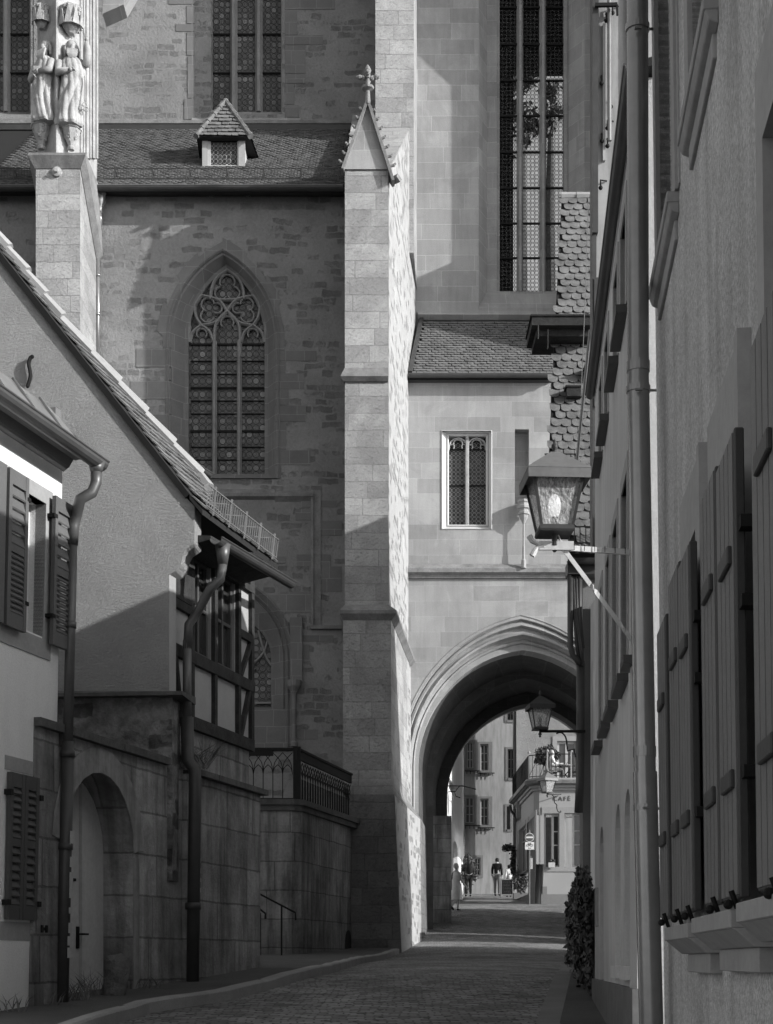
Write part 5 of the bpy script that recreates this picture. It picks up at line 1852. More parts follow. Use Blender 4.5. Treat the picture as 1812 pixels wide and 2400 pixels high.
for i, (a, b, e) in enumerate(((1.52, 2.42, .13), (2.56, 3.6, .13), (3.72, 5.2, .13))):
    m = MB()
    z = 1.70 + i * .012
    m.pbox(R1, a, b, z - .02, z + .035, -.1, e)
    m.prism([R1.w(a + .01, z - .02, 0), R1.w(a + .01, z - .02, e - .005), R1.w(a + .01, z - .05, e - .04), R1.w(a + .01, z - .075, e - .07), R1.w(a + .01, z - .075, 0)], R1.w(b, 0, 0) - R1.w(a, 0, 0))
    m.pbox(R1, a + .1, b - .04, z - .15, z - .074, -.05, .045)
    m.build('sill', M['sill'], h3, bevel=.003)
for i, q in enumerate(dn):
    c, d = q[0][0], q[1][0]
    m = MB()
    zt_ = 3.3 if i < 2 else 3.9
    m.pbox(R1, d, d + .22, 1.74, zt_ + .25, -.05, .03)
    m.pbox(R1, d + .2, d + .28, 1.74, zt_ + .25, -.05, .045)
    m.pbox(R1, c - .12, c, 1.74, zt_ + .25, -.05, .03)
    m.pbox(R1, c, d, zt_, zt_ + .25, -.05, .03)
    m.build('window_surround', M['surround'], h3)
    casement('window', R1, c, d, 1.76, zt_, -.14, h3, cols=2, rows=(.6,))
def plank_shutter(pl, s0, s1, z0, z1, o, ang=0):
    m = MB()
    th = .028
    n = 3
    for k in range(n):
        a, b = lerp(s0, s1, k / n), lerp(s0, s1, (k + 1) / n) - .004
        m.pbox(pl, a, b, z0, z1 + .0, o, o + th)
    sh = m.build('shutter', M['plank'], h3, bevel=.004)
    m = MB()
    for k in range(4):
        a, b = lerp(s0 + .005, s1 - .015, k / 4), lerp(s0 + .005, s1 - .015, (k + 1) / 4) - .012
        m.pbox(pl, a, b, z0 + .01, z1 - .01, o + th, o + th + .004)
    m.each('plank', M['plankface'], sh)
    m = MB()
    for z in (z0 + .32, z1 - .38):
        m.pbox(pl, s0 + .12, s1 - .06, z, z + .055, o + th + .002, o + th + .018)
    m.each('batten', M['plank'], sh, bevel=.004)
    m = MB()
    for z in (z0 + .34, (z0 + z1) / 2 + .15, z1 - .3):
        m.pbox(pl, s1 - .01, s1 + .05, z, z + .035, o - .03, o + .02)
    m.tube([pl.w(s1 - .03, z0 - .07, o + .02), pl.w(s1 - .03, z0 + .02, o + .05)], .009, 6)
    m.ball(pl.w(s1 - .02, z0 - .02, o + .06), .015, 8, 5)
    m.each('hook', M['iron'], sh)
for s1, zt_ in ((1.46, 3.08), (2.02, 3.16), (2.42, 3.13), (3.18, 3.16), (3.62, 3.13), (4.36, 3.22)):
    plank_shutter(R1, s1 - .40, s1, 1.78, zt_, .075)
dpl = R1
m = MB()
def r1p(px, py, Y=7.6):
    return P(px, py, Y)
m.tube([P(1494, -80, 7.6), P(1496, 900, 7.6)], .0535, 20, False)
m.tube([P(1496, 900, 7.6), P(1512, 1820, 7.6)], .0545, 20, False)
m.tube([P(1512, 1810, 7.6), P(1528, 2460, 7.6)], .060, 20, False)
dp_ = m.build('downpipe', M['zinc'], h3, smooth=True)
for y in (68, 915, 1895):
    m = MB()
    x = 1494 if y < 100 else 1496 if y < 1000 else 1513
    m.tube([P(x, y + 5, 7.6), P(x, y - 9, 7.6)], .0600, 20)
    m.bar(P(x, y, 7.6) + Vector((.05, 0, 0)), P(x + 40, y, 7.75), .012)
    m.bar(P(x - 6, y - 2, 7.52), P(x + 10, y - 2, 7.52), .02, .008)
    m.build('pipe_clamp', M['zinc'], dp_)
for y in (860, 1762):
    m = MB()
    x = 1496 if y < 1000 else 1511
    m.tube([P(x, y + 12, 7.6), P(x, y - 12, 7.6)], .0575, 20)
    m.build('pipe_joint', M['zinc'], dp_)
# --- second house of the row
R2 = Pl(.827, 0, -.086, -1)
h4 = thing('grey_plaster_house', (2.0, 13, g(13)), 'grey smooth plastered house behind the big downpipe, two window rows and arched ground floor openings', 'house')
Yn, Yf = 10.75, 16.7
lw = [rect(-b, -a, 3.76, 5.3) for a, b in ((10.95, 11.15), (11.65, 12.3), (12.85, 13.5), (13.95, 14.5), (15.2, 15.7))]
uw = [rect(-b, -a, 6.6, 7.4) for a, b in ((11.8, 12.4), (12.8, 13.3), (14.15, 14.7), (15.2, 15.7))]
dr3 = [rarch(-15.72, -15.0, 2.7, 2.93, 1.1, 8), rarch(-13.2, -12.5, 2.62, 2.9, 1.45, 8), rarch(-12.05, -11.35, 2.62, 2.9, 1.45, 8)]
m = MB()
m.wall(R2, rect(-Yf, -Yn, .5, 7.75), lw + uw + dr3, thick=.3)
m.build('street_wall', M['plaster2'], h4)
m = MB()
a = R2.w(-Yn, 0, 0)
m.box((a.x + .003, Yn, .5), (5.2, Yn + .3, 7.75))
m.prism([(a.x + .1, Yn, 7.75), (5.2, Yn, 7.75), (5.2, Yn, 8.6)], (0, .3, 0))
m.build('end_wall', M['stuccolit'], h4)
m = MB()
m.box((5.2, Yn, .5), (5.5, Yf, 8.6))
m.box((3.2, Yf, .5), (5.2, 17.68, 8.3))  # unseen wing added to keep sun off the half timbered side
m.box((R2.w(-Yf, 0, 0).x + .3, Yf - .3, .5), (5.2, Yf, 7.7))
m.build('rear_walls_and_sun_block', M['plaster2'], h4)
m = MB()
e0, e1 = R2.w(-Yn + .12, 7.75, -.03), R2.w(-Yf - .05, 7.75, -.03)
m.hexa([e0, e1, (5.6, Yf + .05, 8.85), (5.6, Yn - .12, 8.85), e0 + Vector((0, 0, .06)), e1 + Vector((0, 0, .06)), (5.6, Yf + .05, 8.95), (5.6, Yn - .12, 8.95)])
m.build('roof', M['tileunder'], h4)
m = MB()
halfgutter(m, R2.w(-Yn + .15, 7.76, .05), R2.w(-Yf, 7.72, .05), Vector((R2.dy, -R2.dx, 0)), .048)
m.build('gutter', M['zincmid'], h4)
for k, q in enumerate(lw + uw):
    c, d, z0, z1 = q[0][0], q[1][0], q[0][1], q[2][1]
    m = MB()
    m.pbox(R2, d, d + .10, z0 - .0, z1 + .12, -.05, .012)
    m.pbox(R2, c - .10, c, z0 - .0, z1 + .12, -.05, .012)
    m.pbox(R2, c, d, z1, z1 + .12, -.05, .012)
    m.build('window_surround', M['surround'], h4)
    casement('window', R2, c, d, z0, z1, -.12, h4, mat=M['shutter'], cols=2, rows=(.6,), fw=.06)
    m = MB()
    m.pbox(R2, c - .12, d + .05, z0 - .06, z0, -.05, .085)
    m.build('sill', M['zincdark'], h4)
for k, (a, b) in enumerate(((-15.72, -15.0), (-13.2, -12.5), (-12.05, -11.35))):
    m = MB()
    z0 = 1.1 if k == 0 else 1.45
    if k:
        m.pbox(R2, a + .06, b - .03, z0 + .12, 2.62, -.2, -.15)
        m.wall(R2, rarch(a + .06, b - .03, 2.62, 2.84, 2.621, 8), thick=.05, off=-.15)
        m.pbox(R2, a, b, z0, z0 + .1, -.25, .04)
        wd_ = m.build('arched_shutter', M['white'], h4)
        m = MB()
        for t in (.3, .55, .8):
            m.pbox(R2, lerp(a, b, t) - .01, lerp(a, b, t) + .01, z0 + .2, 2.55, -.15, -.14)
        m.build('panel_lines', M['surround'], wd_)
    else:
        m.pbox(R2, a, b, z0, 2.93, -.28, -.2)
        m.build('door', M['shutterdark'], h4)
m = MB()
m.pbox(R2, -Yf, -Yn + .03, .5, 1.40, -.05, .035)
m.build('plinth', M['pot'], h4)
m = MB()
m.pbox(R2, -16.15, -15.95, 1.95, 2.35, 0, .03)
m.build('notice_box', M['surround2'], h4)
# --- tall house seen above the gutter
h5 = thing('tall_rear_house', (4.6, 24, g(24)), 'tall plain house wall rising behind the gutter of the grey house at the top right', 'house')
X5 = XX(1396, 24)
P5 = Pl(X5, 24, 1, 0)
m = MB()
m.prism([(X5, 24, 0), (6.0, 24, 0), (6.0, 27, 0), (XX(1399, 27), 27, 0)], (0, 0, 17.5))
m.build('front_wall', M['farplaster'], h5)
m = MB()
m.box((3.5, 18.6, 0), (6.0, 23.98, 8.6))  # unseen boxes added only to stop sun between the houses
m.box((3.8, 27.01, 0), (6.0, 28.6, 8.2))
m.box((3.4, 17.62, 0), (5.0, 18.58, 4.2))
m.build('wall', M['plaster2'], h5)  # holds the unseen boxes that stop sun between the houses
m = MB()
m.box((XX(1387, 24), 23.9, 8), (XX(1396, 24), 24.2, 17.5))
m.box((XX(1386, 24), 23.85, 12.9), (XX(1399, 24), 23.99, 17.5))
m.box((XX(1390, 24), 23.85, 10.2), (XX(1403, 24), 23.99, 12.2))
m.each('corner_board', M['zincdark'], h5)
m = MB()
m.tube([P(1428, -100, 23.9), P(1429, 330, 23.9)], .035, 10)
m.build('pale_conduit', M['zinc'], h5)
for (a, b, c_) in ((1436, 30, 1), (1421, 48, 0), (1410, 195, 0), (1411, 330, 0), (1424, 300, 1), (1424, 342, 0), (1408, 440, 1), (1432, 250, 0)):
    m = MB()
    c = P(a, b, 23.93)
    m.ball(c, .035, 8, 5)
    m.tube([c, c + Vector((0, .0, .12)), c + Vector((.1 if c_ else 0, .05, .13))], .014, 6)
    m.build('shutter_catch', M['iron'], h5)
for a, b, c_, d in ((1412, 380, 1418, 60), (1470, 700, 1480, -50)):
    m = MB()
    m.box((XX(a, 24), 23.94, ZZ(b, 24)), (XX(c_, 24), 24, ZZ(d, 24)))
    m.build('window_board', M['surround'], h5)
m = MB()
m.bar(P(1395, 12, 23.8), P(1447, 11, 23.8), .05)
m.bar(P(1446, 11, 23.8), P(1447, 36, 23.8), .03)
m.build('iron_stay', M['iron'], h5)
# --- house with steep tiled roof next to the gate
h6 = thing('steep_roofed_house', (5, 32, g(32)), 'house with tall steep beaver-tail tiled roof squeezed between gate building and grey house', 'house')
E3 = P(1345, 1297, 28.3)
T3 = P(1316, 462, 33.0)
vd3 = Vector((0, T3.y - E3.y, T3.z - E3.z))
n3 = Vector((1, 0, 0)).cross(vd3).normalized()
o3 = Vector((2.6, E3.y, E3.z))
def rp3(px, py):
    q = ray_plane(px, py, E3, n3) - o3
    return q.x, q.dot(vd3.normalized())
pg = [rp3(a, b) for a, b in [(1333, 1297), (1333, 1245), (1283, 1110), (1288, 1000), (1300, 745), (1315, 462)]]
def lft(v):
    for (ua, va), (ub, vb) in zip(pg, pg[1:]):
        if v <= vb:
            return lerp(ua, ub, (v - va) / (vb - va + 1e-9))
    return pg[-1][0]
m = MB()
v3 = vd3.normalized()
LV = vd3.length
top3 = o3 + v3 * LV
vs_ = sorted(set([0, LV] + [p[1] for p in pg]))
for a, b in zip(vs_, vs_[1:]):
    if b > LV + .01 or b - a < .001:
        continue
    m.prism([o3 + Vector((lft(a) + .02, 0, 0)) + v3 * a, o3 + Vector((4.4, 0, 0)) + v3 * a, o3 + Vector((4.4, 0, 0)) + v3 * b, o3 + Vector((lft(b) + .02, 0, 0)) + v3 * b], n3 * (-.12 if n3.y < 0 or True else .12))
yr, zr_ = top3.y, top3.z
yb3, zb3 = 38.2, 8.8
m.hexa([(3.9, yr, zr_ - .1), (7, yr, zr_ - .1), (7.6, yb3, zb3 - .1), (4.75, yb3, zb3 - .1), (3.9, yr, zr_), (7, yr, zr_), (7.6, yb3, zb3), (4.75, yb3, zb3)])
rf3 = m.build('roof', M['tileunder'], h6)
m = MB()
tileroof(m, o3, (1, 0, 0), vd3, 2.0, LV, tw=.20, ex=.20, inside=lambda a, b: a > lft(b) + .03, seed=21, lift=.028, segs=6, lobe=.1, th=.014)
m.build('roof_tiles', M['tile2'], rf3, recalc=False)
m = MB()
for i in range(9):
    a = top3 + Vector((lft(LV) + i * .33, 0, .02))
    m.tube([a, a + Vector((.36, 0, .01))], [.09, .075], 8)
m.build('ridge_tiles', M['surround2'], rf3)
m = MB()
yv = E3.y
m.prism([(3.66, 28.65, 0), (4.75, 37.7, 0), (7, 37.7, 0), (7, 28.65, 0)], (0, 0, 9.2))
m.prism([(4.2, 28.7, 9.2), (4.2, yr, zr_ - .15), (4.75, 37.7, 9.2)], (2.6, 0, 0))
m.build('wall', MAT('warm_grey_plaster', .16, .08, 1, bump=.25, bscale=50, low_dark=(2, 4, .2)), h6)
m = MB()
halfgutter(m, P(1330, 1312, 28.1), P(1420, 1312, 28.1), Vector((0, -1, 0)), .08)
m.box((XX(1331, 28.2), 28.2, ZZ(1345, 28.2)), (XX(1420, 28.2), 28.6, ZZ(1316, 28.2)))
m.build('gutter', M['zincdark'], h6)
m = MB()
for pts, r in (([(1337, 1318), (1337, 1515), (1343, 1536), (1352, 1546), (1358, 1556)], .055), ([(1342, 1320), (1349, 1440), (1362, 1530), (1364, 1560)], .03), ([(1350, 1320), (1353, 1440), (1364, 1520), (1365, 1560)], .035), ([(1358, 1320), (1359, 1440), (1366, 1520)], .04), ([(1346, 1320), (1345, 1400), (1350, 1500), (1358, 1560)], .028)):
    m.tube([P(a, b, 28.3) for a, b in pts], r, 8)
m.tube([P(1361, 1550, 28.4), P(1361, 1700, 28.4), P(1360, 1830, 28.4), P(1356, 1905, 28.4)], .08, 10)
m.build('downpipes', M['zincdark'], h6, smooth=True)
m = MB()
sx0, sx1 = P(1333, 1288, 28.3), P(1410, 1288, 28.3)
sg = o3 + v3 * .22
for h in (0, .3):
    m.bar(Vector((sx0.x, sg.y - .1, sg.z + h)), Vector((5.2, sg.y - .1, sg.z + h)), .02)
x = sx0.x
while x < 5.2:
    m.bar(Vector((x, sg.y - .1, sg.z)), Vector((x, sg.y - .1, sg.z + .3)), .016)
    x += .105
sg = o3 + v3 * 2.05
for h in (0, .3):
    m.bar(Vector((3.0, sg.y - .1, sg.z + h)), Vector((3.6, sg.y - .1, sg.z + h)), .02)
for k in range(8):
    m.bar(Vector((3.02 + k * .08, sg.y - .1, sg.z)), Vector((3.02 + k * .08, sg.y - .1, sg.z + .3)), .014)
m.build('snow_guard', M['iron'], h6)
def onroof(px, py, d=0):
    return ray_plane(px, py, E3, n3) + n3 * 0 + Vector((0, -d, 0))
for (xa, ya, xb, yb, dd) in ((1247, 741, 1395, 762, .9), (1329, 907, 1363, 928, .25), (1374, 858, 1400, 881, .25)):
    m = MB()
    p0 = onroof(xa if xa > 1300 else 1302, yb, 0)
    yy = p0.y - dd
    m.box((XX(xa, yy), yy, ZZ(yb, yy)), (XX(xb, yy), p0.y + .25, ZZ(ya, yy)))
    m.box((XX(xa, yy) - .03, yy - .03, ZZ(ya, yy)), (XX(xb, yy), p0.y + .25, ZZ(ya, yy) + .03))
    if dd > .5:
        m.box((XX(xa + 12, yy), yy + .2, ZZ(yb + 16, yy)), (XX(xb, yy), p0.y + .25, ZZ(yb, yy)))
        m.tube([P(1261, 762, yy), P(1261, 795, yy)], .02, 6)
        m.tube([P(1284, 772, yy), P(1284, 815, yy), P(1282, 818, yy)], .012, 6)
    m.build('hoist_dormer' if dd > .5 else 'roof_hatch', M['timber'], h6)
m = MB()
m.tube([P(1383, 775, 27.9), P(1350, 1105, 27.0)], .03, 8)
m.build('pale_conduit', M['zinc'], h6)
m = MB()
m.tube([P(1379, 462, 30.5), P(1372, 700, 29.0), P(1362, 930, 28.0)], .008, 5)
m.build('wire', M['zinc'], h6)
# a further house standing behind, out of the picture, whose ridge shades the buttress foot
h7 = thing('back_garden_house', (7, 33, g(33)), 'long ridge-roofed house standing behind the steep tiled roof, hardly seen', 'house')
m = MB()
m.box((6, 30.5, 0), (9, 35, 12))
m.prism([(5.8, 30.5, 12), (7, 30.5, 15.6), (9.2, 30.5, 12)], (0, 4.5, 0))
m.build('wall', M['plaster2'], h7)
# ivy wall
iv = thing('ivy_wall', (2.6, 20, g(20)), 'low rubble wall overgrown with dark ivy at the right kerb before the gate', 'wall')
m = MB()
m.pbox(R2, -22.5, -16.75, .5, 2.4, -.4, -.02)
m.build('wall', M['rough_rubble'], iv)
m = MB()
rr = random.Random(5)
for i in range(6500):
    y = rr.uniform(16.9, 22.7)
    zt_ = 2.5 + .2 * math.sin(y * 2.1) + (.2 if y < 18 else 0)
    z = g(y) + (zt_ - g(y)) * rr.random() ** .6
    dn_ = math.sin(y * 3.1) * .5 + math.sin(z * 5 + y) * .5
    if dn_ < -.55 and z < 2.3:
        continue
    p = R2.w(-y, z, .02 + rr.random() * (.10 + .06 * math.sin(y * 2.3 + z * 2)))
    a = Vector((rr.gauss(0, .4), rr.gauss(0, 1), rr.gauss(0, 1))).normalized() * .042 * rr.uniform(.4, 1.6)
    b = a.cross(Vector((rr.gauss(1, .4), rr.gauss(0, .5), rr.gauss(0, .5)))).normalized() * .032
    m.add([p - a, p + b, p + a, p - b], [(0, 1, 2, 3)])
m.build('ivy', M['leaf'], iv, recalc=False)
# ============================================================ LANTERNS
def lglass():
    t = NT('rippled_lantern_glass')
    pos = t.pos()
    t.bsdf.inputs['Base Color'].default_value = (.5, .5, .5, 1)
    t.bsdf.inputs['Roughness'].default_value = .22
    bn = t.node('ShaderNodeBump')
    bn.inputs['Strength'].default_value = .8
    bn.inputs['Distance'].default_value = .02
    sp = t.node('ShaderNodeSeparateXYZ')
    t.l(pos, sp.inputs[0])
    nz = t.noise(t.comb(t.math('MULTIPLY', sp.outputs[0], 55.0), t.math('MULTIPLY', sp.outputs[1], 55.0), t.math('MULTIPLY', sp.outputs[2], 28.0)), 1.0, 3, .6)
    t.l(nz, bn.inputs['Height'])
    t.l(bn.outputs[0], t.bsdf.inputs['Normal'])
    tr = t.node('ShaderNodeBsdfTransparent')
    tr.inputs[0].default_value = (.8, .8, .8, 1)
    mx = t.node('ShaderNodeMixShader')
    t.l(t.ramp(nz, .35, .65, .35, .7), mx.inputs[0])
    t.l(t.bsdf.outputs[0], mx.inputs[1])
    t.l(tr.outputs[0], mx.inputs[2])
    t.l(mx.outputs[0], t.out.inputs[0])
    return t.m
M['lglass'] = lglass()
_g = NT('glowing_bulb')
_g.bsdf.inputs['Base Color'].default_value = (.85, .85, .85, 1)
_g.bsdf.inputs['Emission Color'].default_value = (1, 1, 1, 1)
_g.bsdf.inputs['Emission Strength'].default_value = .55
M['bulb'] = _g.m
def lantern(name, c, w, label, rot=0, dark=False, group='wall lanterns', bulb=True):
    """c = centre of the lantern's bottom; w = roof width. proportions follow the photographed one"""
    t = thing(name, c, label, 'lantern', group)
    R = Matrix.Rotation(rot, 4, 'Z')
    def q(x, y, z):
        v = R @ Vector((x * w, y * w, z * w))
        return Vector(c) + v
    def ringq(h, z):
        return [q(-h, -h, z), q(h, -h, z), q(h, h, z), q(-h, h, z)]
    fm = M['lampdark'] if dark else M['lampmetal']
    # body: bottom half width .26 at z=0, top .42 at z=.84
    m = MB()
    for sx_, sy_ in ((-1, -1), (1, -1), (1, 1), (-1, 1)):
        m.bar(q(sx_ * .25, sy_ * .25, .02), q(sx_ * .41, sy_ * .41, .86), .045 * w, .045 * w, (0, 1, 0))
    m.loft([ringq(.27, -.06), ringq(.285, -.03), ringq(.275, .04)], caps=True)
    fr = m.build('frame', M['lampdark'], t)
    m = MB()
    m.loft([ringq(.50, .73), ringq(.505, .89), ringq(.49, .895), ringq(.485, .73)])
    m.loft([ringq(.51, .885), ringq(.50, .905), ringq(.07, 1.27), ringq(.02, 1.285)], caps=True)
    m.build('roof', fm, t)
    m = MB()
    m.lathe(q(0, 0, 1.265), [(.05 * w, 0), (.03 * w, .02 * w), (.03 * w, .05 * w), (.055 * w, .09 * w), (.05 * w, .14 * w), (.02 * w, .17 * w), (.032 * w, .2 * w), (.0, .24 * w)], 10)
    m.build('finial', M['lampdark'], t, smooth=True)
    m = MB()
    for a, b in ((0, 1), (1, 2), (2, 3), (3, 0)):
        r0_, r1_ = ringq(.245, .03), ringq(.40, .86)
        m.face([r0_[a], r0_[b], r1_[b], r1_[a]])
    m.build('glass', M['lglass'], t)
    m = MB()
    m.lathe(q(0, 0, .03), [(.12 * w, 0), (.12 * w, .06 * w), (.06 * w, .1 * w), (.055 * w, .2 * w)], 10)
    if bulb:
        m.build('bulb_socket', M['lampdark'], t)
        m = MB()
        m.lathe(q(0, 0, .22), [(.05 * w, 0), (.09 * w, .1 * w), (.105 * w, .2 * w), (.09 * w, .3 * w), (.05 * w, .36 * w), (.0, .39 * w)], 12)
        m.build('bulb', M['bulb'], t, smooth=True)
    else:
        m.lathe(q(0, 0, .1), [(.05 * w, 0), (.07 * w, .3 * w), (.03 * w, .36 * w)], 10)
        m.build('bulb_socket', M['lampdark'], t)
    m = MB()
    m.lathe(q(0, 0, -.34), [(.02 * w, 0), (.055 * w, .04 * w), (.03 * w, .08 * w), (.07 * w, .1 * w), (.07 * w, .16 * w), (.045 * w, .17 * w), (.045 * w, .3 * w)], 10)
    m.build('stem', M['lampdark'], t)
    return t, q
LY = 10.75
wl = 144 / F * LY
lc = P(1300, 1245, LY)
lt, lq = lantern('wall_lantern', lc, wl, 'large near street lantern with glowing bulb on a pale twisted wall bracket', .06)
m = MB()
wp = Vector((1.80, 10.9, lc.z - .25 * wl))
a0 = lq(-.02, 0, -.245)
m.bar(a0 + Vector((-.1, 0, 0)), wp + Vector((0, 0, -.005)), .02, .038)
m.bar(a0 + Vector((-.1, -.012, 0)), a0 + Vector((.14, -.012, 0)), .02, .06)
arm = m.build('bracket_arm', M['bracket'], lt)
m = MB()
d = wp - a0
for k in range(1, 9):
    p = a0 + d * (k / 8.5)
    m.bar(p + Vector((0, -.012, -.02)), p + Vector((0, -.012, .023)), .004, .004)
m.build('arm_joints', M['iron'], arm)
m = MB()
b0, b1 = lq(.12, -.02, -.26), P(1490, 1512, 10.9)
nb_ = 40
rings = []
ddir = (b1 - b0).normalized()
uu_ = ddir.cross(Vector((0, 1, 0))).normalized()
vv_ = ddir.cross(uu_)
for i in range(nb_ + 1):
    t = i / nb_
    tw = 0
    for c_ in (.42, .83):
        tw += math.pi * max(0, min(1, (t - c_ + .035) / .07))
    ca, sa = math.cos(tw), math.sin(tw)
    p = b0.lerp(b1, t)
    rings.append([p + (uu_ * ca + vv_ * sa) * x + (vv_ * ca - uu_ * sa) * y for x, y in ((-.015, -.006), (.015, -.006), (.015, .006), (-.015, .006))])
m.loft(rings, caps=True)
m.build('twisted_brace', M['bracket'], lt)
m = MB()
for dz, dx_ in ((.035, 0), (-.035, .02)):
    m.tube([a0 + Vector((-.07, -.01, 0)), a0 + Vector((-.11, -.01, dz * .3)), a0 + Vector((-.15 + dx_, -.01, dz)), a0 + Vector((-.17 + dx_, -.01, dz * 2))], [.02, .014, .02, .022], 8)
m.tube([lq(.06, 0, -.06), lq(.1, 0, -.16), lq(.22, 0, -.2)], .006, 6)
m.build('scroll_leaves', M['bracket'], lt)
# lantern below the arch
L2Y = 28.3
l2, q2 = lantern('wall_lantern', P(1266, 1708, L2Y), 60 / F * L2Y, 'dark lantern hanging in front of the pointed archway opening on a thin iron arm', .1, True, bulb=False)
m = MB()
m.bar(P(1266, 1714, L2Y), P(1372, 1714, L2Y), .045)
m.tube([P(a, b, L2Y) for a, b in smoothp([(1304, 1720), (1310, 1717), (1318, 1718), (1326, 1728), (1329, 1745), (1330, 1760)], 3)] + [P(1346, 1756, L2Y), P(1349, 1775, L2Y)], .015, 6)
m.build('bracket_arm', M['iron'], l2)
# ============================================================ BEYOND THE GATE
YC = 60.0
C1 = Pl(XX(1264, YC), YC, 1, 0)
c2a = (XX(1262, YC) - .15, YC + .3)
c2b = (XX(1212, 67.4), 67.4)
C2 = Pl(c2b[0], c2b[1], c2a[0] - c2b[0], c2a[1] - c2b[1])
l2_ = math.hypot(c2a[0] - c2b[0], c2a[1] - c2b[1])
cafe = thing('cafe_building', (8, 62, g(62)), 'cream cafe building with faceted corner, roof terrace and large windows beyond the archway', 'cafe')
zc_ = ZZ(1850, YC)
gb_ = g(60) - .4
m = MB()
fw1 = rect(XX(1275, YC) - C1.x, XX(1311, YC) - C1.x, ZZ(2032, YC), ZZ(1908, YC))
fw2 = rect(XX(1323, YC) - C1.x, XX(1366, YC) - C1.x, ZZ(2032, YC), ZZ(1906, YC))
m.wall(C1, rect(.0, 6, gb_, zc_), [fw1, fw2], thick=.45)
s_ = lambda px: C2.S(px, 1950)
lws = [(s_(1218), s_(1232)), (s_(1236), s_(1240)), (s_(1243), s_(1257))]
zlt, zlb = ZZ(1925, 62), ZZ(2035, 62)
l_h = [rect(a, b, zlb, zlt) for a, b in lws if b - a > .3]
m.wall(C2, rect(0, l2_, gb_, zc_), l_h, thick=.3)
m.prism([(c2a[0], c2a[1], gb_), (C1.x, YC, gb_), (C1.x + .3, YC + .4, gb_), (c2a[0] + .3, c2a[1] + .4, gb_)], (0, 0, zc_ - gb_))
m.build('ground_floor_wall', M['cafe'], cafe)
m = MB()
s0f, s1f = XX(1270, YC) - C1.x, 6
for a, b, c, d in ((s0f, 6, ZZ(1906, YC), ZZ(1892, YC)), (s0f, 6, ZZ(2043, YC), ZZ(2032, YC)), (s0f, fw1[0][0], ZZ(2032, YC), ZZ(1906, YC)), (fw1[1][0], fw2[0][0], ZZ(2032, YC), ZZ(1906, YC)), (fw2[1][0], 6, ZZ(2032, YC), ZZ(1906, YC))):
    m.pbox(C1, a, b, c, d, -.02, .035)
for q in l_h:
    a, b = q[0][0], q[1][0]
    m.pbox(C2, a - .1, a, zlb, zlt + .2, -.02, .02)
    m.pbox(C2, b, b + .1, zlb, zlt + .2, -.02, .02)
    m.pbox(C2, a, b, zlt, zlt + .2, -.02, .02)
m.build('window_surround', M['cafetrim'], cafe)
m = MB()
m.pbox(C1, .05, 6, gb_, ZZ(2096, YC), -.02, .03)
m.pbox(C2, 0, l2_ - .1, gb_, ZZ(2096, YC) + .1, -.02, .03)
m.box((XX(1268, YC), YC - .06, gb_), (XX(1282, YC), YC + .02, ZZ(2078, YC)))
m.build('dado', M['cafedado'], cafe)
for q in (fw1, fw2):
    a, b = q[0][0] + .35, q[1][0] + .1
    casement('window', C1, a, b + .2, q[0][1], q[2][1], -.3, cafe, cols=2 if q is fw2 else 2, rows=(.42, .68), fw=.07)
for q in l_h:
    casement('window', C2, q[0][0], q[1][0], q[0][1], q[2][1], -.1, cafe, mat=M['surround'], cols=2, rows=(.7,), fw=.07)
# moulded eave
m = MB()
def eave(off, z0, z1):
    pts = [(c2b[0] - off, c2b[1]), (c2a[0] - off, c2a[1] - off * .3), (C1.x - off * .3, YC - off), (C1.x + 6, YC - off), (C1.x + 6, YC + 1.0), (c2a[0] + 1.0, YC + 1.5), (c2b[0] + 1, c2b[1])]
    m.prism([(a, b, z0) for a, b in pts], (0, 0, z1 - z0))
eave(.08, zc_ - .05, zc_ + .06)
eave(.16, zc_ + .06, zc_ + .16)
m.build('cornice', M['cafe'], cafe)
m = MB()
eave(.28, zc_ + .16, zc_ + .2)
eave(.36, zc_ + .2, zc_ + .34)
m.build('eave_tiles', M['tile2'], cafe)
m = MB()
eave(.3, zc_ + .34, zc_ + .42)
m.build('terrace_edge', M['surround2'], cafe)
zf = zc_ + .42
# CAFE lettering
cu = bpy.data.curves.new('lettering', 'FONT')
cu.body = 'CAF\u00c9'
cu.size = .30
cu.extrude = .006
cu.space_character = 1.35
tmp = bpy.data.objects.new('tmp', cu)
COL.objects.link(tmp)
bpy.context.view_layer.update()
me = bpy.data.meshes.new_from_object(tmp.evaluated_get(bpy.context.evaluated_depsgraph_get()))
bpy.data.objects.remove(tmp)
wtx = max(v.co.x for v in me.vertices)
k_ = (XX(1337, YC) - XX(1296, YC)) / wtx
for v in me.vertices:
    x, y, z = v.co
    v.co = (XX(1296, YC) + x * k_, YC - .012 - z, ZZ(1877, YC) + y * k_)
me.materials.clear()
me.materials.append(M['ink'])
lo_ = bpy.data.objects.new('cafe_lettering', me)
COL.objects.link(lo_)
lo_.parent = cafe
lo_.matrix_parent_inverse = Matrix.Translation(cafe.location).inverted()
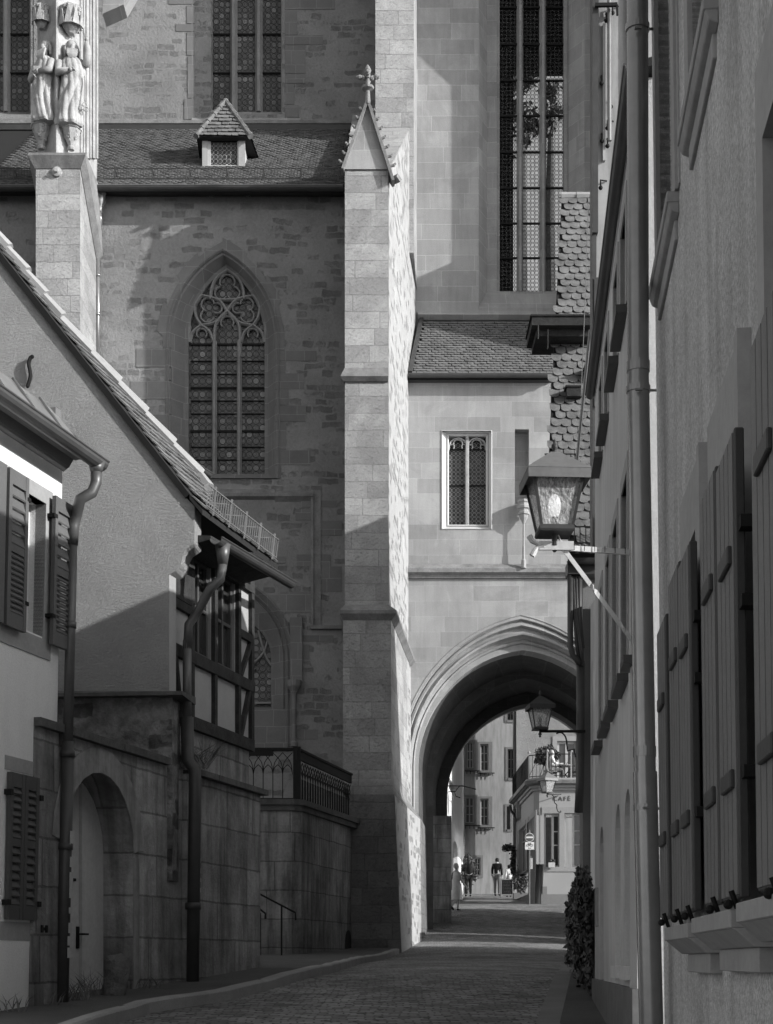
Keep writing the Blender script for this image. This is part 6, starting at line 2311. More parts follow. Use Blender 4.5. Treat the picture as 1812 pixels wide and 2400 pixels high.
# upper storey set back
YU2 = 65.5
U1 = Pl(0, YU2, 1, 0)
m = MB()
uwn = rect(XX(1306, YU2), XX(1352, YU2), zf, ZZ(1737, YU2))
m.wall(U1, rect(XX(1211, YU2), 14, zf - 1, 15), [uwn], thick=.3)
m.prism([(XX(1211, YU2) + .02, YU2 + .301, zf - 1), (XX(1213, 76), 76, zf - 1), (XX(1213, 76) + .3, 76, zf - 1), (XX(1211, YU2) + .3, YU2 + .301, zf - 1)], (0, 0, 16 - zf))
m.build('upper_wall', M['caferough'], cafe)
m = MB()
m.pbox(U1, uwn[0][0] - .2, uwn[0][0], zf, uwn[2][1] + .2, -.02, .04)
m.pbox(U1, uwn[1][0], uwn[1][0] + .2, zf, uwn[2][1] + .2, -.02, .04)
m.pbox(U1, uwn[0][0], uwn[1][0], uwn[2][1], uwn[2][1] + .2, -.02, .04)
m.build('window_surround', M['cafe'], cafe)
casement('window', U1, uwn[0][0], uwn[1][0], zf, uwn[2][1], -.12, cafe, mat=M['offwhite'], cols=2, rows=(.1,), fw=.1)
m = MB()
ed = [Vector((c2b[0] - .2, c2b[1], zf)), Vector((c2a[0] - .2, c2a[1] - .05, zf)), Vector((C1.x + .3, YC - .2, zf)), Vector((C1.x + 4, YC - .2, zf))]
for a, b in zip(ed, ed[1:]):
    up_ = Vector((0, 0, .93))
    m.bar(a + up_, b + up_, .035)
    m.bar(a + up_ * .1, b + up_ * .1, .025)
    n = int((b - a).length / .16)
    for i in range(n + 1):
        p = a.lerp(b, i / max(1, n))
        m.bar(p, p + up_, .016)
        if i % 3 == 0 and i < n:
            p2 = a.lerp(b, min(1, (i + 3) / n))
            m.bar(p + up_ * .1, p2 + up_, .014)
m.build('terrace_railing', M['iron'], cafe)
m = MB()
for a in ed[1:3] + [ed[2].lerp(ed[3], .25)]:
    m.bar(a, a + Vector((0, 0, 1.0)), .05)
    m.ball(a + Vector((0, 0, 1.05)), .06, 8, 5)
m.build('railing_posts', M['surround2'], cafe)
# drainpipe of the cafe
m = MB()
m.tube([P(1207, 1640, 67.8), P(1207, 1880, 67.8), P(1208, 2045, 67.8), P(1208, 2085, 67.8)], .09, 10)
m.tube([P(1196, 1888, 66.5), P(1198, 1900, 66.8), P(1207, 1912, 67.6)], .06, 8)
m.build('downpipe', M['zincdark'], cafe, smooth=True)
# bush, furniture, guest on the terrace
bsh = thing('potted_bush', P(1283, 1822, 62.6), 'round clipped bush in a pot on the cafe roof terrace', 'potted bush')
m = MB()
bc_ = P(1280, 1772, 62.6)
leafcloud(m, bc_, .52, 1500, .055, 3, (1, .8, .85), .7)
m.ball(bc_, .4, 12, 8, (1, .8, .85), .05)
m.build('foliage', M['leaf'], bsh, recalc=False)
m = MB()
m.lathe((bc_.x, bc_.y, zf), [(.16, 0), (.22, .3), (.2, .3)], 12)
m.tube([(bc_.x, bc_.y, zf + .2), (bc_.x, bc_.y, bc_.z)], .04, 8)
m.build('pot', M['pot'], bsh)
tb_ = thing('terrace_table', P(1328, 1822, 61.6), 'small dark table with folding legs on the cafe roof terrace behind the railing', 'table')
m = MB()
c = Vector((XX(1326, 61.6), 61.6, zf))
m.lathe(c + Vector((0, 0, .68)), [(.38, 0), (.38, .03)], 16)
m.build('tabletop', M['surround2'], tb_)
m = MB()
for a in (-.25, .25):
    m.bar(c + Vector((a, -.2, 0)), c + Vector((-a, .2, .68)), .025)
    m.bar(c + Vector((a, .2, 0)), c + Vector((-a, -.2, .68)), .025)
m.build('legs', M['iron'], tb_)
for i, (px_, lb) in enumerate(((1345, 'dark terrace chair nearest the gate wall on the cafe roof terrace'), (1293, 'light terrace chair under the seated guest on the cafe roof terrace'))):
    ch = thing('terrace_chair', P(px_, 1822, 61.4), lb, 'chair', 'terrace chairs')
    c = Vector((XX(px_, 61.4), 61.4, zf))
    m = MB()
    m.box(c + Vector((-.2, -.2, .42)), c + Vector((.2, .2, .45)))
    m.build('seat', M['clothdark'] if i == 0 else M['surround2'], ch)
    m = MB()
    sg_ = 1 if i == 0 else -1
    m.box(c + Vector((sg_ * .18, -.2, .55)), c + Vector((sg_ * .21, .2, .9)))
    m.build('backrest', M['clothdark'] if i == 0 else M['surround2'], ch)
    for a, b in ((-.18, -.18), (.18, -.18), (-.18, .18), (.18, .18)):
        m = MB()
        m.bar(c + Vector((a, b, 0)), c + Vector((a, b, .9 if a * sg_ > 0 else .42)), .025)
        m.build('leg', M['iron'], ch)
fl = thing('flower_pot', P(1284, 1822, 60.2), 'white flowering plant in a pot at the terrace edge above the cafe lantern', 'flower pot')
m = MB()
c = Vector((XX(1284, 60.1), 60.1, zf))
m.lathe(c, [(.08, 0), (.12, .14)], 10)
m.build('pot', M['pot'], fl)
m = MB()
leafcloud(m, c + Vector((0, 0, .22)), .2, 160, .04, 8, (1.3, 1, .7), .1)
m.build('foliage', M['leaf2'], fl, recalc=False)
# cafe lantern
cl_, cq_ = lantern('wall_lantern', P(1283, 1857, 59.3), 36 / F * 59.3, 'small pale lantern on curled iron bracket beside the CAFE lettering', .5, False, bulb=False)
m = MB()
m.bar(P(1282, 1862, 59.3), P(1315, 1862, 59.95), .03)
m.tube([P(a, b, 59.6) for a, b in smoothp([(1294, 1863), (1299, 1869), (1300, 1881), (1305, 1886), (1305, 1893), (1308, 1902), (1314, 1904), (1314, 1900)], 3)], .02, 6)
m.build('bracket_arm', M['iron'], cl_)
# --- grey house with two rows of windows
YH2 = 77.0
GH = Pl(0, YH2, 1, 0)
gh = thing('shaded_town_house', (5, YH2, g(YH2)), 'shaded plain town house with paired cross-barred windows seen through the archway', 'house')
wins = [(1094, 1110, 1739, 1801), (1126, 1145, 1744, 1806), (1091, 1111, 1868, 1929), (1126, 1145, 1872, 1934), (1190, 1207, 1756, 1824), (1188, 1196, 1890, 1944), (1112, 1127, 2010, 2052), (1188, 1207, 1640, 1688)]
m = MB()
hs = [rect(XX(a, YH2), XX(b, YH2), ZZ(d, YH2), ZZ(c, YH2)) for a, b, c, d in wins]
m.wall(GH, rect(XX(1087, YH2), 14, 3, 21), hs, thick=.4)
m.build('front_wall', M['farplaster'], gh)
for k, (a, b, c, d) in enumerate(wins):
    m = MB()
    h = hs[k]
    e = .16
    e = .11
    m.pbox(GH, h[0][0] - e, h[0][0], h[0][1] - .12, h[2][1] + e, -.02, .03)
    m.pbox(GH, h[1][0], h[1][0] + (.19 if k < 4 else e), h[0][1] - .12, h[2][1] + e, -.02, .03)
    m.pbox(GH, h[0][0], h[1][0], h[2][1], h[2][1] + e, -.02, .03)
    m.pbox(GH, h[0][0], h[1][0], h[0][1] - .12, h[0][1], -.02, .05)
    m.build('window_surround', M['cafedado'], gh)
    casement('window', GH, h[0][0], h[1][0], h[0][1], h[2][1], -.12, gh, mat=M['offwhite'] if k < 4 or k == 6 else M['shutter'], glass=M['curtain'] if k < 4 else M['glass'], cols=2, rows=(.34, .66), fw=.055)
for k in (0, 1, 2, 3):
    m = MB()
    h = hs[k]
    m.box((h[0][0] - .1, YH2 - .16, h[0][1] - .16), (h[1][0] + .3, YH2 - .05, h[0][1] - .12))
    for i in range(4):
        x = lerp(h[0][0], h[1][0] + .2, i / 3)
        m.bar((x, YH2 - .16, h[0][1] - .16), (x, YH2 - .16, h[0][1] - .3), .03)
    m.build('flower_rail', M['iron'], gh)
# --- sunlit house left of it
lh_a, lh_b = (XX(1087, YH2), YH2 - .05), (XX(1046, 63), 63)
LH = Pl(lh_b[0], lh_b[1], lh_a[0] - lh_b[0], lh_a[1] - lh_b[1])
ll = math.hypot(lh_a[0] - lh_b[0], lh_a[1] - lh_b[1])
sh_ = thing('sunlit_side_house', (lh_b[0] - 1, 68, g(68)), 'pale side house wall catching a sun streak at the left edge of the archway view', 'house')
m = MB()
dra = rarch(LH.S(1062, 2000), LH.S(1073, 2000), ZZ(1985, 68), ZZ(1966, 68), 3.6, 8)
w1 = rect(LH.S(1052, 1860), LH.S(1066, 1860), ZZ(1866, 68), ZZ(1840, 68))
m.wall(LH, rect(-.5, ll, 3, 16), [dra, w1], thick=.3)
m.build('wall', M['plaster'], sh_)
m = MB()
m.wall(LH, rect(dra[0][0] - .1, dra[1][0] + .1, 3, ZZ(1960, 68)), thick=.05, off=-.2)
m.build('door', M['shutterdark'], sh_)
casement('window', LH, w1[0][0], w1[1][0], w1[0][1], w1[2][1], -.1, sh_, cols=2)
m = MB()
m.tube([P(1087, 1740, 76.8), P(1086, 2080, 76.8)], .07, 8)
m.build('downpipe', M['zinc'], sh_)
# iron bracket seen against it
br = thing('sign_bracket', P(1051, 1850, 56), 'empty curled iron sign bracket at the left side inside the archway view', 'bracket')
m = MB()
m.tube([P(1051, 1842, 56), P(1084, 1842, 56), P(1116, 1850, 56)], .025, 6)
m.tube([P(a, b, 56) for a, b in [(1051, 1856), (1068, 1855), (1072, 1848), (1077, 1843), (1084, 1842)]], .02, 6)
m.tube([P(1068, 1866, 56), P(1079, 1870, 56)], .02, 6)
m.tube([P(1068, 1866, 56), P(1066, 1856, 56)], .014, 6)
m.build('arm', M['iron'], br)
# --- no entry sign on its pillar
sg_t = thing('road_sign', P(1246, 2124, 59), 'no-entry disc above a white bicycle plate on a post by the cafe', 'road sign')
m = MB()
yy = 59.0
px_ = XX(1241, yy)
m.tube([(px_, yy, g(59) - .1), (px_, yy, ZZ(1945, yy))], .03, 10)
m.build('post', M['zincmid'], sg_t)
def disc(mb, cx, y0, cz, r, th, n=28):
    a = [(cx + r * math.cos(2 * math.pi * i / n), y0, cz + r * math.sin(2 * math.pi * i / n)) for i in range(n)]
    mb.prism(a, (0, th, 0))
cz_ = ZZ(1963, yy)
rs = 10.5 / F * yy
m = MB()
disc(m, px_, yy - .06, cz_, rs, .02)
dd = m.build('disc', M['white'], sg_t)
m = MB()
disc(m, px_, yy - .064, cz_, rs * .9, .003)
m.build('disc_field', M['signred'], dd)
m = MB()
m.box((px_ - rs * .78, yy - .068, cz_ - rs * .17), (px_ + rs * .78, yy - .065, cz_ + rs * .17))
m.build('white_bar', M['white'], dd)
m = MB()
pz0, pz1 = ZZ(1991.5, yy), ZZ(1974, yy)
m.box((px_ - rs * .98, yy - .06, pz0), (px_ + rs * 1.0, yy - .04, pz1))
pl_ = m.build('bicycle_plate', M['white'], sg_t)
m = MB()
hh = pz1 - pz0
def circ(cx, cz, r, n=18):
    return [(px_ + cx, yy - .063, pz0 + cz + 0) for _ in ()] or [(px_ + cx + r * math.cos(2 * math.pi * i / n), yy - .064, pz0 + cz + r * math.sin(2 * math.pi * i / n)) for i in range(n + 1)]
wr = hh * .17
zb__ = hh * .56
xl_, xr_ = -rs * .38, rs * .42
for cx in (xl_, xr_):
    m.path(circ(cx, zb__, wr), .012, .004, (0, 1, 0))
def bl_(pts):
    m.path([(px_ + a, yy - .064, pz0 + b) for a, b in pts], .012, .004, (0, 1, 0))
bl_([(xl_, zb__), (xl_ + rs * .22, zb__ + hh * .24), (xr_ - rs * .22, zb__ + hh * .24), (0, zb__ - hh * .02), (xl_, zb__)])
bl_([(0, zb__ - hh * .02), (xl_ + rs * .16, zb__ + hh * .3), (xl_ + rs * .05, zb__ + hh * .31)])
bl_([(xr_, zb__), (xr_ - rs * .26, zb__ + hh * .32), (xr_ - rs * .1, zb__ + hh * .33)])
m.build('bicycle_symbol', M['ink'], pl_)
def textmesh(body, size, x, y, z, parent, mat, name, width=None):
    cu = bpy.data.curves.new(name, 'FONT')
    cu.body = body
    cu.size = size
    cu.extrude = .001
    cu.align_x = 'CENTER'
    t = bpy.data.objects.new('tmp', cu)
    COL.objects.link(t)
    bpy.context.view_layer.update()
    me = bpy.data.meshes.new_from_object(t.evaluated_get(bpy.context.evaluated_depsgraph_get()))
    bpy.data.objects.remove(t)
    for v in me.vertices:
        a, b, c = v.co
        v.co = (x + a, y - c, z + b)
    me.materials.clear()
    me.materials.append(mat)
    o = bpy.data.objects.new(name, me)
    COL.objects.link(o)
    o.parent = parent
    return o
textmesh('frei', .085, px_, yy - .063, pz0 + hh * .1, pl_, M['ink'], 'plate_lettering')
pil = thing('information_pillar', P(1247, 2124, 59.4), 'tall dark narrow information pillar with a pale timetable sheet beside the cafe', 'pillar')
m = MB()
m.box((XX(1239, 59.4), 59.3, g(59) - .05), (XX(1254, 59.4), 59.5, ZZ(1993, 59.4)))
m.build('body', M['board'], pil)
m = MB()
m.box((XX(1239.5, 59.3), 59.28, ZZ(2037, 59.3)), (XX(1248.5, 59.3), 59.299, ZZ(2011, 59.3)))
m.build('notice_sheet', M['offwhite'], pil)
m = MB()
for i in range(9):
    z = ZZ(2013 + i * 2.6, 59.3)
    m.box((XX(1241, 59.3), 59.275, z - .008), (XX(1247 - (i * 7 % 3), 59.3), 59.279, z))
m.box((XX(1241, 59.3), 59.285, ZZ(2009, 59.3)), (XX(1247, 59.3), 59.299, ZZ(2006, 59.3)))
m.build('printed_lines', M['ink'], pil)
# A-board
ab = thing('chalk_board', P(1188, 2103, 69), 'folding chalk menu board standing on the cobbles before the cafe plants', 'menu board')
gz2 = g(69)
m = MB()
x0, x1 = XX(1174, 69), XX(1203, 69)
zt_ = gz2 + .86
for a in (x0, x1 - .04):
    m.box((a, 68.95, gz2), (a + .04, 69.0, zt_))
m.box((x0 + .04, 68.95, gz2 + .12), (x1 - .04, 69.0, gz2 + .17))
m.box((x0 + .04, 68.95, zt_ - .05), (x1 - .04, 69.0, zt_))
m.bar((x0, 69.4, gz2), (x0, 69, zt_), .03)
m.bar((x1, 69.4, gz2), (x1, 69, zt_), .03)
m.build('frame', M['bracket'], ab)
m = MB()
m.box((x0 + .04, 68.97, gz2 + .17), (x1 - .04, 68.99, zt_ - .05))
bd = m.build('chalk_panel', M['board'], ab)
m = MB()
rr = random.Random(9)
for i in range(9):
    z = zt_ - .12 - i * .065
    x = x0 + .08
    while x < x1 - .12:
        w = rr.uniform(.02, .07)
        m.box((x, 68.964, z), (min(x + w, x1 - .06), 68.968, z + .012))
        x += w + .02
m.build('chalk_strokes', M['surround2'], bd)
# planters with grasses
pp_ = thing('planter_shrub', P(1222, 2103, 66.5), 'feathery shrub in a trough beside the information pillar', 'planter')
c = P(1222, 2100, 66.5)
c.z = g(66.5)
m = MB()
m.box(c + Vector((-.35, -.25, 0)), c + Vector((.35, .25, .28)))
m.build('trough', M['pot'], pp_)
m = MB()
leafcloud(m, c + Vector((0, 0, .85)), .55, 1500, .05, 5, (.8, .7, 1.1), .15)
m.build('foliage', M['leaf2'], pp_, recalc=False)
cl = thing('climbing_plant', P(1205, 2060, 67), 'dark climbing plant with berries trained along the cafe drainpipe', 'climber')
m = MB()
rr = random.Random(2)
for i in range(700):
    t = rr.random()
    if t < .65:
        a, b = rr.gauss(1203, 3), rr.uniform(1985, 2050)
    else:
        a = rr.uniform(1178, 1204)
        b = 1986 + rr.gauss(0, 4) + abs(a - 1190) * .2
    p = P(a, b, 67 + rr.uniform(-.2, .1))
    v = Vector((rr.gauss(0, 1), rr.gauss(0, 1), rr.gauss(0, 1))).normalized() * .06
    w = v.cross(Vector((rr.gauss(0, 1), 1, rr.gauss(0, 1)))).normalized() * .04
    m.add([p - v, p + w, p + v, p - w], [(0, 1, 2, 3)])
m.build('foliage', M['leaf'], cl, recalc=False)
m = MB()
m.tube([P(1205, 2090, 67), P(1203, 2030, 67), P(1204, 1990, 67), P(1185, 1985, 67)], .02, 6)
m.build('stem', M['bark'], cl)
wb = thing('window_box', P(1286, 2030, 59.8), 'small pale planter with dark foliage on the cafe window sill', 'planter')
m = MB()
m.box(P(1286, 2033, 59.75), P(1300, 2022, 59.9))
m.build('box', M['offwhite'], wb)
m = MB()
leafcloud(m, P(1293, 2018, 59.8), .12, 120, .035, 6, (1.4, .6, .7), .1)
m.build('foliage', M['leaf'], wb, recalc=False)
bush = thing('wall_shrub', P(1098, 2040, 74), 'dark leafy shrub against the shaded house behind the backpackers', 'shrub')
m = MB()
leafcloud(m, P(1097, 2045, 74.5), .75, 900, .08, 11, (.7, .5, 1.2), .3)
m.build('foliage', M['leaf'], bush, recalc=False)

# ============================================================ PEOPLE
def skin_mesh(name, verts, edges, radii, mat, parent, sub=1, root=0):
    me = bpy.data.meshes.new(name)
    me.from_pydata([tuple(v) for v in verts], edges, [])
    o = bpy.data.objects.new('tmp', me)
    COL.objects.link(o)
    md = o.modifiers.new('s', 'SKIN')
    for i, r in enumerate(radii):
        r = r if isinstance(r, tuple) else (r, r)
        me.skin_vertices[0].data[i].radius = r
        me.skin_vertices[0].data[i].use_root = (i == root)
    md.use_smooth_shade = True
    if sub:
        o.modifiers.new('d', 'SUBSURF').levels = sub
    bpy.context.view_layer.update()
    out = bpy.data.meshes.new_from_object(o.evaluated_get(bpy.context.evaluated_depsgraph_get()))
    bpy.data.objects.remove(o)
    out.name = name
    out.materials.clear()
    out.materials.append(mat)
    ob = bpy.data.objects.new(name, out)
    COL.objects.link(ob)
    if parent:
        ob.parent = parent
        if parent.type == 'EMPTY':
            ob.matrix_parent_inverse = Matrix.Translation(parent.location).inverted()
    return ob
STAND = dict(pel=(0, 0, .93), wst=(0, 0, 1.08), chs=(0, 0, 1.30), nck=(0, 0, 1.47), hd=(0, .01, 1.60), top=(0, .01, 1.70),
             shL=(-.19, 0, 1.40), elL=(-.23, -.02, 1.13), haL=(-.23, .05, .87), shR=(.19, 0, 1.40), elR=(.23, -.02, 1.13), haR=(.23, .05, .87),
             hiL=(-.09, 0, .88), knL=(-.10, .02, .50), anL=(-.10, 0, .08), toL=(-.11, .16, .03), hiR=(.09, 0, .88), knR=(.10, .02, .50), anR=(.10, 0, .08), toR=(.11, .16, .03))
def person(label, loc, face, h, pose, mats, extras=()):
    """local frame: +y is where the figure faces"""
    p = dict(STAND)
    p.update(pose)
    k = h / 1.72
    t = thing('person', loc, label, 'person')
    R = Matrix.Rotation(face, 4, 'Z')
    def q(v):
        return Vector(loc) + R @ (Vector(v) * k)
    names, edges, rad, vs = [], [], [], []
    def V(n, pos, r):
        names.append(n); vs.append(q(pos)); rad.append(r * k)
    RR = dict(pel=.13, wst=.115, chs=.135, nck=.055, hd=.095, top=.06, shL=.062, elL=.042, haL=.03, shR=.062, elR=.042, haR=.03, hiL=.095, knL=.06, anL=.042, toL=.03, hiR=.095, knR=.06, anR=.042, toR=.03)
    for n, r in RR.items():
        V(n, p[n], r)
    E = [('pel', 'wst'), ('wst', 'chs'), ('chs', 'nck'), ('nck', 'hd'), ('hd', 'top'), ('chs', 'shL'), ('shL', 'elL'), ('elL', 'haL'), ('chs', 'shR'), ('shR', 'elR'), ('elR', 'haR'), ('pel', 'hiL'), ('hiL', 'knL'), ('knL', 'anL'), ('anL', 'toL'), ('pel', 'hiR'), ('hiR', 'knR'), ('knR', 'anR'), ('anR', 'toR')]
    edges = [(names.index(a), names.index(b)) for a, b in E]
    hd = Vector(p['hd'])
    i = names.index('hd')
    V('nose', hd + Vector((0, .1, -.01)), .018)
    edges.append((i, names.index('nose')))
    # hands: palm, four bent fingers of different length and a thumb
    for s in 'LR':
        e, a = Vector(p['el' + s]), Vector(p['ha' + s])
        d = (a - e).normalized()
        side = Vector((1, 0, 0)) if abs(d.x) < .8 else Vector((0, 1, 0))
        fwd = side.cross(d).normalized()
        side = d.cross(fwd).normalized()
        V('pm' + s, a + d * .06, .024)
        edges.append((names.index('ha' + s), names.index('pm' + s)))
        for f, (off, ln) in enumerate(((-.03, .06), (-.01, .075), (.01, .07), (.03, .055))):
            V('f%d%s' % (f, s), a + d * .09 + fwd * off, .009)
            V('g%d%s' % (f, s), a + d * (.09 + ln * .7) + fwd * off + side * .02, .0075)
            edges.append((names.index('pm' + s), names.index('f%d%s' % (f, s))))
            edges.append((names.index('f%d%s' % (f, s)), names.index('g%d%s' % (f, s))))
        V('th' + s, a + d * .05 + fwd * .045, .01)
        edges.append((names.index('pm' + s), names.index('th' + s)))
    skin_mesh('body', vs, edges, rad, mats['skin'], t)
    def garment(nm, keys, es, grow, mat, over=None):
        rr = []
        vv = []
        for n in keys:
            pos = p[n] if not over or n not in over else over[n]
            vv.append(q(pos))
            rr.append((RR.get(n, .1) + grow) * k if not isinstance(grow, dict) else grow[n] * k)
        skin_mesh(nm, vv, [(keys.index(a), keys.index(b)) for a, b in es], rr, mat, t)
    if 'top' in mats:
        p['cuL'] = tuple(Vector(p['elL']).lerp(Vector(p['haL']), mats.get('sleeve', .8)))
        p['cuR'] = tuple(Vector(p['elR']).lerp(Vector(p['haR']), mats.get('sleeve', .8)))
        RR['cuL'] = RR['cuR'] = .036
        garment('shirt', ['pel', 'wst', 'chs', 'nck', 'shL', 'elL', 'cuL', 'shR', 'elR', 'cuR'], [('pel', 'wst'), ('wst', 'chs'), ('chs', 'nck'), ('chs', 'shL'), ('shL', 'elL'), ('elL', 'cuL'), ('chs', 'shR'), ('shR', 'elR'), ('elR', 'cuR')], .018, mats['top'])
    if 'trousers' in mats:
        garment('trousers', ['pel', 'hiL', 'knL', 'anL', 'hiR', 'knR', 'anR'], [('pel', 'hiL'), ('hiL', 'knL'), ('knL', 'anL'), ('pel', 'hiR'), ('hiR', 'knR'), ('knR', 'anR')], .016, mats['trousers'])
    if 'dress' in mats:
        m = MB()
        rings = []
        hm = .42
        cL, cR = Vector(p['knL']), Vector(p['knR'])
        for (z, rx, ry, cy) in ((1.42, .16, .09, 0), (1.38, .2, .11, 0), (1.25, .185, .135, 0), (1.05, .17, .13, 0), (.9, .2, .16, .02), (.7, .21, .19, .03), (hm, .20, .2, .03)):
            rings.append([q((rx * math.cos(2 * math.pi * i / 16), cy + ry * math.sin(2 * math.pi * i / 16), z)) for i in range(16)])
        m.loft(rings)
        m.build('dress', mats['dress'], t, smooth=True)
    if 'shoes' in mats:
        for s in 'LR':
            skin_mesh('shoe', [q(p['an' + s]), q(Vector(p['an' + s]) + Vector((0, 0, -.03))), q(p['to' + s])], [(0, 1), (1, 2)], [.05 * k, .05 * k, .042 * k], mats['shoes'], t)
    m = MB()
    hc = Vector(p['hd'])
    prev = len(m.v)
    m.ball(q(hc + Vector((0, -.025, .035))), .108 * k, 14, 9, (.92, 1, 1.02), .04)
    if mats.get('long'):
        m.ball(q(hc + Vector((0, -.08, -.08))), .09 * k, 10, 7, (1, .8, 1.3), .05)
    m.build('hair', mats['hair'], t, smooth=True)
    # eyes, ears
    for s in (-1, 1):
        m = MB()
        m.ball(q(hc + Vector((s * .097, 0, -.0))), .025 * k, 6, 5, (.5, 1, 1.3))
        m.build('ear', mats['skin'], t, smooth=True)
        m = MB()
        m.ball(q(hc + Vector((s * .035, .088, .012))), .012 * k, 6, 4)
        m.build('eye', M['clothblack'], t)
    if mats.get('pack'):
        m = MB()
        m.ball(q((0, -.24, 1.2)), .2 * k, 12, 8, (.8, .6, 1.2), .03)
        bp = m.build('backpack', mats['pack'], t, smooth=True)
        m = MB()
        for s in (-1, 1):
            m.tube([q((s * .1, -.15, 1.4)), q((s * .11, .0, 1.49)), q((s * .12, .15, 1.38)), q((s * .13, .12, 1.15))], .02 * k, 6)
        m.build('straps', mats['pack'], bp)
    if mats.get('strap'):
        m = MB()
        m.tube([q((-.1, -.13, 1.15)), q((-.08, -.12, 1.38)), q((-.07, -.0, 1.5)), q((-.07, .12, 1.4)), q((0, .15, 1.2))], .016 * k, 6)
        m.build('bag_strap', M['clothblack'], t)
    return t
WALK = dict(knL=(-.09, .16, .52), anL=(-.09, .10, .10), toL=(-.09, .26, .03), knR=(.09, .0, .50), anR=(.09, -.26, .18), toR=(.09, -.16, .04),
            elL=(-.22, -.10, 1.15), haL=(-.2, -.08, .90), elR=(.22, .06, 1.13), haR=(.24, .22, .93))
yw = 53.4
person('woman with short grey hair in a pale dress walking out of the archway', (XX(1070, yw), yw, g(yw)), math.radians(-62), 1.66, WALK,
       dict(skin=M['skin'], dress=M['clothpale'], shoes=M['clothblack'], hair=M['hairgrey'], strap=True))
person('dark clothed backpacker standing with back turned before the shaded house', (XX(1098, 72), 72, g(72)), math.radians(8), 1.78, dict(elL=(-.26, .05, 1.14), haL=(-.14, .2, 1.2), elR=(.26, .05, 1.14), haR=(.14, .2, 1.2)),
       dict(skin=M['skin'], top=M['clothdark'], trousers=M['clothblack'], shoes=M['clothblack'], hair=M['hairdark'], pack=M['clothblack'], long=True))
person('man in dark jacket over a pale shirt standing near the menu board', (XX(1165, 73), 73, g(73)), math.radians(-25), 1.8, dict(hd=(0, .05, 1.58), haR=(.2, .12, .92)),
       dict(skin=M['skin'], top=M['clothblack'], trousers=M['clothmid'], shoes=M['clothblack'], hair=M['hairdark'], sleeve=.95))
person('dark haired person in a light shirt behind the menu board, seen from the back', (XX(1194, 71.5), 71.5, g(71.5) - .02), math.radians(20), 1.5, dict(hd=(0, .03, 1.59)),
       dict(skin=M['skin'], top=M['clothpale'], trousers=M['clothdark'], shoes=M['clothblack'], hair=M['hairdark'], sleeve=.3))
SIT = dict(pel=(0, 0, .50), wst=(0, -.02, .65), chs=(0, -.02, .87), nck=(0, 0, 1.04), hd=(0, .03, 1.17), top=(0, .03, 1.27), shL=(-.19, 0, .97), elL=(-.24, .1, .74), haL=(-.16, .34, .74), shR=(.19, 0, .97), elR=(.24, .1, .74), haR=(.16, .34, .74),
           hiL=(-.1, .05, .50), knL=(-.12, .44, .50), anL=(-.12, .44, .08), toL=(-.12, .6, .03), hiR=(.1, .05, .50), knR=(.12, .44, .50), anR=(.12, .44, .08), toR=(.12, .6, .03))
person('white haired guest in a light top sitting at the cafe terrace table', (XX(1293, 61.4), 61.4, zf), math.radians(-90), 1.72, SIT,
       dict(skin=M['skin'], top=M['white'], trousers=M['clothmid'], shoes=M['clothdark'], hair=M['hairgrey'], sleeve=.6))

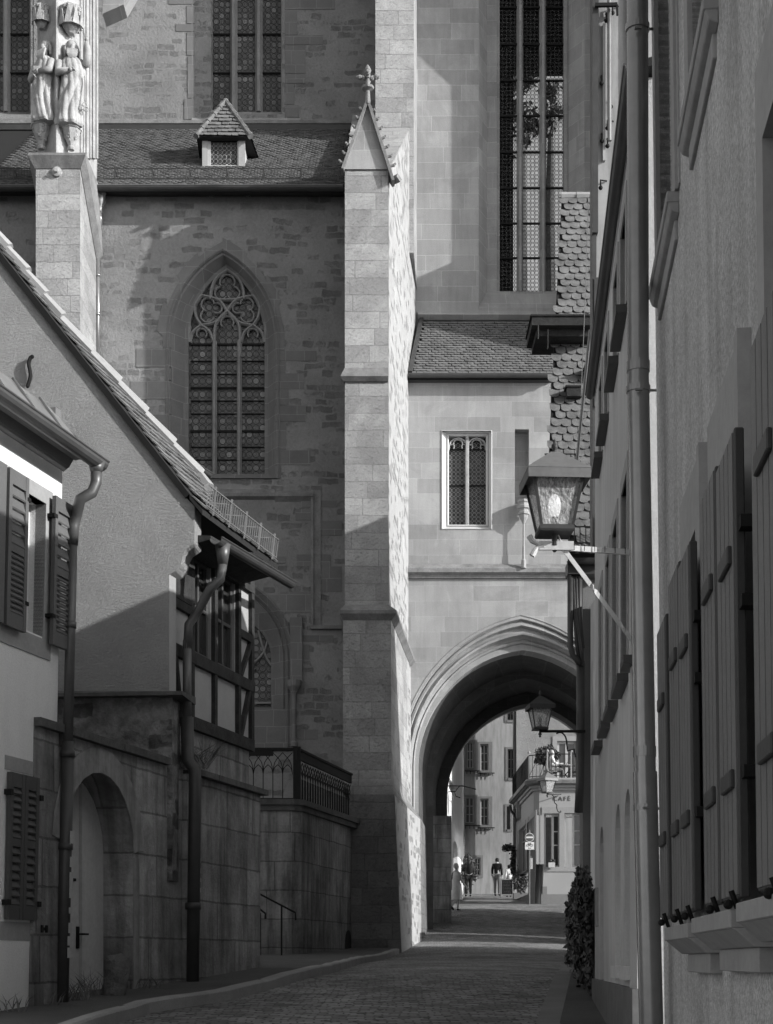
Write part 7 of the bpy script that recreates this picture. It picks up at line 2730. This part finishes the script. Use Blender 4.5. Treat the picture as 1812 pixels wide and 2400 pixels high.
# ============================================================ STATUES
def statue(label, px, ptop, pbot, Y, face, kind):
    base = P(px, pbot, Y)
    H = ZZ(ptop, Y) - ZZ(pbot, Y)
    k = H / 1.9
    t = thing('statue', base, label, 'statue', 'statues on the buttress pinnacle')
    R = Matrix.Rotation(face, 4, 'Z')
    def q(x, y, z):
        return base + R @ (Vector((x, y, z)) * k)
    m = MB()
    rings = []
    n = 72
    prof = [(0, .27, .22), (.05, .29, .25), (.3, .27, .22), (.7, .25, .20), (1.0, .25, .20), (1.2, .27, .20), (1.38, .26, .17), (1.48, .20, .14), (1.54, .09, .09)]
    steps = 34
    for i in range(steps + 1):
        z = 1.54 * i / steps
        for (za, ra, sa), (zb2, rb, sb) in zip(prof, prof[1:]):
            if z <= zb2 + 1e-6:
                u = (z - za) / (zb2 - za)
                rx, ry = lerp(ra, rb, u), lerp(sa, sb, u)
                break
        ring = []
        for j in range(n):
            a = 2 * math.pi * j / n
            amp = .13 * max(0, min(1, (1.3 - z) / .5))
            f = 1 + amp * 1.5 * (abs(math.sin(3.5 * a + 1.3 * math.sin(z * 3 + kind))) - .5) + .10 * (abs(math.sin(6 * a + z * 3)) - .5)
            # drapery swags across the front
            f += .13 * (abs(math.sin(8 * (z + .35 * math.cos(a + .6 * kind)))) - .5) * max(0, math.sin(a)) * (1 if .5 < z < 1.3 else .15)
            sway = .05 * math.sin(z * 2.4 + kind * 2)
            ring.append(q(rx * f * math.cos(a) + sway, ry * f * math.sin(a), z))
        rings.append(ring)
    m.loft(rings, caps=True)
    body = m.build('robed_body', M['stone'], t, smooth=False)
    hx_ = .05 * math.sin(1.6 * 2.4 + kind * 2)
    V_ = [q(hx_, 0, 1.5), q(hx_, .0, 1.6), q(hx_, .02, 1.74), q(hx_, .0, 1.86), q(hx_, .13, 1.72)]
    skin_mesh('head', V_, [(0, 1), (1, 2), (2, 3), (2, 4)], [.08 * k, .075 * k, .13 * k, .08 * k, .022 * k], M['stone'], t)
    m = MB()
    for i in range(22):
        a = math.pi * (i / 21) * 1.1 - math.pi * .05 + math.pi
        m.tube([q(hx_ + .1 * math.cos(a), -.02 + .08 * math.sin(a), 1.84), q(hx_ + .15 * math.cos(a), -.03 + .11 * math.sin(a), 1.74), q(hx_ + (.15 + .02 * math.sin(i * 5)) * math.cos(a), .11 * math.sin(a) - .02, 1.56 + .03 * math.sin(i * 3))], [.03 * k, .034 * k, .018 * k], 6)
    m.ball(q(hx_, -.045, 1.79), .145 * k, 12, 8, (1, .9, 1), .06)
    m.build('hair', M['stone'], t, smooth=True)
    m = MB()
    ln = .32 if kind == 0 else .22
    for i in range(9):
        x = (i - 4) * .017
        m.tube([q(hx_ + x * 1.5, .1, 1.67), q(hx_ + x * 1.4, .15, 1.6 - ln * .3), q(hx_ + x * .5, .13, 1.62 - ln)], [.026 * k, .026 * k, .01 * k], 6)
    m.build('beard', M['stone'], t, smooth=True)
    if kind == 0:
        arms = [[(-.24, 0, 1.38), (-.28, .12, 1.12), (-.08, .24, 1.1)], [(.24, 0, 1.38), (.27, .12, 1.05), (.1, .25, 1.0)]]
    else:
        arms = [[(.24, 0, 1.38), (.27, .12, 1.12), (.05, .25, 1.12)], [(-.22, 0, 1.42), (-.34, .1, 1.36), (-.36, .16, 1.62), (-.34, .18, 1.82)]]
    for a in arms:
        m = MB()
        m.tube([q(*p) for p in a], [.1 * k] + [.09 * k] * (len(a) - 2) + [.05 * k], 10)
        ar = m.build('arm', M['stone'], t, smooth=True)
        m = MB()
        h = Vector(a[-1])
        d = (h - Vector(a[-2])).normalized()
        m.ball(q(*(h + d * .05)), .05 * k, 8, 6)
        for f in range(4):
            o = Vector((.02 * (f - 1.5), .0, .02 * (f - 1.5)))
            m.tube([q(*(h + d * .06 + o)), q(*(h + d * (.13 + .012 * (f % 2)) + o)), q(*(h + d * .15 + o + Vector((0, -.02, -.02))))], .013 * k, 6)
        m.tube([q(*(h + d * .03)), q(*(h + d * .08 + Vector((-.05, .02, 0))))], .015 * k, 6)
        m.build('hand', M['stone'], ar, smooth=True)
    m = MB()
    if kind == 0:
        m.box(q(.06, .26, 1.04), q(.06, .26, 1.04) + Vector((.13, -.05, .17)) * k)
        m.build('book', M['stone'], t)
    else:
        m.tube([q(-.3, .2, 1.05), q(-.3, .2, .5)], .015 * k, 6)
        for (a, b) in ((-.3, .42), (-.25, .36), (-.33, .33)):
            l = [q(a + .05 * math.cos(2 * math.pi * i / 10), .2, b + .05 * math.sin(2 * math.pi * i / 10)) for i in range(11)]
            m.tube(l, .013 * k, 5)
        m.build('key_rings', M['stone'], t)
    return t
statue('weathered stone saint with long beard holding a book, left one on the pinnacle', 103, 98, 292, 38.45, math.radians(150), 0)
statue('weathered stone saint raising one hand with curly beard, right one on the pinnacle', 166, 96, 298, 38.35, math.radians(192), 1)
